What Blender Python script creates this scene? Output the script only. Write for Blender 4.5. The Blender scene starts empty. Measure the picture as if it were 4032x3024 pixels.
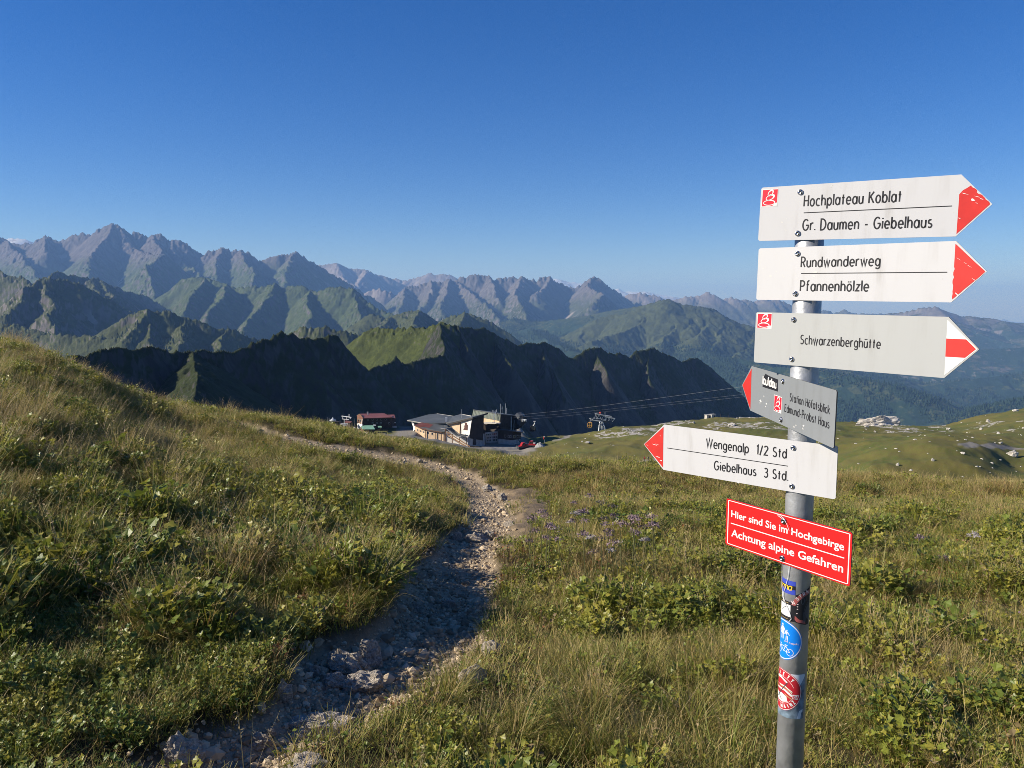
import bpy, bmesh, math, random
import numpy as np
from mathutils import Vector, Matrix

D = bpy.data
SC = bpy.context.scene
COL = SC.collection
rad = math.radians

# ------------------------------------------------------------------ camera, sky, sun, exposure
PITCH = rad(5.7)
FPX = 769.0                       # focal length in pixels of a 1024 wide frame
cam = D.cameras.new("camera")
cam.sensor_width = 36.0
cam.lens = 36.0 * FPX / 1024.0
cam.clip_start = 0.05
cam.clip_end = 200000.0
cam_ob = D.objects.new("camera", cam)
cam_ob.rotation_euler = (rad(90) - PITCH, 0, 0)
COL.objects.link(cam_ob)
SC.camera = cam_ob

SUN_EL = rad(28.5)
SUN_AZ = rad(98.0)               # to the left of the view direction
sun_to = Vector((-math.sin(SUN_AZ) * math.cos(SUN_EL), math.cos(SUN_AZ) * math.cos(SUN_EL), math.sin(SUN_EL)))
sun = D.lights.new("sun", 'SUN')
sun.energy = 5.0
sun.angle = rad(0.53)
sun.color = (1.0, 0.92, 0.79)
sun_ob = D.objects.new("sun", sun)
sun_ob.rotation_euler = sun_to.to_track_quat('Z', 'Y').to_euler()
COL.objects.link(sun_ob)

world = D.worlds.new("World")
SC.world = world
world.use_nodes = True
wn = world.node_tree.nodes
wl = world.node_tree.links
sky = wn.new("ShaderNodeTexSky")
sky.sky_type = 'NISHITA'
sky.sun_disc = False
sky.sun_elevation = SUN_EL
sky.sun_rotation = -SUN_AZ
sky.altitude = 2000.0
sky.air_density = 1.0
sky.dust_density = 0.4
sky.ozone_density = 3.0
bg = wn["Background"]
bg.inputs["Strength"].default_value = 0.072
hsv = wn.new("ShaderNodeHueSaturation")              # the phone's deep blue
hsv.inputs["Saturation"].default_value = 1.40
hsv.inputs["Hue"].default_value = 0.516
wl.new(sky.outputs[0], hsv.inputs["Color"])
wl.new(hsv.outputs[0], bg.inputs["Color"])

SC.view_settings.view_transform = 'Standard'
SC.view_settings.look = 'None'
SC.view_settings.exposure = 0.75
SC.view_settings.gamma = 1.0
SC.cycles.max_bounces = 6
SC.cycles.transparent_max_bounces = 8
SC.cycles.volume_bounces = 0
SC.cycles.use_denoising = True
SC.cycles.denoising_prefilter = 'NONE'
SC.cycles.filter_width = 0.85

# ------------------------------------------------------------------ helpers
def setp(o, label=None, cat=None, group=None, kind=None):
    if label: o["label"] = label
    if cat: o["category"] = cat
    if group: o["group"] = group
    if kind: o["kind"] = kind
    return o

def empty(name, loc=(0, 0, 0), rz=0.0, label=None, cat=None, group=None):
    o = D.objects.new(name, None)
    o.empty_display_size = 0.1
    o.location = loc
    o.rotation_euler = (0, 0, rz)
    COL.objects.link(o)
    return setp(o, label, cat, group)

def mesh_np(name, verts, faces, mats=None, smooth=False, attrs=None, parent=None, link=True, mat_idx=None):
    """verts (N,3), faces (M,k) with k fixed"""
    verts = np.asarray(verts, np.float32)
    faces = np.asarray(faces, np.int32)
    me = D.meshes.new(name)
    m, k = faces.shape
    me.vertices.add(len(verts))
    me.vertices.foreach_set("co", verts.ravel())
    me.loops.add(m * k)
    me.loops.foreach_set("vertex_index", faces.ravel())
    me.polygons.add(m)
    me.polygons.foreach_set("loop_start", np.arange(0, m * k, k, dtype=np.int32))
    if smooth:
        me.polygons.foreach_set("use_smooth", np.ones(m, bool))
    if mat_idx is not None:
        me.polygons.foreach_set("material_index", np.asarray(mat_idx, np.int32))
    for an, av in (attrs or {}).items():
        a = me.attributes.new(an, 'FLOAT', 'POINT')
        a.data.foreach_set("value", np.asarray(av, np.float32))
    for mt in (mats or []):
        me.materials.append(mt)
    me.update(calc_edges=True)
    o = D.objects.new(name, me)
    if parent: o.parent = parent
    if link: COL.objects.link(o)
    return o

class MB:
    """collects simple shapes into one mesh"""
    def __init__(self):
        self.v = []; self.f = []; self.m = []
    def add(self, vs, fs, mi=0):
        b = len(self.v)
        self.v += [tuple(p) for p in vs]
        self.f += [tuple(b + i for i in f) for f in fs]
        self.m += [mi] * len(fs)
        return self
    def box(self, x0, x1, y0, y1, z0, z1, mi=0):
        vs = [(x0, y0, z0), (x1, y0, z0), (x1, y1, z0), (x0, y1, z0), (x0, y0, z1), (x1, y0, z1), (x1, y1, z1), (x0, y1, z1)]
        return self.hexa(vs, mi)
    def hexa(self, vs, mi=0):
        return self.add(vs, [(3, 2, 1, 0), (4, 5, 6, 7), (0, 1, 5, 4), (1, 2, 6, 5), (2, 3, 7, 6), (3, 0, 4, 7)], mi)
    def prism(self, poly, axis, a, b, mi=0):
        """extrude a 2D polygon along axis from a to b. poly points are the other two coords in order"""
        n = len(poly)
        def P(p, t):
            return {'x': (t, p[0], p[1]), 'y': (p[0], t, p[1]), 'z': (p[0], p[1], t)}[axis]
        vs = [P(p, a) for p in poly] + [P(p, b) for p in poly]
        fs = [tuple(range(n - 1, -1, -1)), tuple(range(n, 2 * n))] + [(i, (i + 1) % n, n + (i + 1) % n, n + i) for i in range(n)]
        return self.add(vs, fs, mi)
    def slab(self, q, t, mi=0):
        """quad q (4 pts) thickened downwards by t"""
        return self.hexa([(p[0], p[1], p[2] - t) for p in q] + list(q), mi)
    def bar(self, a, b, r, n=6, r2=None, mi=0):
        a = Vector(a); b = Vector(b); d = (b - a).normalized()
        u = d.orthogonal().normalized(); w = d.cross(u)
        r2 = r if r2 is None else r2
        vs = []
        for p, rr in ((a, r), (b, r2)):
            for i in range(n):
                t = 2 * math.pi * i / n
                vs.append(p + (u * math.cos(t) + w * math.sin(t)) * rr)
        fs = [tuple(range(n - 1, -1, -1)), tuple(range(n, 2 * n))] + [(i, (i + 1) % n, n + (i + 1) % n, n + i) for i in range(n)]
        return self.add(vs, fs, mi)
    def tube(self, pts, r, n=6, mi=0):
        pts = [Vector(p) for p in pts]
        vs = []; N = len(pts)
        u = None
        for i, p in enumerate(pts):
            d = (pts[min(i + 1, N - 1)] - pts[max(i - 1, 0)]).normalized()
            u = d.orthogonal().normalized() if u is None else (u - d * u.dot(d)).normalized()
            w = d.cross(u)
            rr = r[i] if isinstance(r, (list, tuple)) else r
            for k in range(n):
                t = 2 * math.pi * k / n
                vs.append(p + (u * math.cos(t) + w * math.sin(t)) * rr)
        fs = [tuple(range(n - 1, -1, -1)), tuple((N - 1) * n + k for k in range(n))]
        for i in range(N - 1):
            for k in range(n):
                fs.append((i * n + k, i * n + (k + 1) % n, (i + 1) * n + (k + 1) % n, (i + 1) * n + k))
        return self.add(vs, fs, mi)
    def lathe(self, prof, c=(0, 0, 0), n=16, mi=0):
        vs = []
        for r, z in prof:
            for k in range(n):
                t = 2 * math.pi * k / n
                vs.append((c[0] + r * math.cos(t), c[1] + r * math.sin(t), c[2] + z))
        m = len(prof)
        fs = [tuple(range(n - 1, -1, -1)), tuple((m - 1) * n + k for k in range(n))]
        for i in range(m - 1):
            for k in range(n):
                fs.append((i * n + k, i * n + (k + 1) % n, (i + 1) * n + (k + 1) % n, (i + 1) * n + k))
        return self.add(vs, fs, mi)
    def build(self, name, mats, parent=None, link=True, smooth=False, loc=None, rot=None):
        me = D.meshes.new(name)
        me.from_pydata(self.v, [], self.f)
        mats = mats if isinstance(mats, (list, tuple)) else [mats]
        for m in mats: me.materials.append(m)
        if len(mats) > 1:
            me.polygons.foreach_set("material_index", self.m)
        if smooth:
            me.polygons.foreach_set("use_smooth", [True] * len(me.polygons))
        me.update()
        o = D.objects.new(name, me)
        if loc is not None: o.location = loc
        if rot is not None: o.rotation_euler = rot
        if parent: o.parent = parent
        if link: COL.objects.link(o)
        return o

def copy_tree(o, parent=None):
    c = o.copy(); COL.objects.link(c)
    if parent: c.parent = parent
    for ch in list(o.children):
        copy_tree(ch, c)
    return c

# ---- numpy noise
_rng = np.random.RandomState(7)
_perm = np.concatenate([_rng.permutation(512)] * 3).astype(np.int32)
_gr = np.stack([np.cos(np.arange(512) * 2.399), np.sin(np.arange(512) * 2.399)], 1).astype(np.float32)
def pn(x, y, seed=0):
    x = np.asarray(x, np.float64) + seed * 17.31; y = np.asarray(y, np.float64) + seed * 9.77
    xi = np.floor(x).astype(np.int64); yi = np.floor(y).astype(np.int64)
    xf = (x - xi).astype(np.float32); yf = (y - yi).astype(np.float32)
    xi &= 511; yi &= 511
    u = xf * xf * xf * (xf * (xf * 6 - 15) + 10); v = yf * yf * yf * (yf * (yf * 6 - 15) + 10)
    def g(i, j):
        h = _perm[_perm[(xi + i) & 511] + ((yi + j) & 511)]
        gg = _gr[h & 511]
        return gg[..., 0] * (xf - i) + gg[..., 1] * (yf - j)
    a = g(0, 0); b = g(1, 0); c = g(0, 1); d = g(1, 1)
    return 1.5 * (a + u * (b - a) + v * (c - a + u * (a - b - c + d)))
def fbm(x, y, o=4, seed=0, gain=0.5):
    r = 0; a = 1.0; f = 1.0
    for i in range(o):
        r = r + a * pn(x * f, y * f, seed + i); a *= gain; f *= 2.03
    return r
def ridged(x, y, o=4, seed=0, gain=0.5):
    r = 0; a = 1.0; f = 1.0
    for i in range(o):
        r = r + a * (1 - 2 * np.abs(pn(x * f, y * f, seed + i))); a *= gain; f *= 2.03
    return r
def sstep(a, b, x):
    t = np.clip((x - a) / (b - a), 0, 1)
    return t * t * (3 - 2 * t)

# ---- pixels of the 1024x768 frame and world points
SP, CP = math.sin(PITCH), math.cos(PITCH)
def T_of(v):
    cy = (384.0 - v) / FPX
    return (-SP + CP * cy) / (CP + SP * cy)           # z per metre of depth
def at(u, v, d):
    cx = (u - 512.0) / FPX; cy = (384.0 - v) / FPX
    k = CP + SP * cy
    return (d * cx / k, d, d * (-SP + CP * cy) / k)
def pix(x, y, z):
    dd = y * CP - z * SP; up = y * SP + z * CP
    return 512 + FPX * x / dd, 384 - FPX * up / dd

# ---- material helpers
def mat(name, col=(.5, .5, .5), rough=0.7, metal=0.0, spec=0.3, noise=None, bump=None):
    """noise = (scale, amount, [second colour]) varies the colour; bump = (scale, strength)"""
    m = D.materials.new(name); m.use_nodes = True
    nt = m.node_tree; n = nt.nodes; l = nt.links
    p = n["Principled BSDF"]
    p.inputs["Base Color"].default_value = (*col, 1)
    p.inputs["Roughness"].default_value = rough
    p.inputs["Metallic"].default_value = metal
    p.inputs["Specular IOR Level"].default_value = spec
    if noise or bump:
        tc = n.new("ShaderNodeTexCoord")
    if noise:
        t = n.new("ShaderNodeTexNoise"); t.inputs["Scale"].default_value = noise[0]; t.inputs["Detail"].default_value = 6
        l.new(tc.outputs["Object"], t.inputs["Vector"])
        r = n.new("ShaderNodeValToRGB")
        r.color_ramp.elements[0].position = 0.3; r.color_ramp.elements[1].position = 0.7
        a = noise[1]
        c2 = noise[2] if len(noise) > 2 else tuple(c * (1 - a) for c in col)
        r.color_ramp.elements[0].color = (*c2, 1)
        r.color_ramp.elements[1].color = (*(tuple(min(1, c * (1 + a * .5)) for c in col)), 1)
        l.new(t.outputs["Fac"], r.inputs["Fac"]); l.new(r.outputs["Color"], p.inputs["Base Color"])
    if bump:
        t2 = n.new("ShaderNodeTexNoise"); t2.inputs["Scale"].default_value = bump[0]; t2.inputs["Detail"].default_value = 8
        l.new(tc.outputs["Object"], t2.inputs["Vector"])
        b = n.new("ShaderNodeBump"); b.inputs["Strength"].default_value = bump[1]; b.inputs["Distance"].default_value = 1.0 / bump[0]
        l.new(t2.outputs["Fac"], b.inputs["Height"]); l.new(b.outputs["Normal"], p.inputs["Normal"])
    return m

class NT:
    """tiny node-building shorthand"""
    def __init__(self, name):
        self.m = D.materials.new(name); self.m.use_nodes = True
        self.n = self.m.node_tree.nodes; self.l = self.m.node_tree.links
        self.p = self.n["Principled BSDF"]
        self.p.inputs["Specular IOR Level"].default_value = 0.2
    def put(self, sock, v):
        if hasattr(v, "is_output"): self.l.new(v, sock)
        elif isinstance(v, (tuple, list)) and len(v) == 3 and sock.type == 'RGBA': sock.default_value = (*v, 1)
        else: sock.default_value = v
    def geo(self, w): 
        if not hasattr(self, "_g"): self._g = self.n.new("ShaderNodeNewGeometry")
        return self._g.outputs[w]
    def xyz(self, v):
        s = self.n.new("ShaderNodeSeparateXYZ"); self.put(s.inputs[0], v); return s.outputs
    def comb(self, x, y, z):
        s = self.n.new("ShaderNodeCombineXYZ")
        for i, q in enumerate((x, y, z)): self.put(s.inputs[i], q)
        return s.outputs[0]
    def attr(self, name, inst=False):
        a = self.n.new("ShaderNodeAttribute"); a.attribute_name = name
        if inst: a.attribute_type = 'INSTANCER'
        return a.outputs["Fac"]
    def noise(self, vec, scale, detail=5, rough=0.55, dist=0.0):
        t = self.n.new("ShaderNodeTexNoise"); self.put(t.inputs["Vector"], vec)
        t.inputs["Scale"].default_value = scale; t.inputs["Detail"].default_value = detail
        t.inputs["Roughness"].default_value = rough; t.inputs["Distortion"].default_value = dist
        return t.outputs["Fac"]
    def vor(self, vec, scale, feature='F1', out="Distance"):
        t = self.n.new("ShaderNodeTexVoronoi"); t.feature = feature
        self.put(t.inputs["Vector"], vec); t.inputs["Scale"].default_value = scale
        return t.outputs[out]
    def math(self, op, a, b=0.0, clamp=False):
        t = self.n.new("ShaderNodeMath"); t.operation = op; t.use_clamp = clamp
        self.put(t.inputs[0], a); self.put(t.inputs[1], b); return t.outputs[0]
    def ss(self, x, a, b, lo=0.0, hi=1.0):
        t = self.n.new("ShaderNodeMapRange"); t.interpolation_type = 'SMOOTHSTEP'
        self.put(t.inputs[0], x); t.inputs[1].default_value = a; t.inputs[2].default_value = b
        t.inputs[3].default_value = lo; t.inputs[4].default_value = hi
        return t.outputs[0]
    def mix(self, f, a, b):
        t = self.n.new("ShaderNodeMix"); t.data_type = 'RGBA'
        self.put(t.inputs[0], f); self.put(t.inputs[6], a); self.put(t.inputs[7], b); return t.outputs[2]
    def vmath(self, op, a, b):
        t = self.n.new("ShaderNodeVectorMath"); t.operation = op
        self.put(t.inputs[0], a); self.put(t.inputs[1], b); return t.outputs[0]
    def bump(self, h, strength, dist):
        b = self.n.new("ShaderNodeBump"); self.put(b.inputs["Height"], h)
        b.inputs["Strength"].default_value = strength; b.inputs["Distance"].default_value = dist
        return b.outputs["Normal"]
    def done(self, col, rough=0.9, normal=None):
        self.put(self.p.inputs["Base Color"], col); self.put(self.p.inputs["Roughness"], rough)
        if normal is not None: self.put(self.p.inputs["Normal"], normal)
        return self.m

# ------------------------------------------------------------------ the ground: alp hillside, plateau and knolls
GU = [-250, -150, 0, 165, 330, 400, 480, 545, 602, 657, 712, 765, 834, 880, 937, 984, 1024, 1100, 1280]
def V(y, *vs): return [(y if not isinstance(y, (list, tuple)) else y[i], y_z) for i, y_z in enumerate(vs)]
# every line: depth y (one for all columns, or a list) and height z per column; 'v' rows give the picture row instead
GL = []
GL.append((0.8,  [-1.52, -1.53, -1.56, -1.61, -1.65, -1.66, -1.68, -1.68, -1.68, -1.68, -1.67, -1.66, -1.65, -1.64, -1.63, -1.62, -1.61, -1.6, -1.6], 0))
GL.append((3.0,  [-1.58, -1.60, -1.66, -1.75, -1.82, -1.84, -1.87, -1.87, -1.86, -1.86, -1.85, -1.84, -1.83, -1.82, -1.81, -1.8, -1.79, -1.77, -1.75], 0))
GL.append((6.0,  [-1.08, -1.18, -1.40, -1.80, -2.09, -2.16, -2.25, -2.26, -2.26, -2.25, -2.25, -2.25, -2.25, -2.25, -2.25, -2.25, -2.25, -2.22, -2.2], 0))
GL.append((10.0, [-0.62, -0.78, -1.12, -1.97, -2.52, -2.66, -2.8, -2.8, -2.78, -2.77, -2.75, -2.75, -2.75, -2.76, -2.78, -2.8, -2.82, -2.85, -2.9], 0))
GL.append((14.0, [-0.62, -0.76, -1.02, -2.42, -3.05, -3.35, -3.5, -3.52, -3.54, -3.56, -3.58, -3.6, -3.62, -3.64, -3.66, -3.68, -3.7, -3.75, -3.8], 0))
CRY = [18, 18, 18.5, 20, 20.5, 19.5, 18.5, 18, 18, 18, 17.8, 17.5, 17.2, 17, 17, 16.7, 16.5, 16.5, 16.5]
CRV = [334, 337, 346, 409, 430, 447, 460, 464, 466, 469, 472, 475, 479, 481, 484, 487, 490, 496, 504]
GL.append((CRY, CRV, 1))
GL.append((60.0, [-9, -9, -9, -9.5, -12.5, -13.5, -15.5, -16, -16, -16, -16, -16.2, -16.4, -16.6, -16.8, -17, -17, -17, -17], 0))
GL.append((120., [-25, -25, -25, -25, -27, -28, -30, -31, -31, -31, -31.5, -31.5, -31.8, -32, -32, -32, -32, -32, -32], 0))
GL.append((190., [-40, -40, -40, -40, -40, -41, -43, -44, -44.5, -44.5, -44, -42.5, -38, -34, -32.2, -34, -37, -36, -34], 0))
GL.append((240., [-46, -46, -46, -46, -46, -46, -48.5, -50, -49, -48, -47, -46, -44, -42, -41, -42, -42, -41, -38], 0))
GL.append((300., [-52, -52, -52, -52, -49.5, -49.0, -53, -54.5, -51.8, -50.5, -49.5, -48.5, -48.5, -49, -50, -48.5, -46, -42, -38], 0))
Y8 = [330] * 7 + [335, 330, 360, 400, 400, 400, 400, 400, 410, 420, 420, 420]
V8 = [436, 436, 436, 436, 433, 433, 439, 437.5, 431.8, 425.5, 419.5, 417.3, 423.5, 424.5, 428, 417.2, 408.8, 398, 388]
GL.append((Y8, V8, 1))
GL.append((480., [-105] * 6 + [-110, -108, -100, -92, -88, -88, -90, -90, -90, -88, -86, -80, -80], 0))
GL.append((620., [-170] * 19, 0))
GL.append((720., [-240] * 19, 0))

def pchip_slopes(x, y):
    h = np.diff(x); d = np.diff(y) / h
    m = np.zeros_like(y)
    for i in range(1, len(x) - 1):
        if d[i - 1] * d[i] > 0:
            w1 = 2 * h[i] + h[i - 1]; w2 = h[i] + 2 * h[i - 1]
            m[i] = (w1 + w2) / (w1 / d[i - 1] + w2 / d[i])
    m[0] = d[0]; m[-1] = d[-1]
    return m
def pchip(x, y, q):
    x = np.asarray(x, float); y = np.asarray(y, float); m = pchip_slopes(x, y)
    i = np.clip(np.searchsorted(x, q) - 1, 0, len(x) - 2)
    h = x[i + 1] - x[i]; t = (q - x[i]) / h
    t2 = t * t; t3 = t2 * t
    return (2 * t3 - 3 * t2 + 1) * y[i] + (t3 - 2 * t2 + t) * h * m[i] + (-2 * t3 + 3 * t2) * y[i + 1] + (t3 - t2) * h * m[i + 1]

_gu = np.array(GU, float)
_ly = np.zeros((len(GL), len(GU))); _lt = np.zeros((len(GL), len(GU)))
for _i, (yy, zz, isv) in enumerate(GL):
    yy = yy if isinstance(yy, list) else [yy] * len(GU)
    for _j in range(len(GU)):
        _ly[_i, _j] = math.log(yy[_j])
        _lt[_i, _j] = T_of(zz[_j]) if isv else zz[_j] / yy[_j]
NCOL, NROW = 1000, 900
SU = np.linspace(-230, 1254, NCOL)                       # columns in picture units
YR = np.exp(np.linspace(math.log(0.9), math.log(715.0), NROW))
LYR = np.log(YR)
_cy = np.array([pchip(_gu, _ly[i], SU) for i in range(len(GL))])
_ct = np.array([pchip(_gu, _lt[i], SU) for i in range(len(GL))])
TT = np.array([pchip(_cy[:, j], _ct[:, j], LYR) for j in range(NCOL)]).T       # rows x cols
SX = (SU - 512.0) / (FPX * (CP + SP * -0.05))
GY = np.repeat(YR[:, None], NCOL, 1)
GX = GY * SX[None, :]
GZ0 = TT * GY
def _grid_lookup(G, x, y):
    x = np.asarray(x, float); y = np.maximum(np.asarray(y, float), 0.901)
    c = (x / y - SX[0]) / (SX[1] - SX[0]); r = (np.log(y) - LYR[0]) / (LYR[1] - LYR[0])
    c = np.clip(c, 0, NCOL - 1.001); r = np.clip(r, 0, NROW - 1.001)
    ci = c.astype(int); ri = r.astype(int); cf = c - ci; rf = r - ri
    return (G[ri, ci] * (1 - rf) * (1 - cf) + G[ri + 1, ci] * rf * (1 - cf) + G[ri, ci + 1] * (1 - rf) * cf + G[ri + 1, ci + 1] * rf * cf)
def hit(u, v, G=None, ymin=1.0, ymax=700.0):
    """where the sight line of a picture point first meets the ground"""
    G = GZ0 if G is None else G
    ys = np.exp(np.linspace(math.log(ymin), math.log(ymax), 1500))
    px, _, pz = at(u, v, 1.0)
    g = _grid_lookup(G, px * ys, ys)
    k = np.nonzero(g >= pz * ys)[0]
    y = ys[k[0]] if len(k) else ymax
    return (px * y, y, float(_grid_lookup(G, px * y, y)))

PS = 1024.0 / 2212.0                                      # overview pixels -> frame pixels
PATH_L = [(150, 1690), (345, 1640), (440, 1585), (585, 1545), (625, 1490), (645, 1440), (700, 1400), (820, 1370), (870, 1290), (905, 1220), (940, 1175), (985, 1150), (1008, 1115), (1008, 1080), (985, 1043), (940, 1020), (880, 1003), (800, 990), (700, 976), (640, 964), (600, 951), (545, 932), (500, 918)]
PATH_R = [(560, 1720), (640, 1640), (800, 1580), (855, 1535), (985, 1480), (1040, 1400), (1062, 1330), (1075, 1250), (1085, 1205), (1100, 1160), (1116, 1110), (1088, 1062), (1050, 1035), (1000, 1014), (930, 995), (850, 982), (760, 966), (690, 953), (625, 941), (572, 929), (515, 912)]
DIRT = [(1088, 1062), (1150, 1068), (1195, 1095), (1170, 1150), (1120, 1190), (1085, 1215), (1100, 1160), (1130, 1110)]
def poly_world(pts): return np.array([hit(a * PS, b * PS, ymin=1.2, ymax=60)[:2] for a, b in pts])
_pl, _pr = poly_world(PATH_L), poly_world(PATH_R)
PATH_POLY = np.concatenate([_pl, _pr[::-1]])
DIRT_POLY = poly_world(DIRT)
def poly_sd(P, x, y):
    """signed distance to polygon (negative inside)"""
    d = np.full(x.shape, 1e9); ins = np.zeros(x.shape, bool)
    n = len(P)
    for i in range(n):
        ax, ay = P[i]; bx, by = P[(i + 1) % n]
        ex, ey = bx - ax, by - ay
        t = np.clip(((x - ax) * ex + (y - ay) * ey) / (ex * ex + ey * ey + 1e-12), 0, 1)
        d = np.minimum(d, (x - ax - t * ex) ** 2 + (y - ay - t * ey) ** 2)
        c = ((ay <= y) & (by > y)) | ((by <= y) & (ay > y))
        with np.errstate(divide='ignore', invalid='ignore'):
            ins ^= c & (x < ax + (y - ay) / (by - ay + 1e-12) * ex)
    d = np.sqrt(d)
    return np.where(ins, -d, d)
near = YR < 60
_nx, _ny = GX[near], GY[near]
_wob = 0.10 * fbm(_nx * 2.2, _ny * 2.2, 3, 5)
PSD = np.full(GX.shape, 50.0); PSD[near] = poly_sd(PATH_POLY, _nx, _ny) + _wob * np.clip(_ny / 6, .4, 1.5)
DSD = np.full(GX.shape, 50.0); DSD[near] = poly_sd(DIRT_POLY, _nx, _ny) + 2 * _wob
A_PATH = 1 - sstep(-0.06, 0.05, PSD)
A_DIRT = (1 - sstep(-0.02, 0.28, DSD)) * (1 - A_PATH)
# relief: hummocks near, knolls and outcrops further off
nf = 1 - sstep(25, 70, GY)
rel = nf * (0.085 * fbm(GX * .55, GY * .55, 4, 3) * sstep(1.5, 5, GY) + 0.02 * fbm(GX * 4, GY * 4, 3, 8))
rel = rel * (1 - 0.85 * A_PATH)
ff = sstep(80, 140, GY)
rel += ff * (1.3 * fbm(GX / 26., GY / 26., 4, 21) + 0.45 * np.maximum(0, ridged(GX / 14., GY / 14., 4, 31) - .35))
rel += ff * sstep(640, 700, 512 + FPX * GX / GY) * 0.8 * fbm(GX / 60., GY / 60., 2, 51)
rut = -0.06 * (1 - sstep(-0.20, 0.04, PSD)) * np.clip(4.5 / np.maximum(GY, 3), 0.5, 1.2)
bank = 0.05 * sstep(-0.02, 0.12, PSD) * (1 - sstep(0.25, 1.3, PSD))
stones = A_PATH * (0.010 * fbm(GX * 2.2, GY * 2.2, 2, 61) + 0.005 * fbm(GX * 24, GY * 24, 2, 71)) * nf
# flat terraces for the station and the hut
def terrace(x0, x1, y0, y1, z, soft):
    w = sstep(x0 - soft, x0, GX) * (1 - sstep(x1, x1 + soft, GX)) * sstep(y0 - soft, y0, GY) * (1 - sstep(y1, y1 + soft, GY))
    return w, z
GZ = GZ0 + rel + rut + bank + stones
for args in ((-44, 3, 284, 345, -54.2, 6), (-60, -38, 285, 315, -49.0, 6)):
    w, z = terrace(*args)
    GZ = GZ * (1 - w) + z * w
TER = np.maximum(terrace(-44, 4, 276, 345, 0, 4)[0], terrace(0, 8, 282, 296, 0, 2)[0])
def gz(x, y): return float(_grid_lookup(GZ, np.array(x), np.array(y)))
def gza(x, y): return _grid_lookup(GZ, x, y)
UPX = 512 + FPX * GX / GY * (CP + SP * -0.05)
# rocky ground: limestone showing through on the knolls
_band = ((UPX > 540) & (GY > 230)).astype(float)
A_ROCK = ff * np.clip(sstep(-.05, .55, fbm(GX / 38., GY / 30., 3, 81)) * sstep(545, 640, UPX) * sstep(250, 300, GY)
         + 1.2 * sstep(0, .3, fbm(GX / 20., GY / 20., 3, 83)) * np.exp(-((UPX - 890) / 22) ** 2) * sstep(345, 385, GY)
         + .22 * np.exp(-((UPX - 985) / 45) ** 2 - ((GY - 165) / 22) ** 2), 0, 1)
A_TRACK = np.zeros_like(GX)
def track(pts, w):
    global A_TRACK
    P = [hit(u, v, GZ, ymin=90) for u, v in pts]
    for a, b in zip(P[:-1], P[1:]):
        ex, ey = b[0] - a[0], b[1] - a[1]
        t = np.clip(((GX - a[0]) * ex + (GY - a[1]) * ey) / (ex * ex + ey * ey), 0, 1)
        dd = np.hypot(GX - a[0] - t * ex, GY - a[1] - t * ey)
        A_TRACK = np.maximum(A_TRACK, (1 - sstep(w * .7, w, dd)) * (GY > 80))
track([(556, 440.5), (566, 438), (578, 433.5)], 1.7)
track([(964, 445), (985, 446.5), (1010, 448), (1060, 450)], 1.6)
track([(632, 461.5), (650, 460.5), (662, 460)], 3.0)
A_TRACK = np.maximum(A_TRACK, TER)

def grid_faces(nr, nc):
    i = np.arange(nr * nc, dtype=np.int32).reshape(nr, nc)
    return np.stack([i[:-1, :-1], i[:-1, 1:], i[1:, 1:], i[1:, :-1]], -1).reshape(-1, 4)

g = NT("alpine_ground")
pos = g.geo("Position")
big = g.noise(pos, 0.05, 4)
mid = g.noise(pos, 0.9, 6, .6)
fin = g.noise(pos, 9.0, 6, .65)
grass_c = g.mix(g.ss(big, .35, .65), (.085, .105, .022), (.14, .125, .032))
grass_c = g.mix(g.math('MULTIPLY', g.ss(mid, .42, .62), .6), grass_c, (.13, .105, .035))
grass_c = g.mix(g.math('MULTIPLY', g.ss(fin, .45, .7), .45), grass_c, (.035, .042, .012))
vv = g.vor(pos, .55)
vf = g.noise(pos, .33, 7, .7)
rk = g.math('MULTIPLY', g.attr("rock"), g.ss(vf, .40, .62, 0.0, 1.35))
rk = g.ss(g.math('ADD', rk, g.math('MULTIPLY', g.math('SUBTRACT', fin, .5), .8)), .42, .60)
rock_c = g.mix(g.noise(pos, 1.3, 6), (.20, .19, .17), (.46, .43, .38))
gravel_c = g.mix(g.noise(pos, 38., 5, .7), (.19, .142, .092), (.54, .43, .29))
gravel_c = g.mix(g.ss(g.noise(pos, 2.2, 5, .6), .35, .65), g.mix(.6, gravel_c, (.19, .148, .105)), gravel_c)
dirt_c = g.mix(fin, (.12, .085, .05), (.28, .215, .14))
far_track = g.mix(mid, (.17, .155, .13), (.27, .25, .215))
soil_c = g.mix(fin, (.030, .024, .012), (.075, .058, .028))         # humus between the plants
grass_c = g.mix(g.attr("soil"), grass_c, soil_c)
c = g.mix(rk, grass_c, rock_c)
c = g.mix(g.attr("dirt"), c, dirt_c)
c = g.mix(g.attr("path"), c, gravel_c)
c = g.mix(g.attr("track"), c, far_track)
M_GROUND = g.done(c, .95, g.bump(g.math('ADD', fin, g.noise(pos, 45., 5, .7)), .6, .03))
_gv = np.stack([GX, GY, GZ], -1).reshape(-1, 3)
ground = mesh_np("ground", _gv, grid_faces(NROW, NCOL), [M_GROUND], True,
                 {"path": A_PATH.ravel(), "dirt": A_DIRT.ravel(), "rock": A_ROCK.ravel(), "track": A_TRACK.ravel(), "soil": (1 - sstep(14, 40, GY)).ravel()})
setp(ground, kind="structure")

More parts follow.
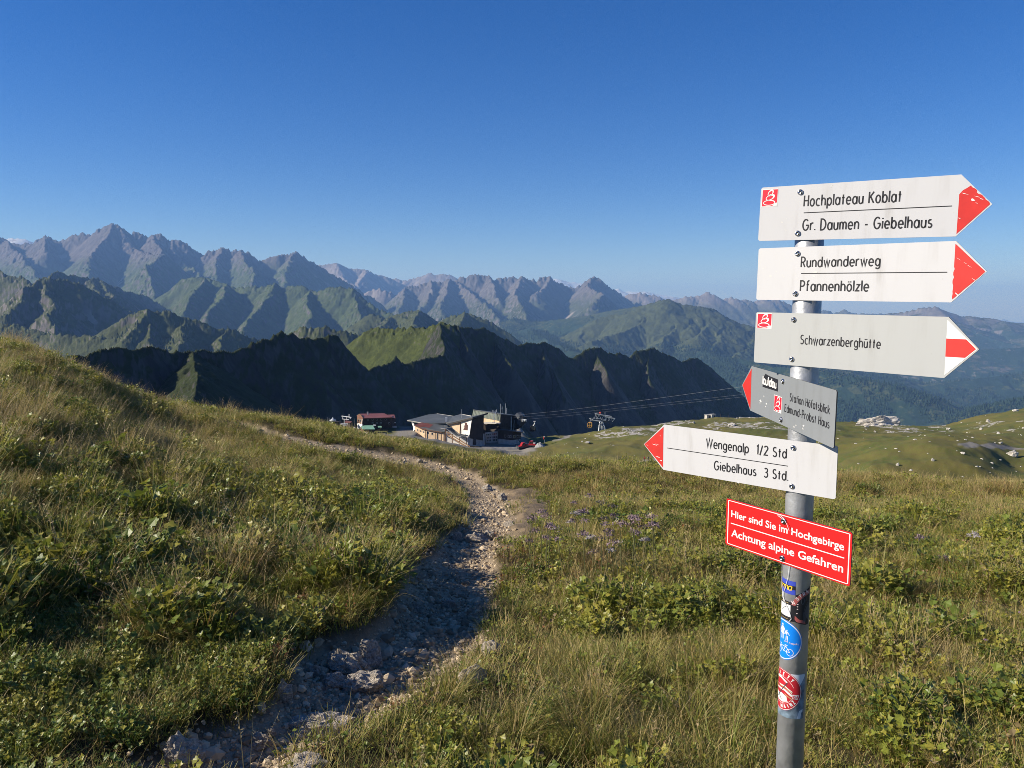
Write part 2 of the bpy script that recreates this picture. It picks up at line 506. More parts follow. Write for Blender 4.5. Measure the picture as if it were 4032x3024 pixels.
# the same hillside beside and behind the camera
_ax = np.arange(-16, 16.01, .4); _ay = np.arange(-7, 15.01, .4)
AX, AY = np.meshgrid(_ax, _ay)
AZ = gza(AX, AY) - .05 + .03 * fbm(AX * .6, AY * .6, 3, 9)
_o = np.ones(AX.size, np.float32)
_fa = grid_faces(*AX.shape); _out = ((np.abs(AX) > .90 * AY) | (AY < 1.1)).ravel(); _fa = _fa[_out[_fa].any(1)]
apron = mesh_np("ground", np.stack([AX, AY, AZ], -1).reshape(-1, 3), _fa, [M_GROUND], True, {"path": 0 * _o, "dirt": 0 * _o, "rock": 0 * _o, "track": 0 * _o, "soil": _o})
setp(apron, kind="structure")
# ------------------------------------------------------------------ mountains: ridges and spurs at their own distances
S1 = .6076 * .25397
def Z1(pts, d): return _zz(pts, d, 0, 850 * .25397, S1)
def Z2(pts, d): return _zz(pts, d, 1200 * .25397, 950 * .25397, S1)
def Z3(pts, d): return _zz(pts, d, 2400 * .25397, 1000 * .25397, .7378 * .25397)
def _zz(pts, d, ou, ov, s):
    """picture outline -> (u, v, depth); d is a number or (start, end)"""
    n = len(pts)
    if isinstance(d, (int, float)): d = (d, d)
    acc = [0.0]
    for a, b in zip(pts[:-1], pts[1:]): acc.append(acc[-1] + math.hypot(b[0] - a[0], b[1] - a[1]))
    tot = acc[-1] or 1.0
    k = len(d) - 1
    out = []
    for p, q in zip(pts, acc):
        t = q / tot * k; i = min(int(t), k - 1) if k else 0
        dd = d[i] + (d[i + 1] - d[i]) * (t - i) if k else d[0]
        out.append((ou + p[0] * s, ov + p[1] * s, dd))
    return out

def ridge_height(X, Y, ridges, k, Lc, pw):
    best = np.full(X.shape, -1e9, np.float32); bs = np.zeros(X.shape, np.float32); bd = np.zeros(X.shape, np.float32)
    for ri, (pts, kk) in enumerate(ridges):
        P = np.array([at(*p) for p in pts])
        s0 = ri * 7919.0
        for a, b in zip(P[:-1], P[1:]):
            e = b[:2] - a[:2]; L2 = float(e @ e) + 1e-9; L = math.sqrt(L2)
            t = np.clip(((X - a[0]) * e[0] + (Y - a[1]) * e[1]) / L2, 0, 1)
            dd = np.hypot(X - a[0] - t * e[0], Y - a[1] - t * e[1])
            h = a[2] + t * (b[2] - a[2]) - kk * k * Lc * ((1 + dd / Lc) ** pw - 1) / pw
            w = h > best
            best = np.where(w, h, best); bs = np.where(w, s0 + t * L, bs); bd = np.where(w, dd, bd)
            s0 += L
    return best, bs, bd

def mountain(name, ridges, u0, u1, step, d0, d1, nrow, material, k=.8, Lc=600., pw=.78, amp=60., gl=420., warp=None, crest=.12, floor=-1150., seed=0, soft=.35, gk=.42):
    cols = np.arange(u0, u1 + step, step)
    sx = (cols - 512.0) / (FPX * CP)
    ds = np.exp(np.linspace(math.log(d0), math.log(d1), nrow))
    Y = np.repeat(ds[:, None], len(cols), 1); X = Y * sx[None, :]
    rid = [(r[0], r[1]) if isinstance(r, tuple) else (r, 1.0) for r in ridges]
    w = warp if warp is not None else amp * .5
    wx = w * fbm(X / gl, Y / gl, 4, seed + 1); wy = w * fbm(X / gl, Y / gl, 4, seed + 5)
    H, S, Dd = ridge_height(X + wx, Y + wy, rid, k, Lc, pw)
    # gullies and ribs running down from the crest, growing away from it
    grow = Dd / (Dd + soft * gl)
    st = S + .25 * gl * pn(X / gl, Y / gl, seed + 9) + 1.1 * gl * pn(S / (gl * 2.7), S * 0 + .5, seed + 13)
    gully = ridged(st / gl, Dd / (gl * 4.5), 2, seed + 11, .5) + .34 * ridged(st / (gl * .33), Dd / (gl * 2.2), 2, seed + 15, .5) + .11 * ridged(st / (gl * .11), Dd / (gl * 1.0), 2, seed + 17, .5)
    gully = gully * (.55 + .9 * np.clip(.5 + pn(X / (gl * 2.3), Y / (gl * 2.3), seed + 19), 0, 1))
    qx = X + .5 * gl * fbm(X / gl, Y / gl, 3, seed + 61); qy = Y + .5 * gl * fbm(X / gl, Y / gl, 3, seed + 65)
    rough = .7 * ridged(qx / (gl * .9), qy / (gl * .9), 5, seed + 21, .5)
    top = np.exp(-Dd / (gl * .30))
    teeth = ridged(X / (gl * .15), Y / (gl * .15), 3, seed + 31, .6) + .9 * pn(S / (gl * .33), S * 0 + seed, seed + 33)
    H = H + amp * (grow * (gk * gully + (.80 - gk) * rough - .35) + crest * top * (teeth - .35))
    H = np.maximum(H, floor + amp * .4 * fbm(X / gl / 2, Y / gl / 2, 3, seed + 41))
    o = mesh_np(name, np.stack([X, Y, H], -1).reshape(-1, 3), grid_faces(*X.shape), [material], True, {"s": (S + .12 * gl * fbm(X / gl * 3, Y / gl * 3, 3, seed + 51)).ravel(), "dd": Dd.ravel()})
    return setp(o, kind="structure")

def mountain_mat(name, rock, rock2, grass, forest, tree_z, scree_z, rock_lo=.62, rock_hi=.80, sc=1.0, snow=None, shrub=None, bump=.45, scree=None):
    m = NT(name)
    pos = m.geo("Position"); nz = m.xyz(m.geo("Normal"))[2]; z = m.xyz(pos)[2]
    n1 = m.noise(pos, .0022 * sc, 6, .6); n2 = m.noise(pos, .012 * sc, 7, .65); n3 = m.noise(pos, .05 * sc, 6, .65)
    sd = m.comb(m.attr("s"), m.math('MULTIPLY', m.attr("dd"), .16), 0.0)
    n4 = m.noise(sd, .016 * sc, 6, .62)                     # streaks down the fall line
    n5 = m.noise(sd, .0045 * sc, 4, .55)
    slope = m.math('ADD', nz, m.math('MULTIPLY', m.math('SUBTRACT', n2, .5), .22))
    slope = m.math('ADD', slope, m.math('MULTIPLY', m.math('SUBTRACT', n4, .5), .30))
    zz = m.math('ADD', z, m.math('MULTIPLY', m.math('SUBTRACT', n1, .5), 260.0))
    zz = m.math('ADD', zz, m.math('MULTIPLY', m.math('SUBTRACT', n5, .5), 420.0))
    rc = m.mix(m.ss(n4, .3, .7), rock2, rock)
    gc = m.mix(m.ss(n2, .35, .65), grass, tuple(c * .62 for c in grass))
    gc = m.mix(m.math('MULTIPLY', m.ss(n3, .5, .68), .7), gc, shrub or tuple(c * .45 for c in grass))
    high = m.ss(zz, scree_z - 150, scree_z + 150)           # bare stone high up
    veg = m.math('MULTIPLY', m.ss(slope, rock_lo, rock_hi), m.math('SUBTRACT', 1.0, high))
    c = m.mix(veg, rc, gc)
    if scree:                                               # pale fans of rubble under the walls
        dd = m.attr("dd")
        fan = m.math('MULTIPLY', m.ss(dd, scree[0], scree[0] * 1.5), m.ss(dd, scree[1], scree[1] * .6))
        fan = m.math('MULTIPLY', fan, m.ss(n5, .52, .60)); fan = m.math('MULTIPLY', fan, m.ss(n4, .36, .56)); fan = m.math('MULTIPLY', fan, m.ss(zz, tree_z + 60, tree_z + 260))
        c = m.mix(fan, c, scree[2])
    fo = m.math('MULTIPLY', m.ss(zz, tree_z + 140, tree_z - 60), m.ss(m.math('ADD', n2, m.math('MULTIPLY', m.math('SUBTRACT', n1, .5), 1.4)), .36, .46))
    fc = m.mix(n3, forest, tuple(x * 1.9 for x in forest))
    c = m.mix(fo, c, fc)
    if snow:
        sn = m.math('MULTIPLY', m.ss(zz, snow[0], snow[0] + 60), m.ss(m.math('ADD', n2, m.math('MULTIPLY', nz, .2)), snow[1], snow[1] + .04))
        c = m.mix(sn, c, (.55, .57, .60))
    h = m.math('ADD', n4, m.math('MULTIPLY', n3, .35))
    return m.done(c, .95, m.bump(h, bump, 14.0 / sc))

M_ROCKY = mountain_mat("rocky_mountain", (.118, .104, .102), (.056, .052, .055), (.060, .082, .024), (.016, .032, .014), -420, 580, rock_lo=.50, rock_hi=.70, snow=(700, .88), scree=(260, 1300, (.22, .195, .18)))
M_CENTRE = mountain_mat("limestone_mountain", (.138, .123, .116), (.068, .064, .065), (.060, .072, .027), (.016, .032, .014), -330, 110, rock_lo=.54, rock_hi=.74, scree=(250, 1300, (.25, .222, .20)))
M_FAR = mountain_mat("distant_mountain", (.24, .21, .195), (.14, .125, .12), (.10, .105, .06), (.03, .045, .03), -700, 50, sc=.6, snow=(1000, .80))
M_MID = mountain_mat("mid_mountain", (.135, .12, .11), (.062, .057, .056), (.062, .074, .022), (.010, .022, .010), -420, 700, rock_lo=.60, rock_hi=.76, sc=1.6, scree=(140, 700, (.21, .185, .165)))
M_SHADE_RIDGE = mountain_mat("shaded_grass_ridge", (.070, .066, .062), (.018, .0175, .018), (.026, .036, .009), (.008, .013, .007), -700, 900, rock_lo=.58, rock_hi=.72, sc=5.0, shrub=(.016, .026, .009), bump=.9)  # shade on the ridge face is put into these near-black colours
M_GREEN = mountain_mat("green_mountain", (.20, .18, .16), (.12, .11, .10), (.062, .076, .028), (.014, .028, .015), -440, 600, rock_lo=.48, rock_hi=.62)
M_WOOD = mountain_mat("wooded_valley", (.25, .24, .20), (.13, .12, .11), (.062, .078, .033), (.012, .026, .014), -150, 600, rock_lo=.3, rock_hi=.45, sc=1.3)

# --- A: the big rocky range on the left
sky_a = Z1([(-260, 150), (-120, 100), (-40, 118), (0, 138), (60, 170), (130, 190), (180, 188), (215, 192), (235, 165), (290, 140), (330, 155), (365, 165), (430, 160), (470, 136), (500, 128), (560, 123), (605, 125), (630, 108), (650, 88), (690, 70), (715, 60), (735, 70), (760, 70), (800, 90), (835, 130), (860, 108), (900, 116), (950, 155), (980, 130), (1030, 127), (1070, 160), (1090, 176), (1130, 170), (1190, 178), (1225, 205), (1245, 235), (1290, 245), (1310, 256), (1340, 240), (1390, 232), (1435, 212), (1480, 232), (1545, 225), (1600, 240), (1650, 282), (1690, 300), (1740, 282), (1810, 258), (1850, 266), (1880, 256), (1920, 237), (1960, 270), (2020, 300), (2100, 345), (2180, 400), (2290, 470), (2420, 540)], (11600, 11400, 11200, 11200, 11600))
A = [sky_a,
     Z1([(40, 165), (75, 215), (140, 285), (200, 340), (235, 375), (260, 460)], (11400, 9000)),
     Z1([(715, 60), (700, 130), (640, 200), (575, 320), (575, 400)], (11200, 9300)),
     Z1([(760, 72), (830, 180), (900, 240), (980, 262), (1060, 262), (1010, 290), (955, 340), (975, 440), (995, 540)], (11200, 10500, 9000, 7600)),
     Z1([(1120, 172), (1130, 230), (1160, 300), (1230, 350), (1312, 391), (1230, 450), (1160, 510), (1110, 570), (1180, 650)], (11200, 10000, 8400, 7000)),
     Z1([(1545, 226), (1580, 280), (1600, 330), (1650, 385), (1640, 440)], (11200, 10000, 9000)),
     Z1([(1435, 214), (1400, 290), (1400, 390)], (11200, 9800)),
     Z1([(1920, 239), (1870, 320), (1830, 380), (1850, 420)], (11300, 9600)),
     Z1([(290, 141), (300, 215), (310, 235)], (11300, 10600)),
     Z1([(980, 131), (1010, 190), (1040, 240)], (11200, 10300)),
     ]
mountain("mountain_range", A, -150, 500, .8, 6600, 13000, 380, M_ROCKY, k=.98, Lc=900, pw=.80, amp=80, gl=640, warp=30, crest=.40, seed=3, floor=-1200)
# --- A2: the lower ribbed ridge before it
A2 = [Z1([(1180, 420), (1330, 405), (1420, 425), (1480, 450), (1560, 472), (1640, 455), (1720, 460), (1770, 440), (1800, 470), (1870, 462), (1950, 450), (2050, 490), (2125, 470), (2165, 467)], (7200, 6800, 6500)),
      Z2([(190, 303), (240, 315), (300, 320), (350, 360), (400, 395), (450, 430), (520, 460), (590, 490), (680, 540), (800, 640)], (6500, 6000)),
      Z1([(1770, 440), (1730, 560), (1650, 640), (1560, 740)], (6700, 5500)),
      Z2([(40, 330), (30, 420), (10, 520)], (6500, 5700)),
      Z2([(300, 320), (330, 420), (360, 500), (370, 580)], (6500, 5600)),
      Z1([(1480, 450), (1420, 560), (1330, 650)], (6700, 5700)), 
      Z1([(1330, 405), (1250, 520), (1180, 640)], (6900, 5800))]
mountain("rib_ridge", A2, 120, 560, .8, 4700, 7900, 230, M_ROCKY, k=.88, Lc=700, pw=.82, amp=60, gl=430, crest=.26, seed=43, floor=-1200)
# --- B: the dark mid-distance mountain at the left and the green hill by it
B = [Z1([(-300, 180), (-120, 280), (0, 350), (60, 390), (110, 405), (170, 425), (230, 480), (300, 560)], (4600, 4300, 3900)),
     Z1([(250, 520), (290, 440), (320, 405), (345, 400), (400, 412), (480, 432), (560, 472), (640, 522), (700, 560), (800, 612), (870, 652), (920, 692), (1000, 745), (1080, 800), (1160, 860)], (3350, 3500, 4200, 5000)),
     Z1([(320, 405), (330, 500), (350, 600), (340, 700), (330, 790)], (3450, 2800)),
     Z1([(320, 405), (230, 460), (170, 480), (120, 560), (60, 660)], (3450, 3000)),
     Z1([(330, 385), (360, 372), (400, 376), (440, 390), (520, 402), (580, 405), (640, 420), (700, 450), (760, 476), (850, 500), (920, 512), (1000, 552), (1060, 590), (1120, 622), (1180, 662), (1260, 720)], (4700, 6000, 7000)),
     Z1([(640, 420), (690, 480), (730, 520), (740, 560)], (5200, 4400)),
     Z1([(580, 405), (600, 450), (640, 500)], (5100, 4500))]
mountain("left_mountain", B, -150, 270, .7, 2300, 7300, 330, M_MID, k=.95, Lc=500, pw=.80, amp=55, gl=300, crest=.22, seed=63, floor=-820)
B2 = [Z1([(840, 650), (900, 625), (960, 615), (985, 640), (1010, 625), (1080, 620), (1150, 642), (1200, 667), (1290, 692), (1400, 732), (1500, 742), (1570, 772), (1650, 802), (1740, 832), (1850, 870), (2000, 930)], (2700, 2800, 2900)),
      Z1([(1010, 625), (975, 690), (965, 760), (985, 850)], (2750, 2450)),
      Z1([(1200, 667), (1180, 760), (1150, 860)], (2800, 2400)),
      Z1([(1500, 742), (1450, 800), (1400, 880)], (2850, 2500)),
      Z1([(960, 615), (900, 700), (820, 790)], (2700, 2500)),
      Z1([(-200, 640), (0, 690), (200, 740), (330, 770), (500, 775), (650, 785), (800, 800), (950, 850)], (2700, 2500))]
mountain("green_foothill", B2, -150, 330, .7, 1900, 3400, 170, M_MID, k=.72, Lc=400, pw=.85, amp=30, gl=170, crest=.2, seed=83, floor=-560)
# --- C: the steep dark ridge behind the station
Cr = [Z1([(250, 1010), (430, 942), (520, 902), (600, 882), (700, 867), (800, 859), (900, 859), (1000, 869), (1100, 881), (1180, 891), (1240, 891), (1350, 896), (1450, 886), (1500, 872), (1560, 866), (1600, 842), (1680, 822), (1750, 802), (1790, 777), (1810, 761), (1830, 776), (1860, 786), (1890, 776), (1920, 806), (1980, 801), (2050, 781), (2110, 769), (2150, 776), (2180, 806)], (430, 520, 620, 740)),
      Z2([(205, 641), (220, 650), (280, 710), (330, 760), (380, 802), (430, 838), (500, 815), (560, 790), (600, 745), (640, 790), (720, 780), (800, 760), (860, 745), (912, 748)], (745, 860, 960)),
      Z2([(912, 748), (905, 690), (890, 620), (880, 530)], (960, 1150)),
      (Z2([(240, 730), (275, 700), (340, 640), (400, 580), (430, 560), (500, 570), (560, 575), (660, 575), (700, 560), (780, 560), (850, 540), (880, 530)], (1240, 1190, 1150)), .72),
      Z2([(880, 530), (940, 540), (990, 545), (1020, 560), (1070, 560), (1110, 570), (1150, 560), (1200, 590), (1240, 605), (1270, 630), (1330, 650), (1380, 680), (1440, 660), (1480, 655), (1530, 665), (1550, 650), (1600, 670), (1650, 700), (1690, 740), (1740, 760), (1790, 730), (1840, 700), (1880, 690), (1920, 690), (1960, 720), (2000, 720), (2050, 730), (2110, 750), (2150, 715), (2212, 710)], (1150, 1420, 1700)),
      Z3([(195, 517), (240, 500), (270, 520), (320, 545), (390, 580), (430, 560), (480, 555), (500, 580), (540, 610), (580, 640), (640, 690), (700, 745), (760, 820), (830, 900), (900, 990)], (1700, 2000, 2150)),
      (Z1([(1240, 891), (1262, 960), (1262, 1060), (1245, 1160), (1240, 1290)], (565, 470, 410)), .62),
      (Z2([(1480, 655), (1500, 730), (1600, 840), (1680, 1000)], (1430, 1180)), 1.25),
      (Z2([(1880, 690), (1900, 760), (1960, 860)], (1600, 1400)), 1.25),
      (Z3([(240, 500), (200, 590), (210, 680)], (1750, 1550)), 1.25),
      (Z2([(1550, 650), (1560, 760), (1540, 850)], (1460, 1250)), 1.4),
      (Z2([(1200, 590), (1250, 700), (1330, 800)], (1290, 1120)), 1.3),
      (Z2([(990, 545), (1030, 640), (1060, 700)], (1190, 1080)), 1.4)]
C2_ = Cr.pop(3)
M_LIT_RIDGE = mountain_mat("sunlit_grass_ridge", (.13, .12, .10), (.06, .055, .05), (.062, .076, .017), (.012, .022, .010), -700, 900, rock_lo=.56, rock_hi=.66, sc=5.0, shrub=(.022, .035, .012))  # sunlit face of the ridge, its light painted in as brighter grass
mountain("lit_grassy_ridge", [C2_, (Z2([(880, 530), (940, 545)], 1150), .9)], 300, 460, .6, 930, 1500, 200, M_LIT_RIDGE, k=1.1, Lc=300, pw=.9, amp=10, gl=110, warp=4, crest=.3, seed=105, floor=-420, soft=.5)
mountain("dark_ridge", Cr, -40, 860, .6, 330, 2400, 520, M_SHADE_RIDGE, k=1.15, Lc=300, pw=.90, amp=13, gl=130, warp=4, crest=.17, seed=103, floor=-520, soft=.5)
# --- J: low ridges between
J = [Z2([(440, 470), (520, 510), (560, 495), (610, 480), (680, 455), (730, 450), (770, 470), (800, 500), (860, 522), (950, 580)], (4700, 4500)),
     Z2([(860, 540), (900, 520), (960, 490), (1040, 468), (1090, 480), (1150, 500), (1200, 530), (1240, 570), (1300, 602), (1370, 660), (1450, 740)], (4500, 4300)),
     Z2([(730, 450), (700, 520), (690, 580)], (4550, 4000)), Z2([(1040, 468), (1020, 540), (1000, 600)], (4350, 3900)),
     Z2([(560, 495), (500, 560), (480, 640)], (4600, 4000))]
mountain("mid_ridge", J, 330, 640, .7, 3500, 5400, 150, M_MID, k=.72, Lc=500, pw=.85, amp=42, gl=260, crest=.2, seed=123, floor=-900)
J2 = [Z2([(-120, 600), (0, 570), (60, 570), (130, 560), (200, 580), (260, 590), (330, 620), (420, 700)], 2500)]
mountain("wooded_knob", J2, 230, 400, .7, 2000, 2900, 100, M_MID, k=.9, Lc=300, pw=.85, amp=28, gl=150, crest=.3, seed=133, floor=-700)
# --- D: the limestone range in the centre
Dr = [Z2([(430, 470), (520, 420), (600, 345), (650, 305), (700, 285), (760, 275), (820, 265), (900, 262), (940, 250), (975, 262), (1000, 240), (1050, 230), (1090, 215), (1110, 212), (1150, 225), (1190, 230), (1210, 255), (1240, 281), (1247, 250), (1280, 235), (1330, 240), (1380, 246), (1410, 232), (1440, 246), (1500, 250), (1520, 240), (1560, 250), (1590, 238), (1630, 266), (1680, 290), (1740, 300), (1800, 276), (1830, 250), (1870, 238), (1900, 250), (1930, 290), (1970, 310), (2020, 336), (2100, 380), (2200, 430)], (12400, 12600, 12900)),
      Z2([(975, 262), (1050, 330), (1140, 395), (1200, 440), (1260, 520), (1330, 620)], (12450, 10600, 8600)),
      Z2([(1190, 231), (1220, 300), (1230, 360), (1260, 400)], (12550, 11200)),
      Z2([(1410, 234), (1390, 300), (1360, 350), (1400, 420), (1440, 520)], (12600, 11000, 9400)),
      Z2([(1590, 240), (1560, 310), (1490, 350)], (12700, 11500)),
      Z2([(1870, 239), (1820, 290), (1880, 340), (1930, 360), (1860, 420)], (12850, 11500, 10200)),
      Z2([(820, 266), (830, 330), (790, 400), (740, 470)], (12450, 10400)),
      Z2([(650, 306), (640, 400), (600, 480)], (12400, 10400)),
      Z2([(940, 251), (920, 340), (880, 440), (900, 520)], (12500, 10700, 9400))]
mountain("limestone_range", Dr, 340, 740, .8, 7600, 14400, 330, M_CENTRE, k=.92, Lc=900, pw=.80, amp=85, gl=600, warp=30, crest=.40, seed=143, floor=-1150)
# --- I, H: far ranges
I_ = [Z2([(-100, 210), (0, 190), (90, 155), (130, 155), (200, 148), (240, 165), (300, 180), (350, 185), (400, 190), (450, 215), (500, 225), (540, 240), (570, 270), (600, 290), (660, 320)], (17000, 17500)),
      Z2([(520, 300), (560, 256), (585, 245), (620, 262), (680, 250), (750, 235), (790, 225), (825, 208), (840, 225), (900, 215), (940, 220), (980, 245), (1100, 300)], 18500),
      Z2([(400, 190), (380, 250), (330, 310)], (17200, 15500)), Z2([(200, 148), (240, 230), (320, 300)], (17000, 15500)),
      Z2([(350, 350), (430, 320), (500, 316), (550, 335), (620, 375)], 13000),
      Z3([(-60, 195), (0, 197), (30, 207), (60, 236), (130, 215), (170, 210), (240, 226), (285, 250), (350, 250), (400, 230), (450, 236), (500, 225), (530, 207), (560, 232), (600, 246), (650, 235), (690, 261), (720, 246), (780, 260), (820, 240), (870, 250), (910, 256), (960, 286), (1010, 312), (1130, 322)], (14500, 15000)),
      Z3([(880, 330), (1080, 322), (1140, 300), (1200, 316), (1260, 298), (1300, 318), (1400, 322), (1500, 330)], 17000)]
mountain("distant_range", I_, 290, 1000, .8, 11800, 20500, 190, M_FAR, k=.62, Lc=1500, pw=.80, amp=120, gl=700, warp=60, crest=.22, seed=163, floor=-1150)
Hs = [Z2([(1450, 290), (1600, 262), (1625, 243), (1660, 255), (1700, 262), (1780, 271), (1900, 300), (2000, 320), (2035, 308), (2070, 330), (2110, 326), (2212, 332)], 33000),
      Z3([(0, 200), (45, 187), (80, 205), (150, 210), (215, 203), (250, 215), (330, 225), (450, 250), (600, 280), (900, 325), (1200, 338)], 34000),
      Z1([(-60, 175), (50, 150), (90, 145), (150, 152), (200, 181), (300, 220)], 30000),
      Z3([(900, 335), (1400, 330), (1900, 345), (2090, 352), (2105, 348), (2130, 362), (2212, 366), (2500, 372)], 42000)]
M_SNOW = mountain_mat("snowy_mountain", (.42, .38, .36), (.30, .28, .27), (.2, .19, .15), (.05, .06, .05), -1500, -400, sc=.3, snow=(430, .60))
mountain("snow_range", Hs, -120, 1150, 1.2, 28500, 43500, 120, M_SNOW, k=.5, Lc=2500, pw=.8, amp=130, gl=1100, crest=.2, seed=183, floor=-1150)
# --- E: the green mountain on the right
E_ = [Z3([(-200, 420), (-60, 345), (100, 311), (160, 285), (200, 270), (260, 252), (300, 243), (340, 260), (420, 275), (500, 286), (560, 311), (640, 346), (720, 376), (790, 402), (880, 450), (1000, 520), (1120, 590), (1250, 650)], (7600, 7300, 7000)),
      Z3([(300, 243), (230, 320), (160, 380), (60, 420), (-100, 470)], (7500, 6400)),
      Z3([(420, 275), (400, 350), (330, 420), (260, 480)], (7450, 6500)),
      Z3([(560, 311), (520, 390), (450, 460)], (7350, 6500)),
      Z3([(640, 346), (600, 430), (540, 520)], (7300, 6300)),
      Z3([(500, 286), (470, 350), (420, 400)], (7400, 6900)),
      Z3([(790, 402), (740, 500), (650, 560)], (7200, 6200))]
mountain("green_mountain", E_, 560, 920, .8, 5400, 8600, 210, M_GREEN, k=.60, Lc=900, pw=.85, amp=75, gl=330, crest=.12, seed=203, floor=-1100)
# --- G: the long plateau mountain on the right
G_ = [(Z3([(1440, 330), (1500, 315), (1560, 310), (1620, 296), (1660, 286), (1745, 278), (1752, 279)], (12300, 12000)), 2.6),
      Z3([(1250, 345), (1380, 335), (1440, 330), (1560, 328), (1660, 312), (1768, 304), (1820, 320), (1870, 335), (1920, 330), (1980, 340), (2060, 346), (2100, 360), (2150, 366), (2212, 372), (2400, 385), (2700, 400)], (12500, 12000, 11600)),
      (Z3([(1750, 290), (1820, 360), (1960, 420), (2100, 470), (2300, 520)], (12000, 10000)), .6),
      (Z3([(1500, 316), (1500, 400), (1560, 480)], (12300, 10200)), .6),
      (Z3([(2100, 360), (2160, 420), (2280, 470)], (11800, 10400)), .6),
      (Z3([(1250, 560), (1500, 540), (1750, 520), (2000, 510), (2212, 500), (2500, 500)], (9300, 9000)), .7)]
M_KARST = mountain_mat("karst_plateau", (.20, .185, .175), (.11, .10, .10), (.055, .066, .030), (.013, .027, .015), -330, -40, rock_lo=.82, rock_hi=.97)
mountain("plateau_mountain", G_, 820, 1180, .8, 7600, 13200, 230, M_KARST, k=.55, Lc=800, pw=.74, amp=55, gl=420, crest=.12, warp=8, seed=223, floor=-1100)
# --- wooded slopes and the valley on the right
W_ = [Z2([(1350, 500), (1500, 520), (1700, 500), (1900, 470), (2100, 430), (2300, 400)], (8600, 8000)),
      Z2([(1450, 560), (1560, 640), (1750, 720)], (7800, 5600)),
      Z3([(700, 560), (860, 600), (1100, 620), (1300, 660), (1500, 700), (1640, 760), (1800, 850)], (6000, 5200, 4600)),
      Z3([(1500, 720), (1750, 690), (2000, 660), (2212, 640), (2500, 620)], (6800, 7200)),
      Z3([(400, 480), (600, 560), (800, 680), (900, 760)], (6600, 5000)),
      Z3([(1760, 900), (1900, 860), (2100, 800), (2300, 760), (2600, 720)], (4300, 4600))]
mountain("wooded_slopes", W_, 500, 1200, .8, 3800, 9000, 240, M_WOOD, k=.36, Lc=900, pw=.85, amp=42, gl=330, crest=.1, seed=243, floor=-1080)
vf_ = mesh_np("valley_floor", [(-60000, 350, -1160), (60000, 350, -1160), (60000, 59000, -1160), (-60000, 59000, -1160)], [(0, 1, 2, 3)], [M_WOOD])
setp(vf_, kind="structure")
# ------------------------------------------------------------------ grass, herbs, gravel (stuff), built of real blades, leaves and stones
rng = np.random.RandomState(11)

def leafy_mat(name, c0, c1, c2, trans=.35, rough=.55, tip=None):
    """c0..c1 by the clump's tone, c2 mixed in at random; tip = colour the blade's end has withered to"""
    m = NT(name)
    tone = m.attr("tone", True)
    oi = m.n.new("ShaderNodeObjectInfo"); r = oi.outputs["Random"]
    c = m.mix(tone, c0, c1)
    c = m.mix(m.ss(r, .55, 1.0, 0, .65), c, c2)
    isl = m.geo("Random Per Island")
    c = m.mix(m.math('MULTIPLY', isl, .55), c, tuple(x * .45 for x in c0))
    c = m.mix(m.math('MULTIPLY', m.ss(isl, .80, .84), .6), c, c2)
    if tip: c = m.mix(m.math('MULTIPLY', m.ss(m.attr("t"), .35, 1.0), .8), c, tip)
    m.put(m.p.inputs["Base Color"], c); m.p.inputs["Roughness"].default_value = rough
    m.p.inputs["Specular IOR Level"].default_value = .35
    tr = m.n.new("ShaderNodeBsdfTranslucent"); m.put(tr.inputs["Color"], c)
    mx = m.n.new("ShaderNodeMixShader"); mx.inputs[0].default_value = trans
    m.l.new(m.p.outputs[0], mx.inputs[1]); m.l.new(tr.outputs[0], mx.inputs[2])
    m.l.new(mx.outputs[0], m.n["Material Output"].inputs["Surface"])
    return m.m
M_DRY = leafy_mat("dry_grass", (.47, .33, .095), (.28, .24, .05), (.50, .37, .145), tip=(.55, .42, .19))
M_LUSH = leafy_mat("green_grass", (.20, .22, .030), (.095, .150, .024), (.36, .29, .06), tip=(.27, .25, .07))
M_SEDGE = leafy_mat("russet_sedge", (.26, .15, .05), (.24, .17, .05), (.36, .23, .09))
M_HERB = leafy_mat("herb_leaves", (.245, .27, .038), (.095, .160, .030), (.40, .34, .055), trans=.32, rough=.42)
M_WILT = leafy_mat("wilted_leaves", (.20, .12, .05), (.26, .21, .10), (.30, .10, .03), trans=.25)
M_STRAW = leafy_mat("straw_stalks", (.42, .31, .15), (.30, .22, .09), (.46, .36, .2), trans=.2)

def blades(n, h, hs, w, spread, lean, curl, seg=4, r=rng):
    """tuft of grass: curved tapering ribbons"""
    V_ = []; F_ = []; T_ = []; b = 0
    for i in range(n):
        a = r.rand() * 6.283; rr = spread * math.sqrt(r.rand())
        p0 = np.array([rr * math.cos(a), rr * math.sin(a), -.02])
        da = a + r.normal(0, .8); L = h * (1 + hs * r.normal()); L = max(L, h * .35)
        ln = lean * (.35 + 1.1 * r.rand()) ; cu = curl * (.3 + 1.2 * r.rand())
        side = np.array([-math.sin(da + r.normal(0, .5)), math.cos(da + r.normal(0, .5)), 0.0])
        th = ln; p = p0.copy()
        ww = w * (.7 + .6 * r.rand())
        for s in range(seg + 1):
            t = s / seg
            hw = ww * (1 - t) ** .6 * .5 if s < seg else .0004
            V_ += [p - side * hw, p + side * hw]; T_ += [t, t]
            st = L / seg
            p = p + st * np.array([math.cos(da) * math.sin(th), math.sin(da) * math.sin(th), math.cos(th)])
            th += cu / seg
        for s in range(seg):
            k = b + 2 * s
            F_.append((k, k + 1, k + 3, k + 2))
        b += 2 * (seg + 1)
    return V_, F_, T_

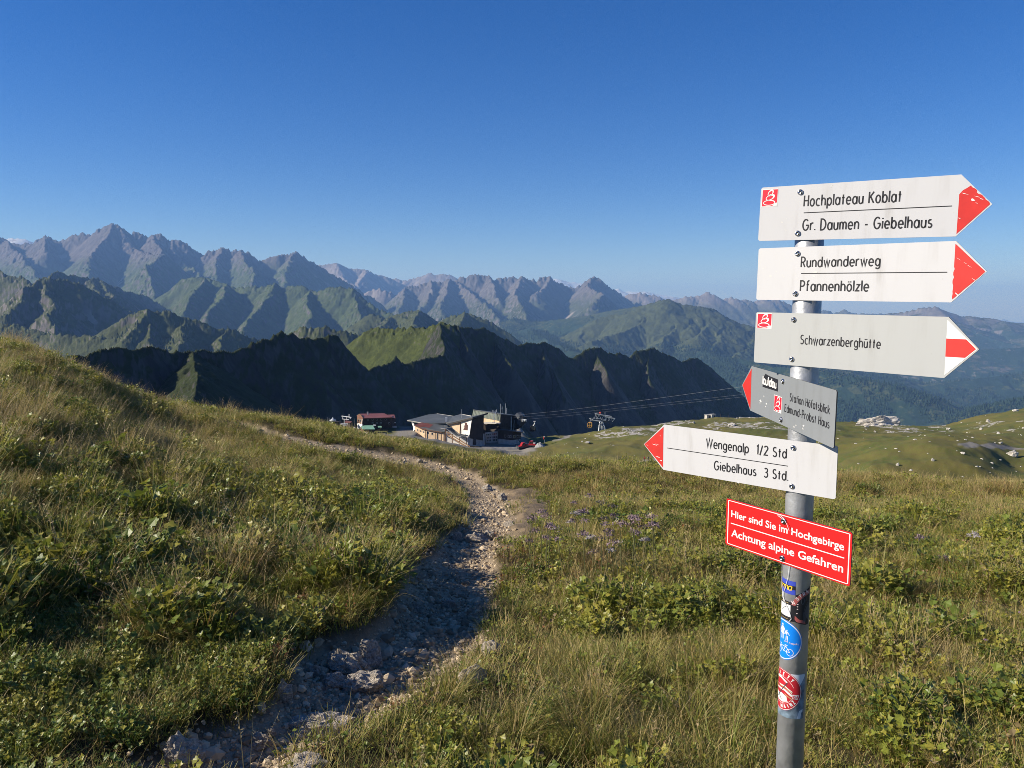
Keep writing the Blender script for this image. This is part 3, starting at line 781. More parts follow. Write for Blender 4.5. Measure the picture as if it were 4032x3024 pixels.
def leaf_shape(kind):
    if kind == 'palm':       # lobed round leaf
        pts = []
        for i in range(15):
            a = math.radians(-150 + 300 * i / 14)
            rr = 1.0 * (.80 + .20 * math.cos(5 * a))
            pts.append((rr * math.sin(a), .15 + rr * math.cos(a)))
        return pts
    if kind == 'heart':
        return [(0, 0), (.35, -.18), (.62, .1), (.6, .5), (.38, .95), (0, 1.35), (-.38, .95), (-.6, .5), (-.62, .1), (-.35, -.18)]
    return [(0, 0), (.2, .3), (.27, .75), (.17, 1.3), (0, 1.75), (-.17, 1.3), (-.27, .75), (-.2, .3)]

def leaves(n, h, size, spread, kind, r=rng, droop=.5, stem=True, upright=0.0):
    V_ = []; F_ = []; T_ = []
    pts = leaf_shape(kind)
    for i in range(n):
        a = r.rand() * 6.283; rr = spread * math.sqrt(r.rand())
        tip = np.array([rr * math.cos(a), rr * math.sin(a), h * (.45 + .65 * r.rand())])
        base = np.array([tip[0] * .25, tip[1] * .25, 0])
        s = size * (.55 + .8 * r.rand())
        da = a + r.normal(0, .9)
        tilt = r.normal(.15, droop) + upright
        fx = np.array([math.cos(da) * math.cos(tilt), math.sin(da) * math.cos(tilt), math.sin(tilt)])
        sx = np.array([-math.sin(da), math.cos(da), r.normal(0, .35)]); sx /= np.linalg.norm(sx)
        nn = np.cross(fx, sx)
        fold = r.uniform(.08, .4)
        b = len(V_)
        V_.append(tip + fx * s * .35 - nn * s * .04); T_.append(.5)
        for (x, y) in pts:
            V_.append(tip + s * (fx * y * .62 + sx * x * .8 + nn * (fold * abs(x) - .18 * y * y * .5))); T_.append(.5)
        m = len(pts)
        for k in range(m):
            F_.append((b, b + 1 + k, b + 1 + (k + 1) % m, b))
        if stem:
            b = len(V_); q = np.array([-math.sin(a), math.cos(a), 0]) * .0016
            V_ += [base - q, base + q, tip + q, tip - q]; T_ += [0, 0, .3, .3]
            F_.append((b, b + 1, b + 2, b + 3))
    return V_, F_, T_

def seedstalks(n, h, spread, r=rng):
    V_ = []; F_ = []; T_ = []
    for i in range(n):
        v, f, t = blades(1, h, .15, .0030, spread, .16, .75, 6, r)
        b = len(V_); V_ += v; F_ += [tuple(k + b for k in q) for q in f]; T_ += t
        tipc = (np.array(v[-1]) + np.array(v[-4])) / 2; d = np.array(v[-1]) - np.array(v[-4])
        for k in range(9):                       # loose seed head
            q = np.array(v[-5]) + (np.array(v[-1]) - np.array(v[-5])) * (k / 8.0)
            o = r.normal(0, 1, 3); o /= np.linalg.norm(o); o *= .012
            b = len(V_); e = np.array([o[1], -o[0], .3 * o[2]]) * .28
            V_ += [q, q + o + e, q + o * 1.6, q + o - e]; T_ += [1, 1, 1, 1]; F_.append((b, b + 1, b + 2, b + 3))
    return V_, F_, T_

def proto(name, parts, mats):
    V_ = []; F_ = []; T_ = []; M_ = []
    for (v, f, t), mi in parts:
        b = len(V_); V_ += list(v); T_ += list(t)
        F_ += [tuple(k + b for k in q) for q in f]; M_ += [mi] * len(f)
    F2 = [q if q[0] != q[3] else q[:3] for q in F_]
    me = D.meshes.new(name); me.from_pydata([tuple(p) for p in V_], [], F2)
    for m in mats: me.materials.append(m)
    me.polygons.foreach_set("material_index", M_)
    at_ = me.attributes.new("t", 'FLOAT', 'POINT'); at_.data.foreach_set("value", np.array(T_, np.float32))
    me.update()
    return D.objects.new(name, me)

def collection_of(name, obs):
    c = D.collections.new(name)
    for o in obs: c.objects.link(o)
    return c

def scatter(name, coll, n_proto, pts, rot, scl, tone, extra_mat=None):
    n = len(pts)
    me = D.meshes.new(name)
    me.vertices.add(n); me.vertices.foreach_set("co", np.asarray(pts, np.float32).ravel())
    for an, tp, val in (("rot", 'FLOAT_VECTOR', rot), ("scl", 'FLOAT', scl), ("tone", 'FLOAT', tone), ("pick", 'INT', rng.randint(0, n_proto, n))):
        a = me.attributes.new(an, tp, 'POINT')
        a.data.foreach_set("vector" if tp == 'FLOAT_VECTOR' else "value", np.asarray(val, np.int32 if tp == 'INT' else np.float32).ravel())
    me.update()
    o = D.objects.new(name, me); COL.objects.link(o)
    ng = D.node_groups.new(name, 'GeometryNodeTree')
    ng.interface.new_socket("Geometry", in_out='INPUT', socket_type='NodeSocketGeometry')
    ng.interface.new_socket("Geometry", in_out='OUTPUT', socket_type='NodeSocketGeometry')
    N = ng.nodes; L = ng.links
    gi = N.new("NodeGroupInput"); go = N.new("NodeGroupOutput")
    ci = N.new("GeometryNodeCollectionInfo"); ci.inputs["Collection"].default_value = coll
    ci.inputs["Separate Children"].default_value = True; ci.inputs["Reset Children"].default_value = True
    ip = N.new("GeometryNodeInstanceOnPoints"); ip.inputs["Pick Instance"].default_value = True
    def na(nm, tp):
        q = N.new("GeometryNodeInputNamedAttribute"); q.data_type = tp; q.inputs["Name"].default_value = nm
        return q.outputs["Attribute"]
    L.new(gi.outputs[0], ip.inputs["Points"]); L.new(ci.outputs[0], ip.inputs["Instance"])
    L.new(na("pick", 'INT'), ip.inputs["Instance Index"])
    e2r = N.new("FunctionNodeEulerToRotation"); L.new(na("rot", 'FLOAT_VECTOR'), e2r.inputs[0])
    L.new(e2r.outputs[0], ip.inputs["Rotation"]); L.new(na("scl", 'FLOAT'), ip.inputs["Scale"])
    L.new(ip.outputs[0], go.inputs[0])
    md = o.modifiers.new("instances", 'NODES'); md.node_group = ng
    return setp(o, kind="stuff")

_r = np.random.RandomState(3)
C_DRY = collection_of("proto_dry", [proto("dry_tuft", [(blades(50, .20, .3, .0028, .08, .25, .9, 4, _r), 0), (seedstalks(2, .28, .05, _r), 1)], [M_DRY, M_STRAW]) for i in range(4)])
C_LUSH = collection_of("proto_lush", [proto("green_tuft", [(blades(56, .14, .3, .0032, .085, .3, .9, 3, _r), 0)], [M_LUSH]) for i in range(3)] + [proto("mixed_tuft", [(blades(34, .14, .3, .003, .085, .3, .9, 3, _r), 0), (blades(16, .2, .3, .003, .08, .3, .8, 3, _r), 1), (leaves(12, .09, .014, .08, 'palm', _r), 2)], [M_LUSH, M_DRY, M_HERB])])
C_SHORT = collection_of("proto_short", [proto("short_turf", [(blades(44, .085, .35, .0034, .095, .5, .8, 3, _r), 0), (blades(20, .10, .3, .003, .09, .4, .8, 3, _r), 1), (leaves(14, .045, .011, .09, 'palm', _r, stem=False), 2)], [M_LUSH, M_DRY, M_HERB]) for i in range(4)])
C_HERB = collection_of("proto_herb", [proto("herb_clump", [(leaves(60, .13, .023, .13, 'palm', _r), 0), (blades(10, .22, .3, .004, .09, .3, .8, 3, _r), 1)], [M_HERB, M_LUSH]) for i in range(2)]
                       + [proto("herb_clump_small", [(leaves(80, .11, .016, .12, 'palm', _r), 0), (leaves(4, .1, .03, .12, 'long', _r), 1)], [M_HERB, M_WILT]),
                          proto("herb_clump_long", [(leaves(46, .15, .020, .12, 'long', _r, upright=.3), 0), (leaves(16, .11, .026, .12, 'heart', _r), 0)], [M_HERB])])
C_SEDGE = collection_of("proto_sedge", [proto("sedge_tuft", [(blades(40, .15, .3, .0035, .09, .35, .8, 3, _r), 0), (blades(18, .18, .3, .0035, .08, .3, .8, 3, _r), 1), (leaves(10, .09, .014, .10, 'palm', _r), 2)], [M_SEDGE, M_DRY, M_WILT]) for i in range(3)])
C_TUSSOCK = collection_of("proto_tussock", [proto("tussock", [(blades(150, .34, .25, .0036, .07, .45, 1.25, 6, _r), 0), (blades(46, .38, .2, .0032, .07, .4, 1.2, 6, _r), 1), (seedstalks(5, .52, .06, _r), 2)], [M_LUSH, M_DRY, M_STRAW]) for i in range(3)])
C_STALK = collection_of("proto_stalk", [proto("seed_stalks", [(seedstalks(4, .42, .10, _r), 0)], [M_STRAW]) for i in range(4)])
C_WILT = collection_of("proto_wilt", [proto("wilted_plant", [(leaves(16, .13, .022, .08, 'heart', _r, droop=.9), 0)], [M_WILT]) for i in range(3)])

# ---- where what grows
def sample(dens_ref, yref, pw, y0, y1, seed, smax=.80):
    r = np.random.RandomState(seed)
    ys = np.exp(np.linspace(math.log(y0), math.log(y1), 400))
    dens = dens_ref * np.minimum(1, (yref / ys) ** pw)
    cum = np.concatenate([[0], np.cumsum(.5 * (dens[1:] * ys[1:] + dens[:-1] * ys[:-1]) * 2 * smax * np.diff(ys))])
    n = int(cum[-1])
    y = np.interp(r.rand(n) * cum[-1], cum, ys); x = (r.rand(n) * 2 - 1) * smax * y
    return x, y, r
def env(x, y):
    z = gza(x, y); u, v = pix(x, y, z)
    return z, u, v, _grid_lookup(PSD, x, y), _grid_lookup(A_DIRT, x, y)
def box(u, v, u0, u1, v0, v1, su=40, sv=18):
    return sstep(u0 - su, u0 + su, u) * (1 - sstep(u1 - su, u1 + su, u)) * sstep(v0 - sv, v0 + sv, v) * (1 - sstep(v1 - sv, v1 + sv, v))
def pathu(v):                                   # picture column of the path's middle
    return np.interp(v, [400, 430, 440, 452, 462, 475, 490, 520, 560, 600, 650, 700, 768], [210, 262, 290, 360, 440, 480, 490, 485, 470, 455, 430, 360, 220])
def zones(x, y, u, v):
    left = (u < pathu(v)).astype(float)
    far_side = ((v < 475) & (u > pathu(v)) & (u < 660)).astype(float)
    n1 = fbm(x * .45, y * .45, 3, 201); n2 = fbm(x * 1.3, y * 1.3, 3, 211); n3 = fbm(x * .9 + 40, y * .9, 3, 221); n2b = fbm(x * .8 + 11, y * .8, 4, 241)
    herb_z = .9 * box(u, v, -200, 290, 590, 800, 60, 40) + .75 * box(u, v, 380, 800, 500, 598) * (1 - left) + .65 * box(u, v, 770, 1200, 500, 600) + .75 * far_side
    herb_z += .55 * left * box(u, v, 60, 440, 500, 560) 
    herb_z = herb_z + .40 * left * sstep(450, 500, v)
    herb_z = herb_z + .30 * left * (1 - sstep(440, 500, v))
    dry_z = left * (1 - sstep(430, 560, v)) * .75 + .80 * (1 - left) * box(u, v, 470, 1200, 585, 680) + .7 * left * box(u, v, 200, 430, 590, 680)
    dry_z += .55 * (1 - left) * (1 - far_side) * (1 - sstep(490, 520, v))
    sedge_z = 1.1 * (1 - left) * (1 - far_side) * (1 - sstep(495, 530, v)) + .18
    w_herb = np.clip(1.6 * herb_z + 1.7 * n2b + .4 * n1 + .30, .03, 2.4)
    w_dry = np.clip(.8 * dry_z + 1.1 * n1 + .5 * n3, .05, 2)
    w_lush = np.clip(.65 - .4 * n1 + .6 * n3, .15, 2)
    w_sedge = np.clip(sedge_z + .7 * n3 - .2, .02, 1)
    return left, far_side, w_herb, w_dry, w_lush, w_sedge, n1, n2
X_, Y_, _rr = sample(330., 4.2, 1.22, 1.25, 46., 5)
Z_, U_, V_p, PD_, DD_ = env(X_, Y_)
LEFT, FARS, WH, WD, WL, WS, N1, N2 = zones(X_, Y_, U_, V_p)
edge = sstep(.05, .13, PD_ - .65 * LEFT * sstep(8, 13, Y_))
keep = (_rr.rand(len(X_)) < edge * (1 - .96 * DD_)) & (U_ > -160) & (U_ < 1190)
short_edge = (1 - LEFT) * (1 - sstep(.1, .55, PD_)) + .7 * DD_
tot = WH + WD + WL + WS; pick = _rr.rand(len(X_)) * tot
kind_i = np.where(pick < WH, 0, np.where(pick < WH + WD, 1, np.where(pick < WH + WD + WL, 2, 3)))
short = (_rr.rand(len(X_)) < np.clip(.10 + short_edge + .55 * (1 - LEFT) * sstep(540, 640, V_p), 0, 1)) & (kind_i != 0)
kind_i = np.where(short, 4, kind_i)
grow = 1.0 + .03 * np.clip(Y_ - 4, 0, 22)
clump = (.46 + 1.0 * np.clip(.5 + 1.5 * fbm(X_ * 1.5, Y_ * 1.5, 3, 231), 0, 1.1))     # hummocks and gaps
near_left = LEFT * (1 - sstep(.1, 1.0, PD_)) * sstep(3.3, 3.8, Y_) * (1 - sstep(5.6, 7.4, Y_))
lift = clump * (1 + .32 * near_left + .06 * LEFT) * (1 - .52 * (1 - sstep(.10, .75, PD_)) * (1 - .75 * near_left)) * (1 - .30 * sstep(7, 12, Y_)) * (1 - .62 * LEFT * (1 - sstep(3.2, 3.9, Y_)) * (1 - sstep(.9, 1.8, PD_))) * (1 - .22 * (1 - LEFT))
def put(name, coll, k, sel, base, amp_, tone, tilt=.16):
    i = np.nonzero(sel)[0]; n = len(i)
    rot = np.stack([_rr.normal(0, tilt, n), _rr.normal(0, tilt, n), _rr.rand(n) * 6.283], 1)
    scl = base * (1 + amp_ * _rr.normal(0, 1, n)).clip(.45, 1.9) * grow[i] * lift[i]
    pts = np.stack([X_[i], Y_[i], Z_[i] - .01], 1)
    return scatter(name, coll, k, pts, rot, scl, np.clip(tone[i] + _rr.normal(0, .18, n), 0, 1))
tone_d = .45 + .5 * N2 - .25 * LEFT * (1 - sstep(430, 520, V_p))
tone_g = .50 + 1.0 * N1 + .25 * LEFT * sstep(560, 700, V_p)
tone_h = .45 + .9 * N2 - .35 * FARS + .35 * LEFT * sstep(520, 640, V_p)
put("herbs", C_HERB, 4, keep & (kind_i == 0), .92, .22, tone_h)
put("dry_grass", C_DRY, 4, keep & (kind_i == 1), .86, .22, tone_d)
put("meadow_grass", C_LUSH, 4, keep & (kind_i == 2), .95, .22, tone_g)
put("russet_grass", C_SEDGE, 3, keep & (kind_i == 3), .95, .22, tone_d)
put("short_turf", C_SHORT, 4, keep & (kind_i == 4), 1.0, .2, tone_g)
# low undergrowth everywhere so that the soil hardly shows
X_, Y_, _rr = sample(150., 4.2, 1.35, 1.25, 30., 15)
Z_, U_, V_p, PD_, DD_ = env(X_, Y_)
LEFT, FARS, WH, WD, WL, WS, N1, N2 = zones(X_, Y_, U_, V_p)
keep = (_rr.rand(len(X_)) < sstep(.0, .10, PD_) * (1 - .95 * DD_)) & (U_ > -160) & (U_ < 1190)
grow = 1.0 + .05 * np.clip(Y_ - 4, 0, 22); lift = 1 - .2 * LEFT * (1 - sstep(3.2, 3.9, Y_)) * (1 - sstep(.9, 1.6, PD_))
put("undergrowth", C_SHORT, 4, keep, 1.05, .2, .5 + .5 * N1, .1)
# the low leafy carpet at the foot of the left bank
_lx = _rr.uniform(-2.6, -.7, 5200); _ly = _rr.uniform(1.6, 3.9, 5200)
X_, Y_ = _lx, _ly; Z_, U_, V_p, PD_, DD_ = env(X_, Y_); N1 = fbm(X_ * 1.2, Y_ * 1.2, 3, 77); grow = np.ones(len(X_)); lift = .55 + .25 * N1; _t = _rr.rand(len(X_))
keep = (PD_ > .06) & (U_ < pathu(V_p)) & (_t < .22)
put("herbs", C_HERB, 4, keep & (_t + .12 * N1 < .13), 1., .2, .6 + .5 * N1); put("short_turf", C_SHORT, 4, keep & (_t + .12 * N1 >= .13), 1.5, .2, .6 + .4 * N1)
# tall tussocks: some where the photograph has them, some loose
X_, Y_, _rr = sample(2.6, 5., .9, 1.6, 40., 25)
spots = [(430, 640), (395, 618), (410, 590), (330, 665), (300, 690), (250, 640), (210, 690), (545, 722), (575, 735), (515, 745), (640, 742), (690, 730), (725, 745), (480, 752), (610, 760), (455, 690), (300, 590), (350, 610), (150, 640), (120, 560), (60, 560), (468, 524), (440, 545), (425, 610), (370, 600), (700, 675), (830, 735), (960, 700), (180, 730), (60, 700)]
sp = [hit(u, v, GZ) for u, v in spots]
X_ = np.concatenate([X_, [p[0] for p in sp]]); Y_ = np.concatenate([Y_, [p[1] for p in sp]])
Z_, U_, V_p, PD_, DD_ = env(X_, Y_); LEFT, FARS, WH, WD, WL, WS, N1, N2 = zones(X_, Y_, U_, V_p)
forced = np.arange(len(X_)) >= len(X_) - len(sp)
keep = ((PD_ > .15) & (DD_ < .3) & (_rr.rand(len(X_)) < .35 + .6 * LEFT) & ((Y_ > 3.7) | (LEFT < .5)) | forced & ((Y_ > 3.5) | (LEFT < .5)) & (PD_ > .08)) & (U_ > -160) & (U_ < 1190)
grow = np.ones(len(X_)); lift = .78 + .25 * LEFT
put("tussocks", C_TUSSOCK, 3, keep, .80, .2, .4 + .5 * N1, .18)
X_, Y_, _rr = sample(8., 5., 1.0, 1.6, 44., 35)
Z_, U_, V_p, PD_, DD_ = env(X_, Y_); LEFT, FARS, WH, WD, WL, WS, N1, N2 = zones(X_, Y_, U_, V_p)
keep = (PD_ > .03) & (DD_ < .4) & (_rr.rand(len(X_)) < np.clip(.25 + .5 * WD, 0, 1)) & (U_ > -160) & (U_ < 1190)
grow = np.ones(len(X_)); lift = .85 + .2 * LEFT
put("seeding_grass", C_STALK, 4, keep, .85, .25, .5 + .4 * N2, .2)
X_, Y_, _rr = sample(7., 5., 1.0, 1.6, 30., 45)
_n0 = len(X_); _b = [hit(500 + 165 * _rr.rand() ** 1.2, 540 + 50 * _rr.rand(), GZ) for _ in range(90)]
X_ = np.concatenate([X_, [q[0] for q in _b]]); Y_ = np.concatenate([Y_, [q[1] for q in _b]]); FLOWERBED = np.arange(len(X_)) >= _n0
Z_, U_, V_p, PD_, DD_ = env(X_, Y_); LEFT, FARS, WH, WD, WL, WS, N1, N2 = zones(X_, Y_, U_, V_p)
keep = (PD_ > .06) & (DD_ < .3) & (_rr.rand(len(X_)) < np.clip(.12 + .5 * WH, 0, 1)) & (U_ > -160) & (U_ < 1190) & ((Y_ > 3.6) | (LEFT < .5)) | FLOWERBED
grow = np.ones(len(X_)); lift = .8 + .25 * LEFT
put("wilted_herbs", C_WILT, 3, keep, .85, .3, .5 + .5 * N2, .2)

# the same growth beside and behind the camera
_q = np.random.RandomState(91)
X_ = _q.uniform(-8, 8, 26000); Y_ = _q.uniform(-2.5, 8, 26000)
_k = (np.abs(X_) > .80 * np.maximum(Y_, 0) + .22) & (np.hypot(X_, Y_) > .75); X_, Y_ = X_[_k], Y_[_k]
Z_ = gza(X_, Y_) - .03; PD_ = _grid_lookup(PSD, X_, Y_); N1 = fbm(X_ * .6, Y_ * .6, 3, 7); _rr = _q
grow = np.ones(len(X_)); lift = .75 + .4 * N1; _t = _q.rand(len(X_)); keep = PD_ > .1
put("herbs", C_HERB, 4, keep & (_t + .4 * N1 < .26), .9, .2, .5 + .4 * N1)
put("meadow_grass", C_LUSH, 4, keep & (_t + .4 * N1 >= .26) & (_t < .62), .9, .2, .5 + .4 * N1)
put("dry_grass", C_DRY, 4, keep & (_t + .4 * N1 >= .26) & (_t >= .62) & (_t < .8), .8, .2, .5 + .4 * N1)
put("short_turf", C_SHORT, 4, keep & (_t >= .8), 1., .2, .5 + .4 * N1)

# ---- stones
M_STONE = mat("limestone", (.50, .44, .36), .9, noise=(6., .45, (.27, .23, .18)), bump=(22., .7))
M_STONE_PALE = mat("pale_limestone", (.52, .49, .44), .9, noise=(1.2, .5, (.26, .24, .21)), bump=(4., .7))
def rock_mesh(name, seed, sub=3, flat=(1, .8, .55), rough=.35, material=None, facets=5):
    bm = bmesh.new(); bmesh.ops.create_icosphere(bm, subdivisions=sub, radius=1.0)
    r = np.random.RandomState(seed)
    P = np.array([v.co[:] for v in bm.verts])
    for k in range(facets):                       # broken planes
        n = r.normal(0, 1, 3); n /= np.linalg.norm(n); d = r.uniform(.55, .85)
        s = P @ n - d; P = P - np.outer(np.clip(s, 0, None) * .9, n)
    o = seed * 3.7
    nz_ = fbm(P[:, 0] * 1.6 + o, P[:, 1] * 1.6 + P[:, 2] * 1.3, 4, seed) + .4 * ridged(P[:, 1] * 2.5 + o, P[:, 2] * 2.5 + P[:, 0], 3, seed + 3) - .3
    P = P * (1 + rough * .6 * nz_)[:, None] * np.array(flat)
    for v, p in zip(bm.verts, P): v.co = p
    me = D.meshes.new(name); bm.to_mesh(me); bm.free()
    me.materials.append(material or M_STONE)
    return me
_pb = NT("pebbles"); _oi = _pb.n.new("ShaderNodeObjectInfo")
M_PEBBLE = _pb.done(_pb.mix(_oi.outputs["Random"], (.20, .148, .092), (.55, .44, .30)), .9)
C_GRAVEL = collection_of("proto_gravel", [D.objects.new("pebble", rock_mesh("pebble", 300 + i, 1, (1, .8, .65), .3, M_PEBBLE)) for i in range(6)])
gx, gy, _rr = sample(3200., 3.4, 1.7, 1.25, 34., 55)
_pd = _grid_lookup(PSD, gx, gy)
k_ = (_pd < .05) & (_rr.rand(len(gx)) < .25 + .75 * sstep(.02, -.10, _pd))
gx, gy = gx[k_], gy[k_]; n_ = len(gx)
gs = np.exp(_rr.normal(math.log(.0095), .62, n_)).clip(.004, .055) * (1 + .03 * np.clip(gy - 4, 0, 30))
scatter("gravel", C_GRAVEL, 6, np.stack([gx, gy, gza(gx, gy) + gs * .12], 1), np.stack([_rr.normal(0, .4, n_), _rr.normal(0, .4, n_), _rr.rand(n_) * 6.28], 1), gs, _rr.rand(n_))
# ------------------------------------------------------------------ the signpost
PX, PY, PR = 0.8188, 2.1464, 0.038
M_GALV = mat("galvanised_steel", (.38, .39, .41), .45, .5, .5, noise=(14., .35), bump=(60., .12))
def weathered(name, base, dirt, amount):
    w = NT(name); tc = w.n.new("ShaderNodeTexCoord").outputs["Object"]
    runs = w.noise(w.vmath('MULTIPLY', tc, (26., 26., 3.)), 1.0, 6, .65)
    blot = w.noise(tc, 7., 6, .6); fine_ = w.noise(tc, 90., 4, .6)
    f_ = w.math('MULTIPLY', w.ss(runs, .46, .78), w.ss(blot, .35, .7))
    f_ = w.math('MAXIMUM', w.math('MULTIPLY', f_, amount), w.math('MULTIPLY', w.ss(fine_, .68, .74), amount * .5))
    return w.done(w.mix(f_, base, dirt), w.math('ADD', .28, w.math('MULTIPLY', blot, .25)))
M_WHITE = weathered("white_enamel", (.51, .51, .525), (.26, .24, .21), .45)
M_GREYW = weathered("pale_grey_enamel", (.375, .385, .385), (.22, .21, .19), .35)
M_ALU = weathered("grey_aluminium_sheet", (.205, .22, .235), (.11, .11, .11), .5)
M_REDS = mat("red_foil", (.55, .030, .025), .45, noise=(30., .12))
M_REDB = mat("red_warning_enamel", (.52, .015, .016), .35)
M_BLACK = mat("black_lettering", (.018, .018, .022), .5)
M_WLET = mat("white_lettering", (.66, .65, .64), .4)
M_LOGO = mat("crimson_foil", (.62, .015, .035), .4)
M_EDGE = mat("dark_sheet_edge", (.06, .06, .065), .5)
M_SCREW = mat("steel_screw", (.42, .42, .45), .22, 1.0, .5)
M_STRING = mat("white_string", (.72, .72, .72), .8)
M_SMUDGE = mat("grey_smudge", (.56, .55, .53), .6)

def arc(cx, cy, rx, ry, a0, a1, n=10):
    return [(cx + rx * math.cos(math.radians(a0 + (a1 - a0) * i / n)), cy + ry * math.sin(math.radians(a0 + (a1 - a0) * i / n))) for i in range(n + 1)]
XH = .66
def glyph(ch):
    """narrow geometric letters with a one-storey a: strokes, width"""
    R = .19; H = XH / 2
    el = lambda cx=R, cy=H, rx=R, ry=H: arc(cx, cy, rx, ry, 0, 360, 18)
    G = {
     'a': ([el(), [(.38, XH), (.38, 0)]], .38), 'b': ([[(0, 1), (0, 0)], el()], .38),
     'c': ([arc(R, H, R, H, 50, 310, 14)], .32), 'd': ([el(), [(.38, 1), (.38, 0)]], .38),
     'e': ([[(.01, H), (.37, H)] + arc(R, H, R, H, 5, 315, 16)], .37),
     'f': ([[(.09, 0), (.09, .82)] + arc(.22, .83, .13, .17, 180, 75, 6), [(0, .62), (.24, .62)]], .24),
     'g': ([el(), [(.38, XH), (.38, -.08)] + arc(.20, -.08, .18, .19, 0, -155, 8)], .38),
     'h': ([[(0, 1), (0, 0)], [(0, .40)] + arc(.17, .42, .17, .24, 180, 0, 8) + [(.34, 0)]], .34),
     'i': ([[(0, XH), (0, 0)], [(0, .84), (0, .94)]], .0),
     'k': ([[(0, 1), (0, 0)], [(.31, XH), (.02, .27)], [(.10, .36), (.34, 0)]], .33),
     'l': ([[(0, 1), (0, 0)]], .0),
     'm': ([[(0, XH), (0, 0)], [(0, .42)] + arc(.14, .44, .14, .22, 180, 0, 7) + [(.28, 0)], [(.28, .42)] + arc(.42, .44, .14, .22, 180, 0, 7) + [(.56, 0)]], .56),
     'n': ([[(0, XH), (0, 0)], [(0, .40)] + arc(.17, .42, .17, .24, 180, 0, 8) + [(.34, 0)]], .34),
     'o': ([el()], .38), 'p': ([[(0, XH), (0, -.30)], el()], .38),
     'r': ([[(0, XH), (0, 0)], [(0, .38)] + arc(.17, .42, .17, .24, 180, 60, 6)], .22),
     's': ([arc(.15, .49, .13, .165, 50, 235, 8) + arc(.15, .165, .14, .165, 75, -150, 9)], .29),
     't': ([[(.11, .90), (.11, 0)], [(0, .62), (.23, .62)]], .23),
     'u': ([[(0, XH), (0, .24)] + arc(.17, .24, .17, .24, 180, 360, 8) + [(.34, XH)], [(.34, XH), (.34, 0)]], .34),
     'w': ([[(0, XH), (.13, 0), (.26, XH), (.39, 0), (.52, XH)]], .52),
     'z': ([[(.02, .62), (.30, .62), (.0, .04), (.31, .04)]], .30),
     'H': ([[(0, 1), (0, 0)], [(.40, 1), (.40, 0)], [(0, .52), (.40, .52)]], .40),
     'K': ([[(0, 1), (0, 0)], [(.40, 1), (.02, .45)], [(.12, .58), (.42, 0)]], .41),
     'G': ([arc(.27, .5, .27, .5, 48, 345, 18) + [(.53, .46)], [(.29, .46), (.54, .46)]], .53),
     'D': ([[(0, 0), (0, 1)] + [(.10, 1)] + arc(.12, .5, .33, .5, 90, -90, 14) + [(0, 0)]], .45),
     'R': ([[(0, 0), (0, 1), (.16, 1)] + arc(.16, .745, .20, .255, 90, -90, 9) + [(0, .49)], [(.16, .49), (.37, 0)]], .37),
     'P': ([[(0, 0), (0, 1), (.16, 1)] + arc(.16, .73, .21, .27, 90, -90, 9) + [(0, .46)]], .37),
     'S': ([arc(.19, .755, .165, .235, 40, 250, 10) + arc(.18, .265, .18, .255, 72, -150, 11)], .37),
     'E': ([[(.34, .96), (0, .96), (0, .04), (.35, .04)], [(0, .52), (.31, .52)]], .34),
     'W': ([[(0, 1), (.17, 0), (.34, 1), (.51, 0), (.68, 1)]], .68),
     '1': ([[(0, .84), (.13, .97), (.13, 0)]], .15),
     '2': ([arc(.19, .77, .18, .22, 165, -35, 9) + [(0, .04), (.39, .04)]], .38),
     '3': ([arc(.18, .765, .16, .22, 150, -80, 9) + arc(.18, .28, .19, .27, 80, -150, 10)], .37),
     '/': ([[(.26, 1.02), (0, -.06)]], .26), '-': ([[(0, .38), (.24, .38)]], .24), '.': ([[(0, .0), (0, .09)]], .0),
    }
    if ch == 'ö': s, w = glyph('o'); return s + [[(.10, .82), (.10, .92)], [(.28, .82), (.28, .92)]], w
    if ch == 'ü': s, w = glyph('u'); return s + [[(.08, .82), (.08, .92)], [(.26, .82), (.26, .92)]], w
    return G[ch]

def ribbon(pts, w, mb, y, xf):
    """flat stroke of width w along 2D points; xf maps (x, z) to board units"""
    P = [np.array(p, float) for p in pts]
    n = len(P); L_ = []; R_ = []
    for i in range(n):
        a = P[max(i - 1, 0)]; b = P[min(i + 1, n - 1)]
        closed = np.allclose(P[0], P[-1]) and n > 3
        if closed and i in (0, n - 1): a, b = P[-2], P[1]
        d1 = (P[i] - a); d2 = (b - P[i])
        if np.linalg.norm(d1) < 1e-9: d1 = d2
        if np.linalg.norm(d2) < 1e-9: d2 = d1
        d1 = d1 / np.linalg.norm(d1); d2 = d2 / np.linalg.norm(d2)
        t = d1 + d2; t = t / (np.linalg.norm(t) + 1e-9)
        nrm = np.array([-t[1], t[0]]); c = max(.35, float(np.array([-d1[1], d1[0]]) @ nrm))
        e = nrm * w * .5 / c
        L_.append(P[i] + e); R_.append(P[i] - e)
    vs = []
    for l, r in zip(L_, R_):
        for q in (l, r):
            X, Z = xf(q); vs.append((X, y, Z))
    fs = [(2 * i, 2 * i + 1, 2 * i + 3, 2 * i + 2) for i in range(n - 1)]
    mb.add(vs, fs)

def layout(text, sp=.20, space=.36):
    x = 0; out = []
    for ch in text:
        if ch == ' ': x += space; continue
        s, w = glyph(ch)
        for st in s: out.append([(px + x, pz) for px, pz in st])
        x += w + sp
    return out, x - sp
def write(mb, text, x0, x1, base, cap, y, weight=.135, slope=0.0, shear=0.0):
    st, W = layout(text); kx = (x1 - x0) / W
    for s in st:
        ribbon(s, weight, mb, y, lambda q: (x0 + q[0] * kx, base + q[1] * cap + slope * (q[0] * kx)))

def flat_poly(mb, pts, y, mi=0):
    mb.add([(p[0], y, p[1]) for p in pts], [tuple(range(len(pts)))[::-1]], mi)

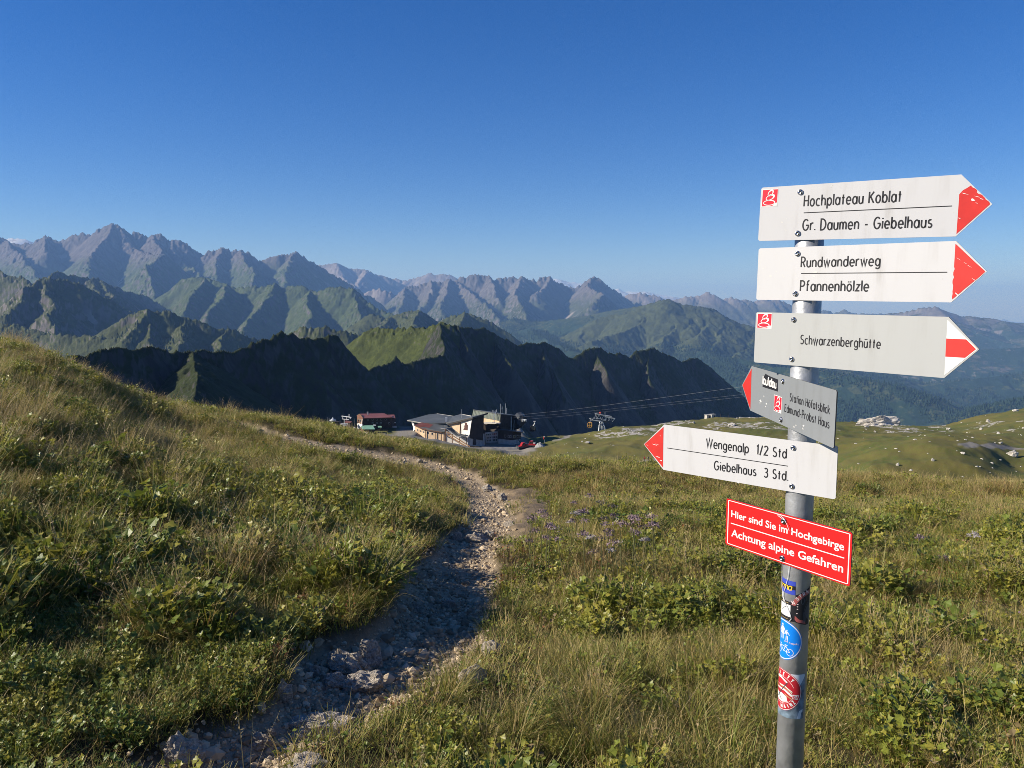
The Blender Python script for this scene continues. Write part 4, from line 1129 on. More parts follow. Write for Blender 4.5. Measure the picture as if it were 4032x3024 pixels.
def emblem(parent, x0, x1, z0, z1, y):
    """small crimson field with a white looped figure"""
    mb = MB(); w = x1 - x0; h = z1 - z0
    b = .04
    flat_poly(mb, [(x0 - b * w, z0 - b * h), (x1 + b * w, z0 - b * h), (x1 + b * w, z1 + b * h), (x0 - b * w, z1 + b * h)], y, 1)
    flat_poly(mb, [(x0, z0), (x1, z0), (x1, z1), (x0, z1)], y - .00025, 0)
    def loop(cx, cz, rx, rz, rot, wd, thick):
        n = 26; vs = []; fs = []
        for i in range(n + 1):
            a = 2 * math.pi * i / n
            for s in (1, -1):
                tw = wd * (1 + thick * max(0, math.cos(a - .3))) * .5
                X = (rx + s * tw) * math.cos(a); Z = (rz + s * tw) * math.sin(a)
                c, q = math.cos(rot), math.sin(rot)
                px = cx + X * c - Z * q; pz = cz + X * q + Z * c
                vs.append((x0 + min(max(px, 0), 1.0) * w, y - .0005, z0 + min(max(pz, 0), 1.0) * h))
        for i in range(n): fs.append((2 * i, 2 * i + 1, 2 * i + 3, 2 * i + 2))
        mb.add(vs, fs, 1)
    loop(.54, .79, .20, .125, .80, .050, .9)
    loop(.52, .52, .27, .14, .35, .050, 1.5)
    loop(.48, .20, .38, .15, .0, .05, .3)
    mb.add([(x0 + .70 * w, y - .0004, z0), (x1, y - .0004, z0), (x1, y - .0004, z0 + .20 * h), (x0 + .86 * w, y - .0004, z0 + .14 * h)], [(0, 1, 2, 3)], 1)
    return mb.build("emblem", [M_LOGO, M_WLET], parent)

post = empty("signpost", (PX, PY, gz(PX, PY)), 0, "galvanised steel signpost with five hiking arrows and a red warning plate", "signpost")
BZ = post.location.z
_m = MB(); _m.lathe([(PR, -.4), (PR, .290 - BZ), (PR * .9, .295 - BZ), (PR * .3, .297 - BZ)], (0, 0, 0), 40)
pole = _m.build("pole", M_GALV, post, smooth=True)
for p_ in pole.data.polygons: p_.use_smooth = abs(p_.normal.z) < .5

FRONT = -(PR + .004)
def board(name, label, yaw, roll, z, off, w, h, tip, side, m):
    """arrow board bolted to the pole; local x along the board, local -y towards the reader"""
    x0, x1 = off, off + w
    hz = h / 2; c = .004
    if side > 0:   pts = [(x0 + c, -hz), (x1, -hz), (x1 + tip, 0), (x1, hz), (x0 + c, hz), (x0, hz - c), (x0, -hz + c)]
    elif side < 0: pts = [(x0, -hz), (x1 - c, -hz), (x1, -hz + c), (x1, hz - c), (x1 - c, hz), (x0, hz), (x0 - tip, 0)]
    else:          pts = [(x0 + c, -hz), (x1 - c, -hz), (x1, -hz + c), (x1, hz - c), (x1 - c, hz), (x0 + c, hz), (x0, hz - c), (x0, -hz + c)]
    n = len(pts)
    mb = MB()
    vs = [(p[0], FRONT, p[1]) for p in pts] + [(p[0], FRONT + .003, p[1]) for p in pts]
    mb.add(vs, [tuple(range(n)), tuple(range(2 * n - 1, n - 1, -1))], 0)
    mb.add(vs, [(i, n + i, n + (i + 1) % n, (i + 1) % n) for i in range(n)], 1)
    # clamp that holds the board to the pole
    mb.box(off + w * 0 - x0 - .016, .016, FRONT + .003, -PR * .6, -hz * .85, -hz * .62, 2)
    mb.box(-.016, .016, FRONT + .003, -PR * .6, hz * .62, hz * .85, 2)
    o = mb.build(name, [m, M_EDGE, M_GALV], post)
    o.matrix_local = Matrix.Translation((0, 0, z - BZ)) @ Matrix.Rotation(-rad(yaw), 4, 'Z') @ Matrix.Rotation(-rad(roll), 4, 'Y')
    if label: o["label"] = label
    return o
def screw(parent, x, z, r=.0078):
    mb = MB()
    prof = [(r, 0), (r, .0012), (r * .93, .003), (r * .72, .0048), (r * .42, .0056), (r * .42, .003), (0.0003, .0028)]
    vs = []; n = 14
    for rr, d in prof:
        for k in range(n):
            a = 2 * math.pi * k / n
            vs.append((x + rr * math.cos(a), FRONT - d, z + rr * math.sin(a)))
    fs = []
    for i in range(len(prof) - 1):
        for k in range(n): fs.append((i * n + k, i * n + (k + 1) % n, (i + 1) * n + (k + 1) % n, (i + 1) * n + k))
    mb.add(vs, fs)
    return mb.build("screw", M_SCREW, parent, smooth=True)
Y1 = FRONT - .0004
def smudges(parent, spots):
    r = random.Random(5)
    for x, z, s in spots:
        for k in range(2):
            mb = MB()
            cx = x + r.gauss(0, s); cz = z + r.gauss(0, s * .6); q = s * r.uniform(.25, .7)
            n = 9; flat_poly(mb, [(cx + q * math.cos(6.283 * i / n) * r.uniform(.5, 1.2), cz + q * .6 * math.sin(6.283 * i / n) * r.uniform(.5, 1.2)) for i in range(n)], Y1 + .00015)
            mb.build("scuff_mark", M_SMUDGE, parent)
def chip(parent, cx, cz, a, b, k):
    m_ = MB(); r = random.Random(int(cx * 1e4)); T = [i * .524 for i in range(12)]
    flat_poly(m_, [(cx + a * .8 * math.cos(t) * r.uniform(.7, 1.1), cz + b * .8 * math.sin(t) * r.uniform(.4, 1.2) - k * a * .8 * math.cos(t)) for t in T], Y1 - .0003)
    m_.build("paint_chip", M_WLET, parent)
def text_part(parent, lines, rule=None):
    mb = MB()
    for t, x0, x1, b, c, sl in lines: write(mb, t, x0, x1, b, c, Y1, slope=sl)
    if rule: mb.add([(rule[0], Y1, rule[2] - .0011), (rule[1], Y1, rule[3] - .0011), (rule[1], Y1, rule[3] + .0011), (rule[0], Y1, rule[2] + .0011)], [(0, 1, 2, 3)])
    return mb.build("lettering", M_BLACK, parent)
def jag(a, b, n, amp, seed):
    r = random.Random(seed); out = []
    for i in range(n + 1):
        t = i / n; j = r.uniform(-amp, amp) if 0 < i < n else 0
        out.append((a[0] + (b[0] - a[0]) * t + j, a[1] + (b[1] - a[1]) * t + j * .4))
    return out

b1 = board("sign_board", "white arrow board with chipped red point, topmost", 38.28, -1.73, .255, -.1259, .4885, .1466, .07, 1, M_WHITE)
text_part(b1, [("Hochplateau Koblat", -.005, .234, .0163, .0285, 0), ("Gr. Daumen - Giebelhaus", -.0043, .3081, -.0475, .0285, -.008)], (-.0046, .349, -.001, -.0002))
emblem(b1, -.1208, -.0789, .0217, .0661, Y1)
_m = MB(); flat_poly(_m, [(.3636, -.0676), (.3626, 0.0), (.362, .0266)] + jag((.3677, .0345), (.3845, .046), 4, .002, 1) + jag((.389, .041), (.4265, .004), 10, .0022, 2) + [(.4275, 0.0), (.4269, -.0012)], Y1)
_m.build("arrow_point", M_REDS, b1)
_m = MB()
for (cx, cz, a, b) in ((.392, .012, .006, .0035), (.375, .027, .012, .0007), (.40, .019, .009, .0008), (.367, -.03, .003, .0015), (.40, .004, .004, .0008), (.41, .013, .005, .001)):
    chip(b1, cx, cz, a, b, .3)
smudges(b1, [(-.055, -.02, .006), (-.05, -.045, .005), (.06, .066, .005)])
for z in (.0546, -.055): screw(b1, -.0172, z)

b2 = board("sign_board", "white arrow board with a red point, second from the top", 45.9, -1.11, .0912, -.129, .5055, .1448, .0698, 1, M_WHITE)
text_part(b2, [("Rundwanderweg", -.0010, .2056, .0177, .0268, 0), ("Pfannenhölzle", .0004, .1813, -.0468, .0275, 0)], (.0002, .3628, .0005, -.0007))
_m = MB(); flat_poly(_m, jag((.3781, -.0651), (.3766, .0123), 12, .0016, 3) + [(.3758, .0657)] + jag((.3775, .0645), (.4425, .0005), 3, .0005, 4) + [(.4425, -.001)] + jag((.4420, -.002), (.3785, -.0648), 8, .001, 6)[1:-1], Y1)
_m.build("arrow_point", M_REDS, b2)
_m = MB()
for (cx, cz, a, b) in ((.386, -.052, .004, .0025), (.389, -.056, .003, .0012), (.40, .02, .005, .0005), (.41, .012, .006, .0005), (.385, .03, .006, .0005), (.42, -.018, .006, .0008)):
    chip(b2, cx, cz, a, b, .6)
smudges(b2, [(-.08, 0, .008), (-.05, -.005, .006), (.03, .0, .012), (-.11, .02, .005)])
for z in (.0545, -.0542): screw(b2, -.0131, z)

b3 = board("sign_board", "pale grey arrow board with a red and white striped point", 51.42, -.93, -.0886, -.1344, .5209, .1449, .0711, 1, M_GREYW)
text_part(b3, [("Schwarzenberghütte", .0103, .2298, -.0113, .0243, 0)])
emblem(b3, -.1278, -.083, .0281, .0682, Y1)
_m = MB(); flat_poly(_m, [(.3869, -.0655), (.4540, 0), (.3849, .0655)], Y1); flat_poly(_m, [(.3862, -.0214), (.4292, -.0214), (.4512, 0), (.4288, .0214), (.3853, .0214)], Y1 - .0003, 1)
_m.build("arrow_point", [M_WLET, M_REDS], b3)
for z in (.0543, -.0551): screw(b3, -.0137, z)

b4 = board("sign_board", "grey metal arrow board pointing left with a black sticker", 87.78, -1.4, -.2657, -.3044, .5926, .1433, .0841, -1, M_ALU)
text_part(b4, [("Station Höfatsblick", .0097, .2563, .0055, .0215, .012), ("Edmund-Probst Haus", -.0237, .258, -.030, .0215, .011)])
emblem(b4, -.1025, -.049, -.0385, .0058, Y1)
_m = MB(); flat_poly(_m, [(-.3013, -.0678), (-.304, .0630), (-.384, 0.0)], Y1); _m.build("arrow_point", M_REDS, b4)
_m = MB(); flat_poly(_m, [(-.2028, .0178), (-.0801, .0194), (-.082, .0546), (-.15, .057), (-.183, .0605), (-.188, .055), (-.2000, .052)], Y1, 0)
_bs = _m.build("sticker", M_BLACK, b4)
_m = MB()
for s in layout("laufalau", .12)[0]: ribbon(s, .20, _m, Y1 - .0003, lambda q: (-.2005 + q[0] * .0365, .0275 + q[1] * .024))
_m.build("lettering", M_WLET, b4)
smudges(b4, [(-.20, -.02, .012), (-.22, -.03, .008), (.10, -.05, .010), (.05, -.055, .008), (-.16, -.035, .008)])
for z in (.0537, -.0572): screw(b4, -.0428, z)

b5 = board("sign_board", "white arrow board pointing left, lowest of the arrows", 44.02, -.06, -.4433, -.4269, .5438, .1459, .0756, -1, M_WHITE)
text_part(b5, [("Wengenalp  1/2 Std", -.2758, -.0247, .0192, .0272, .004), ("Giebelhaus  3 Std.", -.2473, -.0181, -.0455, .0268, .012)], (-.4142, -.0188, -.0006, -.0013))
_m = MB(); flat_poly(_m, [(-.4283, -.0659), (-.4293, .0653), (-.5, .0006), (-.5, -.0006)], Y1); _m.build("arrow_point", M_REDS, b5)
_m = MB()
for (cx, cz, a, b) in ((-.462, .004, .014, .0012), (-.452, .006, .010, .0008), (-.448, -.034, .010, .0014), (-.436, -.044, .006, .002), (-.489, -.001, .006, .0008), (-.44, .035, .003, .001)):
    chip(b5, cx, cz, a, b, .15)
smudges(b5, [(-.10, .03, .010), (-.17, -.066, .010), (-.19, -.045, .007), (-.09, .052, .006)])
for z in (.0527, -.0566): screw(b5, -.0053, z)

b6 = board("warning_plate", "red plate with white border and white writing", 57.89, -.13, -.6575, -.231, .4278, .145, 0, 0, M_REDB)
_m = MB()
t_ = .0016
for (a, b) in (((-.2225, .0676), (.1899, .0676)), ((.1899, .0676), (.1899, -.0674)), ((.1899, -.0674), (-.2225, -.0674)), ((-.2225, -.0674), (-.2225, .0676)), ((-.2129, -.0008), (.1784, -.0014))):
    hx = t_ if a[0] == b[0] else (t_ * .5 if abs(a[1] - .0008) > .05 else 0); hz_ = t_ if a[0] != b[0] else t_ * .5
    xa, xb = min(a[0], b[0]), max(a[0], b[0]); za, zb = min(a[1], b[1]), max(a[1], b[1])
    if a[0] == b[0]: _m.add([(xa - t_, Y1, za), (xb + t_, Y1, za), (xb + t_, Y1, zb), (xa - t_, Y1, zb)], [(0, 1, 2, 3)])
    else: _m.add([(xa + t_, Y1, za - t_ * .7), (xb - t_, Y1, za - t_ * .7), (xb - t_, Y1, zb + t_ * .7), (xa + t_, Y1, zb + t_ * .7)], [(0, 1, 2, 3)])
_m.build("border", M_WLET, b6)
def bfont(text, offset=0.0):
    cu = D.curves.new("t", 'FONT'); cu.body = text; cu.offset = offset; cu.fill_mode = 'FRONT'; cu.resolution_u = 4
    ob = D.objects.new("t", cu); COL.objects.link(ob)
    me = bpy.data.meshes.new_from_object(ob.evaluated_get(bpy.context.evaluated_depsgraph_get()))
    co = np.array([v.co[:] for v in me.vertices]); fs = [tuple(p.vertices) for p in me.polygons]
    D.objects.remove(ob)
    return co, fs
def write_bf(mb, text, x0, x1, base, cap, y, offset=.012, xf=None):
    co, fs = bfont(text, offset)
    capH = 0.73
    X = x0 + (co[:, 0] - co[:, 0].min()) / (co[:, 0].max() - co[:, 0].min()) * (x1 - x0)
    Z = base + co[:, 1] / capH * cap
    mb.add([(a, y, b) if xf is None else xf(a, b) for a, b in zip(X, Z)], fs)
_m = MB()
write_bf(_m, "Hier sind Sie im Hochgebirge", -.2108, .1751, .0190, .0215, Y1, .018)
write_bf(_m, "Achtung alpine Gefahren", -.2084, .1755, -.0408, .0235, Y1, .018)
_m.build("lettering", M_WLET, b6)
for z in (.052, -.0573): screw(b6, -.018, z, .0095)
_m = MB(); r_ = .0006
_m.tube([(-.018 + dx, FRONT - .004 - dy, .058 + dz) for dx, dy, dz in ((0, 0, 0), (-.014, .002, .006), (-.022, .004, .014), (-.010, .003, .010), (.004, .002, .004), (.018, .004, -.012), (.025, .003, -.028))], .0008, 5)
_m.build("loose_string", M_STRING, b6)

# ---- stickers and string round the pole
def wrap(th0, zc, lift=.0005):
    def f(s, z):
        a = th0 + s / PR
        R = PR + lift
        return (R * math.sin(a), -R * math.cos(a), zc - BZ + z)
    return f
def wgrid(mb, inside_poly, f, mi=0, step=.0022):
    """polygon (s, z) cut into thin strips so that it bends round the pole"""
    P = inside_poly
    s0 = min(p[0] for p in P); s1 = max(p[0] for p in P); n = max(2, int((s1 - s0) / step))
    prev = None
    for i in range(n + 1):
        s = s0 + (s1 - s0) * (i + 1e-4) / (n + 2e-4)
        zs = []
        for a, b in zip(P, P[1:] + P[:1]):
            if (a[0] <= s < b[0]) or (b[0] <= s < a[0]): zs.append(a[1] + (b[1] - a[1]) * (s - a[0]) / (b[0] - a[0]))
        if len(zs) < 2: prev = None; continue
        cur = (s, min(zs), max(zs))
        if prev:
            mb.add([f(prev[0], prev[1]), f(cur[0], cur[1]), f(cur[0], cur[2]), f(prev[0], prev[2])], [(0, 1, 2, 3)], mi)
        prev = cur
def wribbon(mb, pts, w, f, mi=0):
    q = []
    for a, b in zip(pts[:-1], pts[1:]):
        k = max(1, int(abs(b[0] - a[0]) / .003))
        for i in range(k): q.append((a[0] + (b[0] - a[0]) * i / k, a[1] + (b[1] - a[1]) * i / k))
    q.append(pts[-1])
    m2 = MB(); ribbon(q, w, m2, 0, lambda p: (p[0], p[1]))
    mb.add([f(v[0], v[2]) for v in m2.v], m2.f, mi)
def ell(cx, cz, a, b, n=40): return [(cx + a * math.cos(6.2832 * i / n), cz + b * math.sin(6.2832 * i / n)) for i in range(n)]
M_BLUE = mat("blue_sticker", (.008, .20, .72), .35); M_ROYAL = mat("royal_blue_sticker", (.045, .07, .42), .4); M_YEL = mat("yellow_print", (.75, .48, .03), .5)
M_PHOTO = mat("faded_photo_sticker", (.16, .22, .28), .4, noise=(45., .8, (.02, .03, .045))); M_RUST = mat("dull_red_print", (.38, .10, .09), .5); M_DGREY = mat("dark_grey_print", (.06, .065, .075), .5)
M_GOLD = mat("gold_print", (.42, .30, .12), .5); M_CRIM = mat("crimson_sticker", (.45, .018, .03), .4); M_PINK = mat("pale_pink_print", (.75, .62, .60), .5); M_SKYW = mat("pale_sky_print", (.55, .60, .65), .5)

# royal blue sticker with yellow script
f = wrap(rad(-66), -.793, .0005); f2 = wrap(rad(-66), -.793, .0009)
_m = MB(); wgrid(_m, [(-.03, -.0195), (.0285, -.0205), (.0285, .0185), (-.03, .0205)], f)
blue = _m.build("sticker", M_ROYAL, post); blue["label"] = "royal blue sticker with a black band and yellow script"
_m = MB(); wgrid(_m, [(-.03, -.0045), (.0285, -.006), (.0285, .0055), (-.03, .0065)], wrap(rad(-66), -.793, .0007)); _m.build("band", M_BLACK, blue)
_m = MB()
for k, s in enumerate(layout("lerma", .09)[0]):
    wribbon(_m, [(-.0295 + q[0] * .0245 + q[1] * .003, -.0085 + q[1] * .0185) for q in s], .0024, f2)
_m.build("lettering", M_YEL, blue)
# black sticker with a blank white label
f = wrap(rad(-62), -.8625, .0005)
_m = MB(); wgrid(_m, [(-.033, -.029), (.0290, -.0295), (.0290, .026), (-.033, .0295)], f)
blk = _m.build("sticker", M_BLACK, post); blk["label"] = "black sticker with a white field"
_m = MB(); wgrid(_m, [(-.026, -.016), (.014, -.0175), (.014, .0175), (-.026, .0195)], wrap(rad(-62), -.8625, .0008)); _m.build("white_field", M_WLET, blk)
_m = MB(); wribbon(_m, [(-.020, -.0235), (.008, -.0245)], .0010, wrap(rad(-62), -.8625, .0008)); wribbon(_m, [(-.020, .0245), (.008, .0225)], .0012, wrap(rad(-62), -.8625, .0008)); _m.build("print", M_GOLD, blk)
# round dark sticker with a red lettered rim, partly over the black one
f = wrap(rad(13), -.847, .0006); fa = wrap(rad(13), -.847, .0009); fb = wrap(rad(13), -.847, .0012)
_m = MB(); wgrid(_m, [(-.0235, -.040), (-.021, -.046), (.010, -.0535), (.0225, -.052), (.0235, .058), (.004, .048), (-.010, .040), (-.0235, .034)], f)
boot = _m.build("sticker", M_BLACK, post); boot["label"] = "dark sticker with a dull red rim and grey tyre shape"
_m = MB()
wgrid(_m, [(-.034, .004), (-.023, .003), (-.018, .012), (-.010, .022), (.002, .031), (.0225, .039), (.0225, .050), (.000, .043), (-.014, .034), (-.026, .022)], fa)
wgrid(_m, [(-.0235, -.026), (-.012, -.036), (.006, -.041), (.0085, -.050), (-.018, -.044), (-.0235, -.037)], fa)
_m.build("rim", M_RUST, boot)
_m = MB()
for ch, s, z, r_ in (("N", -.029, .006, .5), ("S", -.0175, .0195, .75), ("T", -.010, .0275, .6), ("R", -.001, .034, .45), ("N", .010, .039, .3)):
    for st in ([[(0, 0), (0, 1), (.4, 0), (.4, 1)]] if ch == "N" else [[(.2, 0), (.2, 1)], [(0, 1), (.42, 1)]] if ch == "T" else glyph(ch)[0]):
        c_, q_ = math.cos(r_), math.sin(r_)
        wribbon(_m, [(s + (p[0] * .013 * c_ - p[1] * .0085 * q_), z + (p[0] * .013 * q_ + p[1] * .0085 * c_)) for p in st], .0021, fb)
_m.build("lettering", M_PINK, boot)
_m = MB()
for k in range(3): wribbon(_m, arc(.030, -.030, .030 - .004 * k, .050 - .004 * k, 95, 200, 14), .0016, fa)
wribbon(_m, ell(-.003, .018, .0042, .0095) + [(.0012, .018)], .0024, fa); wribbon(_m, ell(.006, .024, .003, .007) + [(.009, .024)], .0012, fa)
wgrid(_m, [(.002, -.018), (.012, .002), (.0225, .008), (.0225, -.038), (.013, -.036)], fa)
_m.build("tyre_print", M_DGREY, boot)
_m = MB()
for s, z in ((-.017, .008), (-.017, .001), (-.017, -.006), (-.018, -.019)): wgrid(_m, ell(s, z, .0026, .0016, 10), fa)
_m.build("print", M_PINK, boot)
# blue disc: walkers and bicycle
f = wrap(rad(-76), -.9515, .0005); fa = wrap(rad(-76), -.9515, .0008); fb = wrap(rad(-76), -.9515, .0011)
_m = MB(); wgrid(_m, ell(0, 0, .0592, .0595, 60), f); disc = _m.build("sticker", M_BLUE, post); disc["label"] = "round blue sticker with white walkers over a bicycle"
_m = MB()
wribbon(_m, ell(0, 0, .0562, .0565, 60) + [(.0562, 0)], .0026, fa)
def person_pic(x, z, k, skirt):
    wgrid(_m, ell(x, z + .0225 * k, .0032 * k, .0034 * k, 12), fa)
    body = [(-.004, .018), (.004, .018), (.0055, .006), (.008, -.003), (-.008, -.003), (-.0055, .006)] if skirt else [(-.0045, .018), (.0045, .018), (.004, 0), (-.004, 0)]
    wgrid(_m, [(x + a * k, z + b * k) for a, b in body], fa)
    for s in (-1, 1):
        wribbon(_m, [(x + s * .0025 * k, z), (x + s * .003 * k, z - .018 * k)], .0032 * k, fa)
    wribbon(_m, [(x + .004 * k, z + .016 * k), (x + .011 * k, z + .004 * k)], .0025 * k, fa); wribbon(_m, [(x - .004 * k, z + .016 * k), (x - .009 * k, z + .004 * k)], .0025 * k, fa)
person_pic(-.0005, .020, 1.05, True); person_pic(.0155, .0135, .72, False)
for cx in (-.013, .026): wribbon(_m, ell(cx, -.033, .0095, .0100, 22) + [(cx + .0095, -.033)], .0016, fa)
for a, b in (((-.013, -.033), (-.006, -.015)), ((-.006, -.019), (.013, -.019)), ((-.006, -.019), (.006, -.033)), ((.006, -.033), (.026, -.033)), ((.006, -.033), (.015, -.014)), ((.026, -.033), (.014, -.018)), ((.010, -.014), (.019, -.014)), ((-.010, -.014), (-.002, -.014))):
    wribbon(_m, [a, b], .0017, fa)
_m.build("pictogram", M_WLET, disc)
_m = MB(); co, fs_ = bfont("Respekt", .0); k = .0080
_m.add([fb(.0225 + c[0] * k, -.0072 + c[1] * k) for c in co], fs_)
co, fs_ = bfont("und", .0); _m.add([fb(.0075 + c[0] * k, -.0050 + c[1] * k) for c in co], fs_)
_m.build("lettering", M_PINK, disc)
# photo sticker under a round red club sticker
f = wrap(rad(-50), -1.112, .0004)
_m = MB(); wgrid(_m, [(-.045, -.069), (.058, -.069), (.059, .066), (-.045, .062)], f); ph = _m.build("sticker", M_PHOTO, post); ph["label"] = "faded blue photo sticker under the round red one"
_m = MB(); fa = wrap(rad(-50), -1.112, .0006)
wgrid(_m, [(0, .055), (.035, .030), (.042, .036), (.058, .060), (.058, .0655), (.0, .0645)], fa); wgrid(_m, [(.034, -.068), (.040, -.045), (.052, -.040), (.052, -.048), (.044, -.052), (.046, -.068)], fa)
_m.build("print", M_SKYW, ph)
f = wrap(rad(-73.6), -1.1015, .0008)
_m = MB(); wgrid(_m, ell(0, 0, .0610, .0610, 60), f); club = _m.build("sticker", M_CRIM, post); club["label"] = "round crimson sticker with white rim lettering and flag"
fa = wrap(rad(-73.6), -1.1015, .0011); fb = wrap(rad(-73.6), -1.1015, .0014); fc = wrap(rad(-73.6), -1.1015, .0017)
_m = MB()
wribbon(_m, ell(0, 0, .0590, .0590, 60) + [(.059, 0)], .0014, fa); wribbon(_m, arc(0, 0, .0405, .0405, -12, -170, 26), .0012, fa); wribbon(_m, arc(0, 0, .0405, .0405, 20, 170, 26), .0012, fa)
wgrid(_m, [(-.034, -.014), (-.024, -.012), (-.010, -.014), (.004, -.010), (.020, -.016), (.018, -.022), (.024, -.030), (.006, -.037), (-.014, -.034), (-.034, -.020)], fa)
for z0 in (.012, .002): wgrid(_m, [(-.036, z0 - .004), (-.012, z0 + .002), (.014, z0 + .003), (.036, z0 - .010), (.034, z0 - .0165), (.014, z0 - .003), (-.012, z0 - .003), (-.036, z0 - .009)], fa)
wgrid(_m, [(.036, -.006), (.054, -.007), (.053, -.020), (.036, -.019)], fa)
wgrid(_m, [(-.026, .036), (.000, .040), (.024, .026), (.018, .024), (-.000, .033), (-.024, .030)], fa)
_m.build("flag_print", M_WLET, club)
_m = MB(); wgrid(_m, [(-.036, .0065), (-.012, .0115), (.014, .0120), (.035, .0), (.035, -.003), (.014, .009), (-.012, .0085), (-.036, .0035)], fb); wgrid(_m, [(.014, -.008), (.034, -.019), (.034, -.022), (.014, -.011)], fb); _m.build("stripe", M_GOLD, club)
_m = MB(); wribbon(_m, [(-.012, -.026), (.022, .027)], .0024, fc); wribbon(_m, [(-.006, -.018), (.004, -.030)], .0022, fc); _m.build("pole_print", M_DGREY, club)
def arc_text(mb, text, R_, a0, a1, size, wd, f, flip=False):
    n = len(text)
    for i, ch in enumerate(text):
        a = math.radians(a0 + (a1 - a0) * (i + .5) / n)
        if ch == ' ': continue
        st = {'O': [ell(.25, .5, .24, .5, 16) + [(.49, .5)]], 'C': [arc(.27, .5, .26, .5, 50, 310, 10)], 'I': [[(.25, 0), (.25, 1)]], 'T': [[(.25, 0), (.25, 1)], [(0, 1), (.5, 1)]], 'Y': [[(.25, 0), (.25, .45), (0, 1)], [(.25, .45), (.5, 1)]],
              'A': [[(0, 0), (.25, 1), (.5, 0)], [(.1, .33), (.4, .33)]], 'M': [[(0, 0), (0, 1), (.27, .3), (.55, 1), (.55, 0)]], 'N': [[(0, 0), (0, 1), (.45, 0), (.45, 1)]], 'Z': [[(0, 1), (.45, 1), (0, 0), (.45, 0)]]}.get(ch) or glyph(ch)[0]
        r0 = R_ - (0 if flip else 0); ca, sa = math.cos(a), math.sin(a)
        for s in st:
            pts = []
            for p in s:
                lx = (p[0] - .25) * size * 1.0; lz = p[1] * size
                if not flip: rr = r0 + lz; t = -lx
                else: rr = r0 - lz + size; t = lx
                pts.append((rr * ca - t * sa, rr * sa + t * ca))
            wribbon(mb, pts, wd, f)
_m = MB(); arc_text(_m, "SOCIETY", .0445, 150, 38, .0095, .0026, fb); arc_text(_m, "RAS MAINZ", .0445, 222, 330, .0095, .0026, fb, True)
_m.build("lettering", M_WLET, club)
_m = MB(); 
for st in [ell(.20, .5, .19, .5, 14) + [(.39, .5)]]: wribbon(_m, [(.0385 + p[0] * .0115, -.0175 + p[1] * .0085) for p in st], .0016, fc)
for st in [arc(.75, .28, .19, .28, 0, 360, 12), [(.56, .28), (.60, .7), (.85, 1)]]: wribbon(_m, [(.0400 + p[0] * .0125, -.0175 + p[1] * .0085) for p in st], .0016, fc)
for z in (-.005, -.009): wribbon(_m, arc(-.012, .010 + z, .008, .010, 0, 300, 10), .0016, fc)
_m.build("number_print", M_CRIM, club)
_m = MB()
fs1 = wrap(rad(-62), 0, .003)
for pts in ([(-.026, -.728), (-.022, -.765), (-.019, -.80), (-.012, -.825), (-.005, -.842), (.001, -.850), (-.008, -.857), (-.016, -.866)], [(.008, -.728), (.005, -.765), (-.002, -.795), (-.009, -.815), (-.009, -.828), (.000, -.843), (.007, -.855), (.015, -.872), (.018, -.884), (.012, -.893)]):
    _m.tube([fs1(s, z) for s, z in pts], .0008, 5)
_m.build("hanging_string", M_STRING, post)
# ------------------------------------------------------------------ station, hut, lifts, machines, people on the plateau
K = .25397
def SA(X, Y, d): return at((1580 + X * .22604) * K, (1590 + Y * .22604) * K, d)     # outline points of the station
def SB(X, Y, d): return at((1280 + X * .18083) * K, (1600 + Y * .18083) * K, d)     # ... of the hut
def SC_(X, Y, d): return at((2020 + X * .22604) * K, (1600 + Y * .22604) * K, d)    # ... of lift tower and machines
def SD(X, Y, d): return at((2600 + X * .22604) * K, (1600 + Y * .22604) * K, d)
M_ROOFG = mat("grey_sheet_roof", (.10, .105, .10), .55, noise=(.25, .25))
M_ROOFR = mat("red_brown_roof", (.16, .055, .04), .6, noise=(.4, .25))
M_HUTROOF = mat("russet_sheet_roof", (.20, .065, .05), .6, noise=(.5, .2))
M_EAVE = mat("dark_eave", (.05, .045, .042), .7)
M_FASCIA = mat("pale_fascia", (.42, .40, .37), .7)
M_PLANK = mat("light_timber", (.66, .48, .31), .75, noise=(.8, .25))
M_PLASTER = mat("white_plaster", (.72, .68, .62), .85, noise=(.5, .12))
M_CONC = mat("weathered_concrete", (.50, .47, .42), .9, noise=(.7, .3))
M_DTIM = mat("dark_timber_and_shade", (.052, .040, .033), .8, noise=(.8, .4))  # real dark timber, also painted shade on the station's turned-away walls
M_BTIM = mat("brown_timber", (.16, .085, .05), .8, noise=(.9, .3))
M_CLAD = mat("grey_green_cladding", (.155, .175, .145), .5, .2, noise=(.3, .15))
M_GLASS = mat("dark_window_glass", (.02, .025, .03), .1, spec=.6)
M_FRAMEW = mat("pale_frame", (.40, .39, .37), .6)
M_STEEL = mat("light_galvanised_steel", (.55, .57, .58), .45, .4)
M_DSTEEL = mat("dark_steel", (.05, .055, .06), .5, .4)
M_HORN = mat("brown_relief", (.10, .045, .035), .8)
M_GRN = mat("pale_green_sheet_roof", (.20, .38, .27), .5, noise=(.6, .15))
M_GRVL = mat("grey_gravel_roof", (.30, .30, .29), .9, noise=(1.5, .2))
M_RAILT = mat("orange_timber_rail", (.55, .30, .13), .7)
M_MRED = mat("machine_red", (.32, .016, .02), .35, spec=.5)
M_TRACK = mat("black_rubber_track", (.02, .02, .022), .8)
M_GOLDF = mat("amber_cabin_frame", (.55, .30, .06), .45)
M_CLOTH1 = mat("dark_jacket", (.05, .055, .09), .9); M_CLOTH2 = mat("grey_shirt", (.30, .29, .30), .9)
M_SKIN = mat("skin", (.50, .32, .24), .7); M_HAIR = mat("brown_hair", (.06, .04, .03), .8); M_TROU = mat("dark_trousers", (.06, .06, .07), .9)

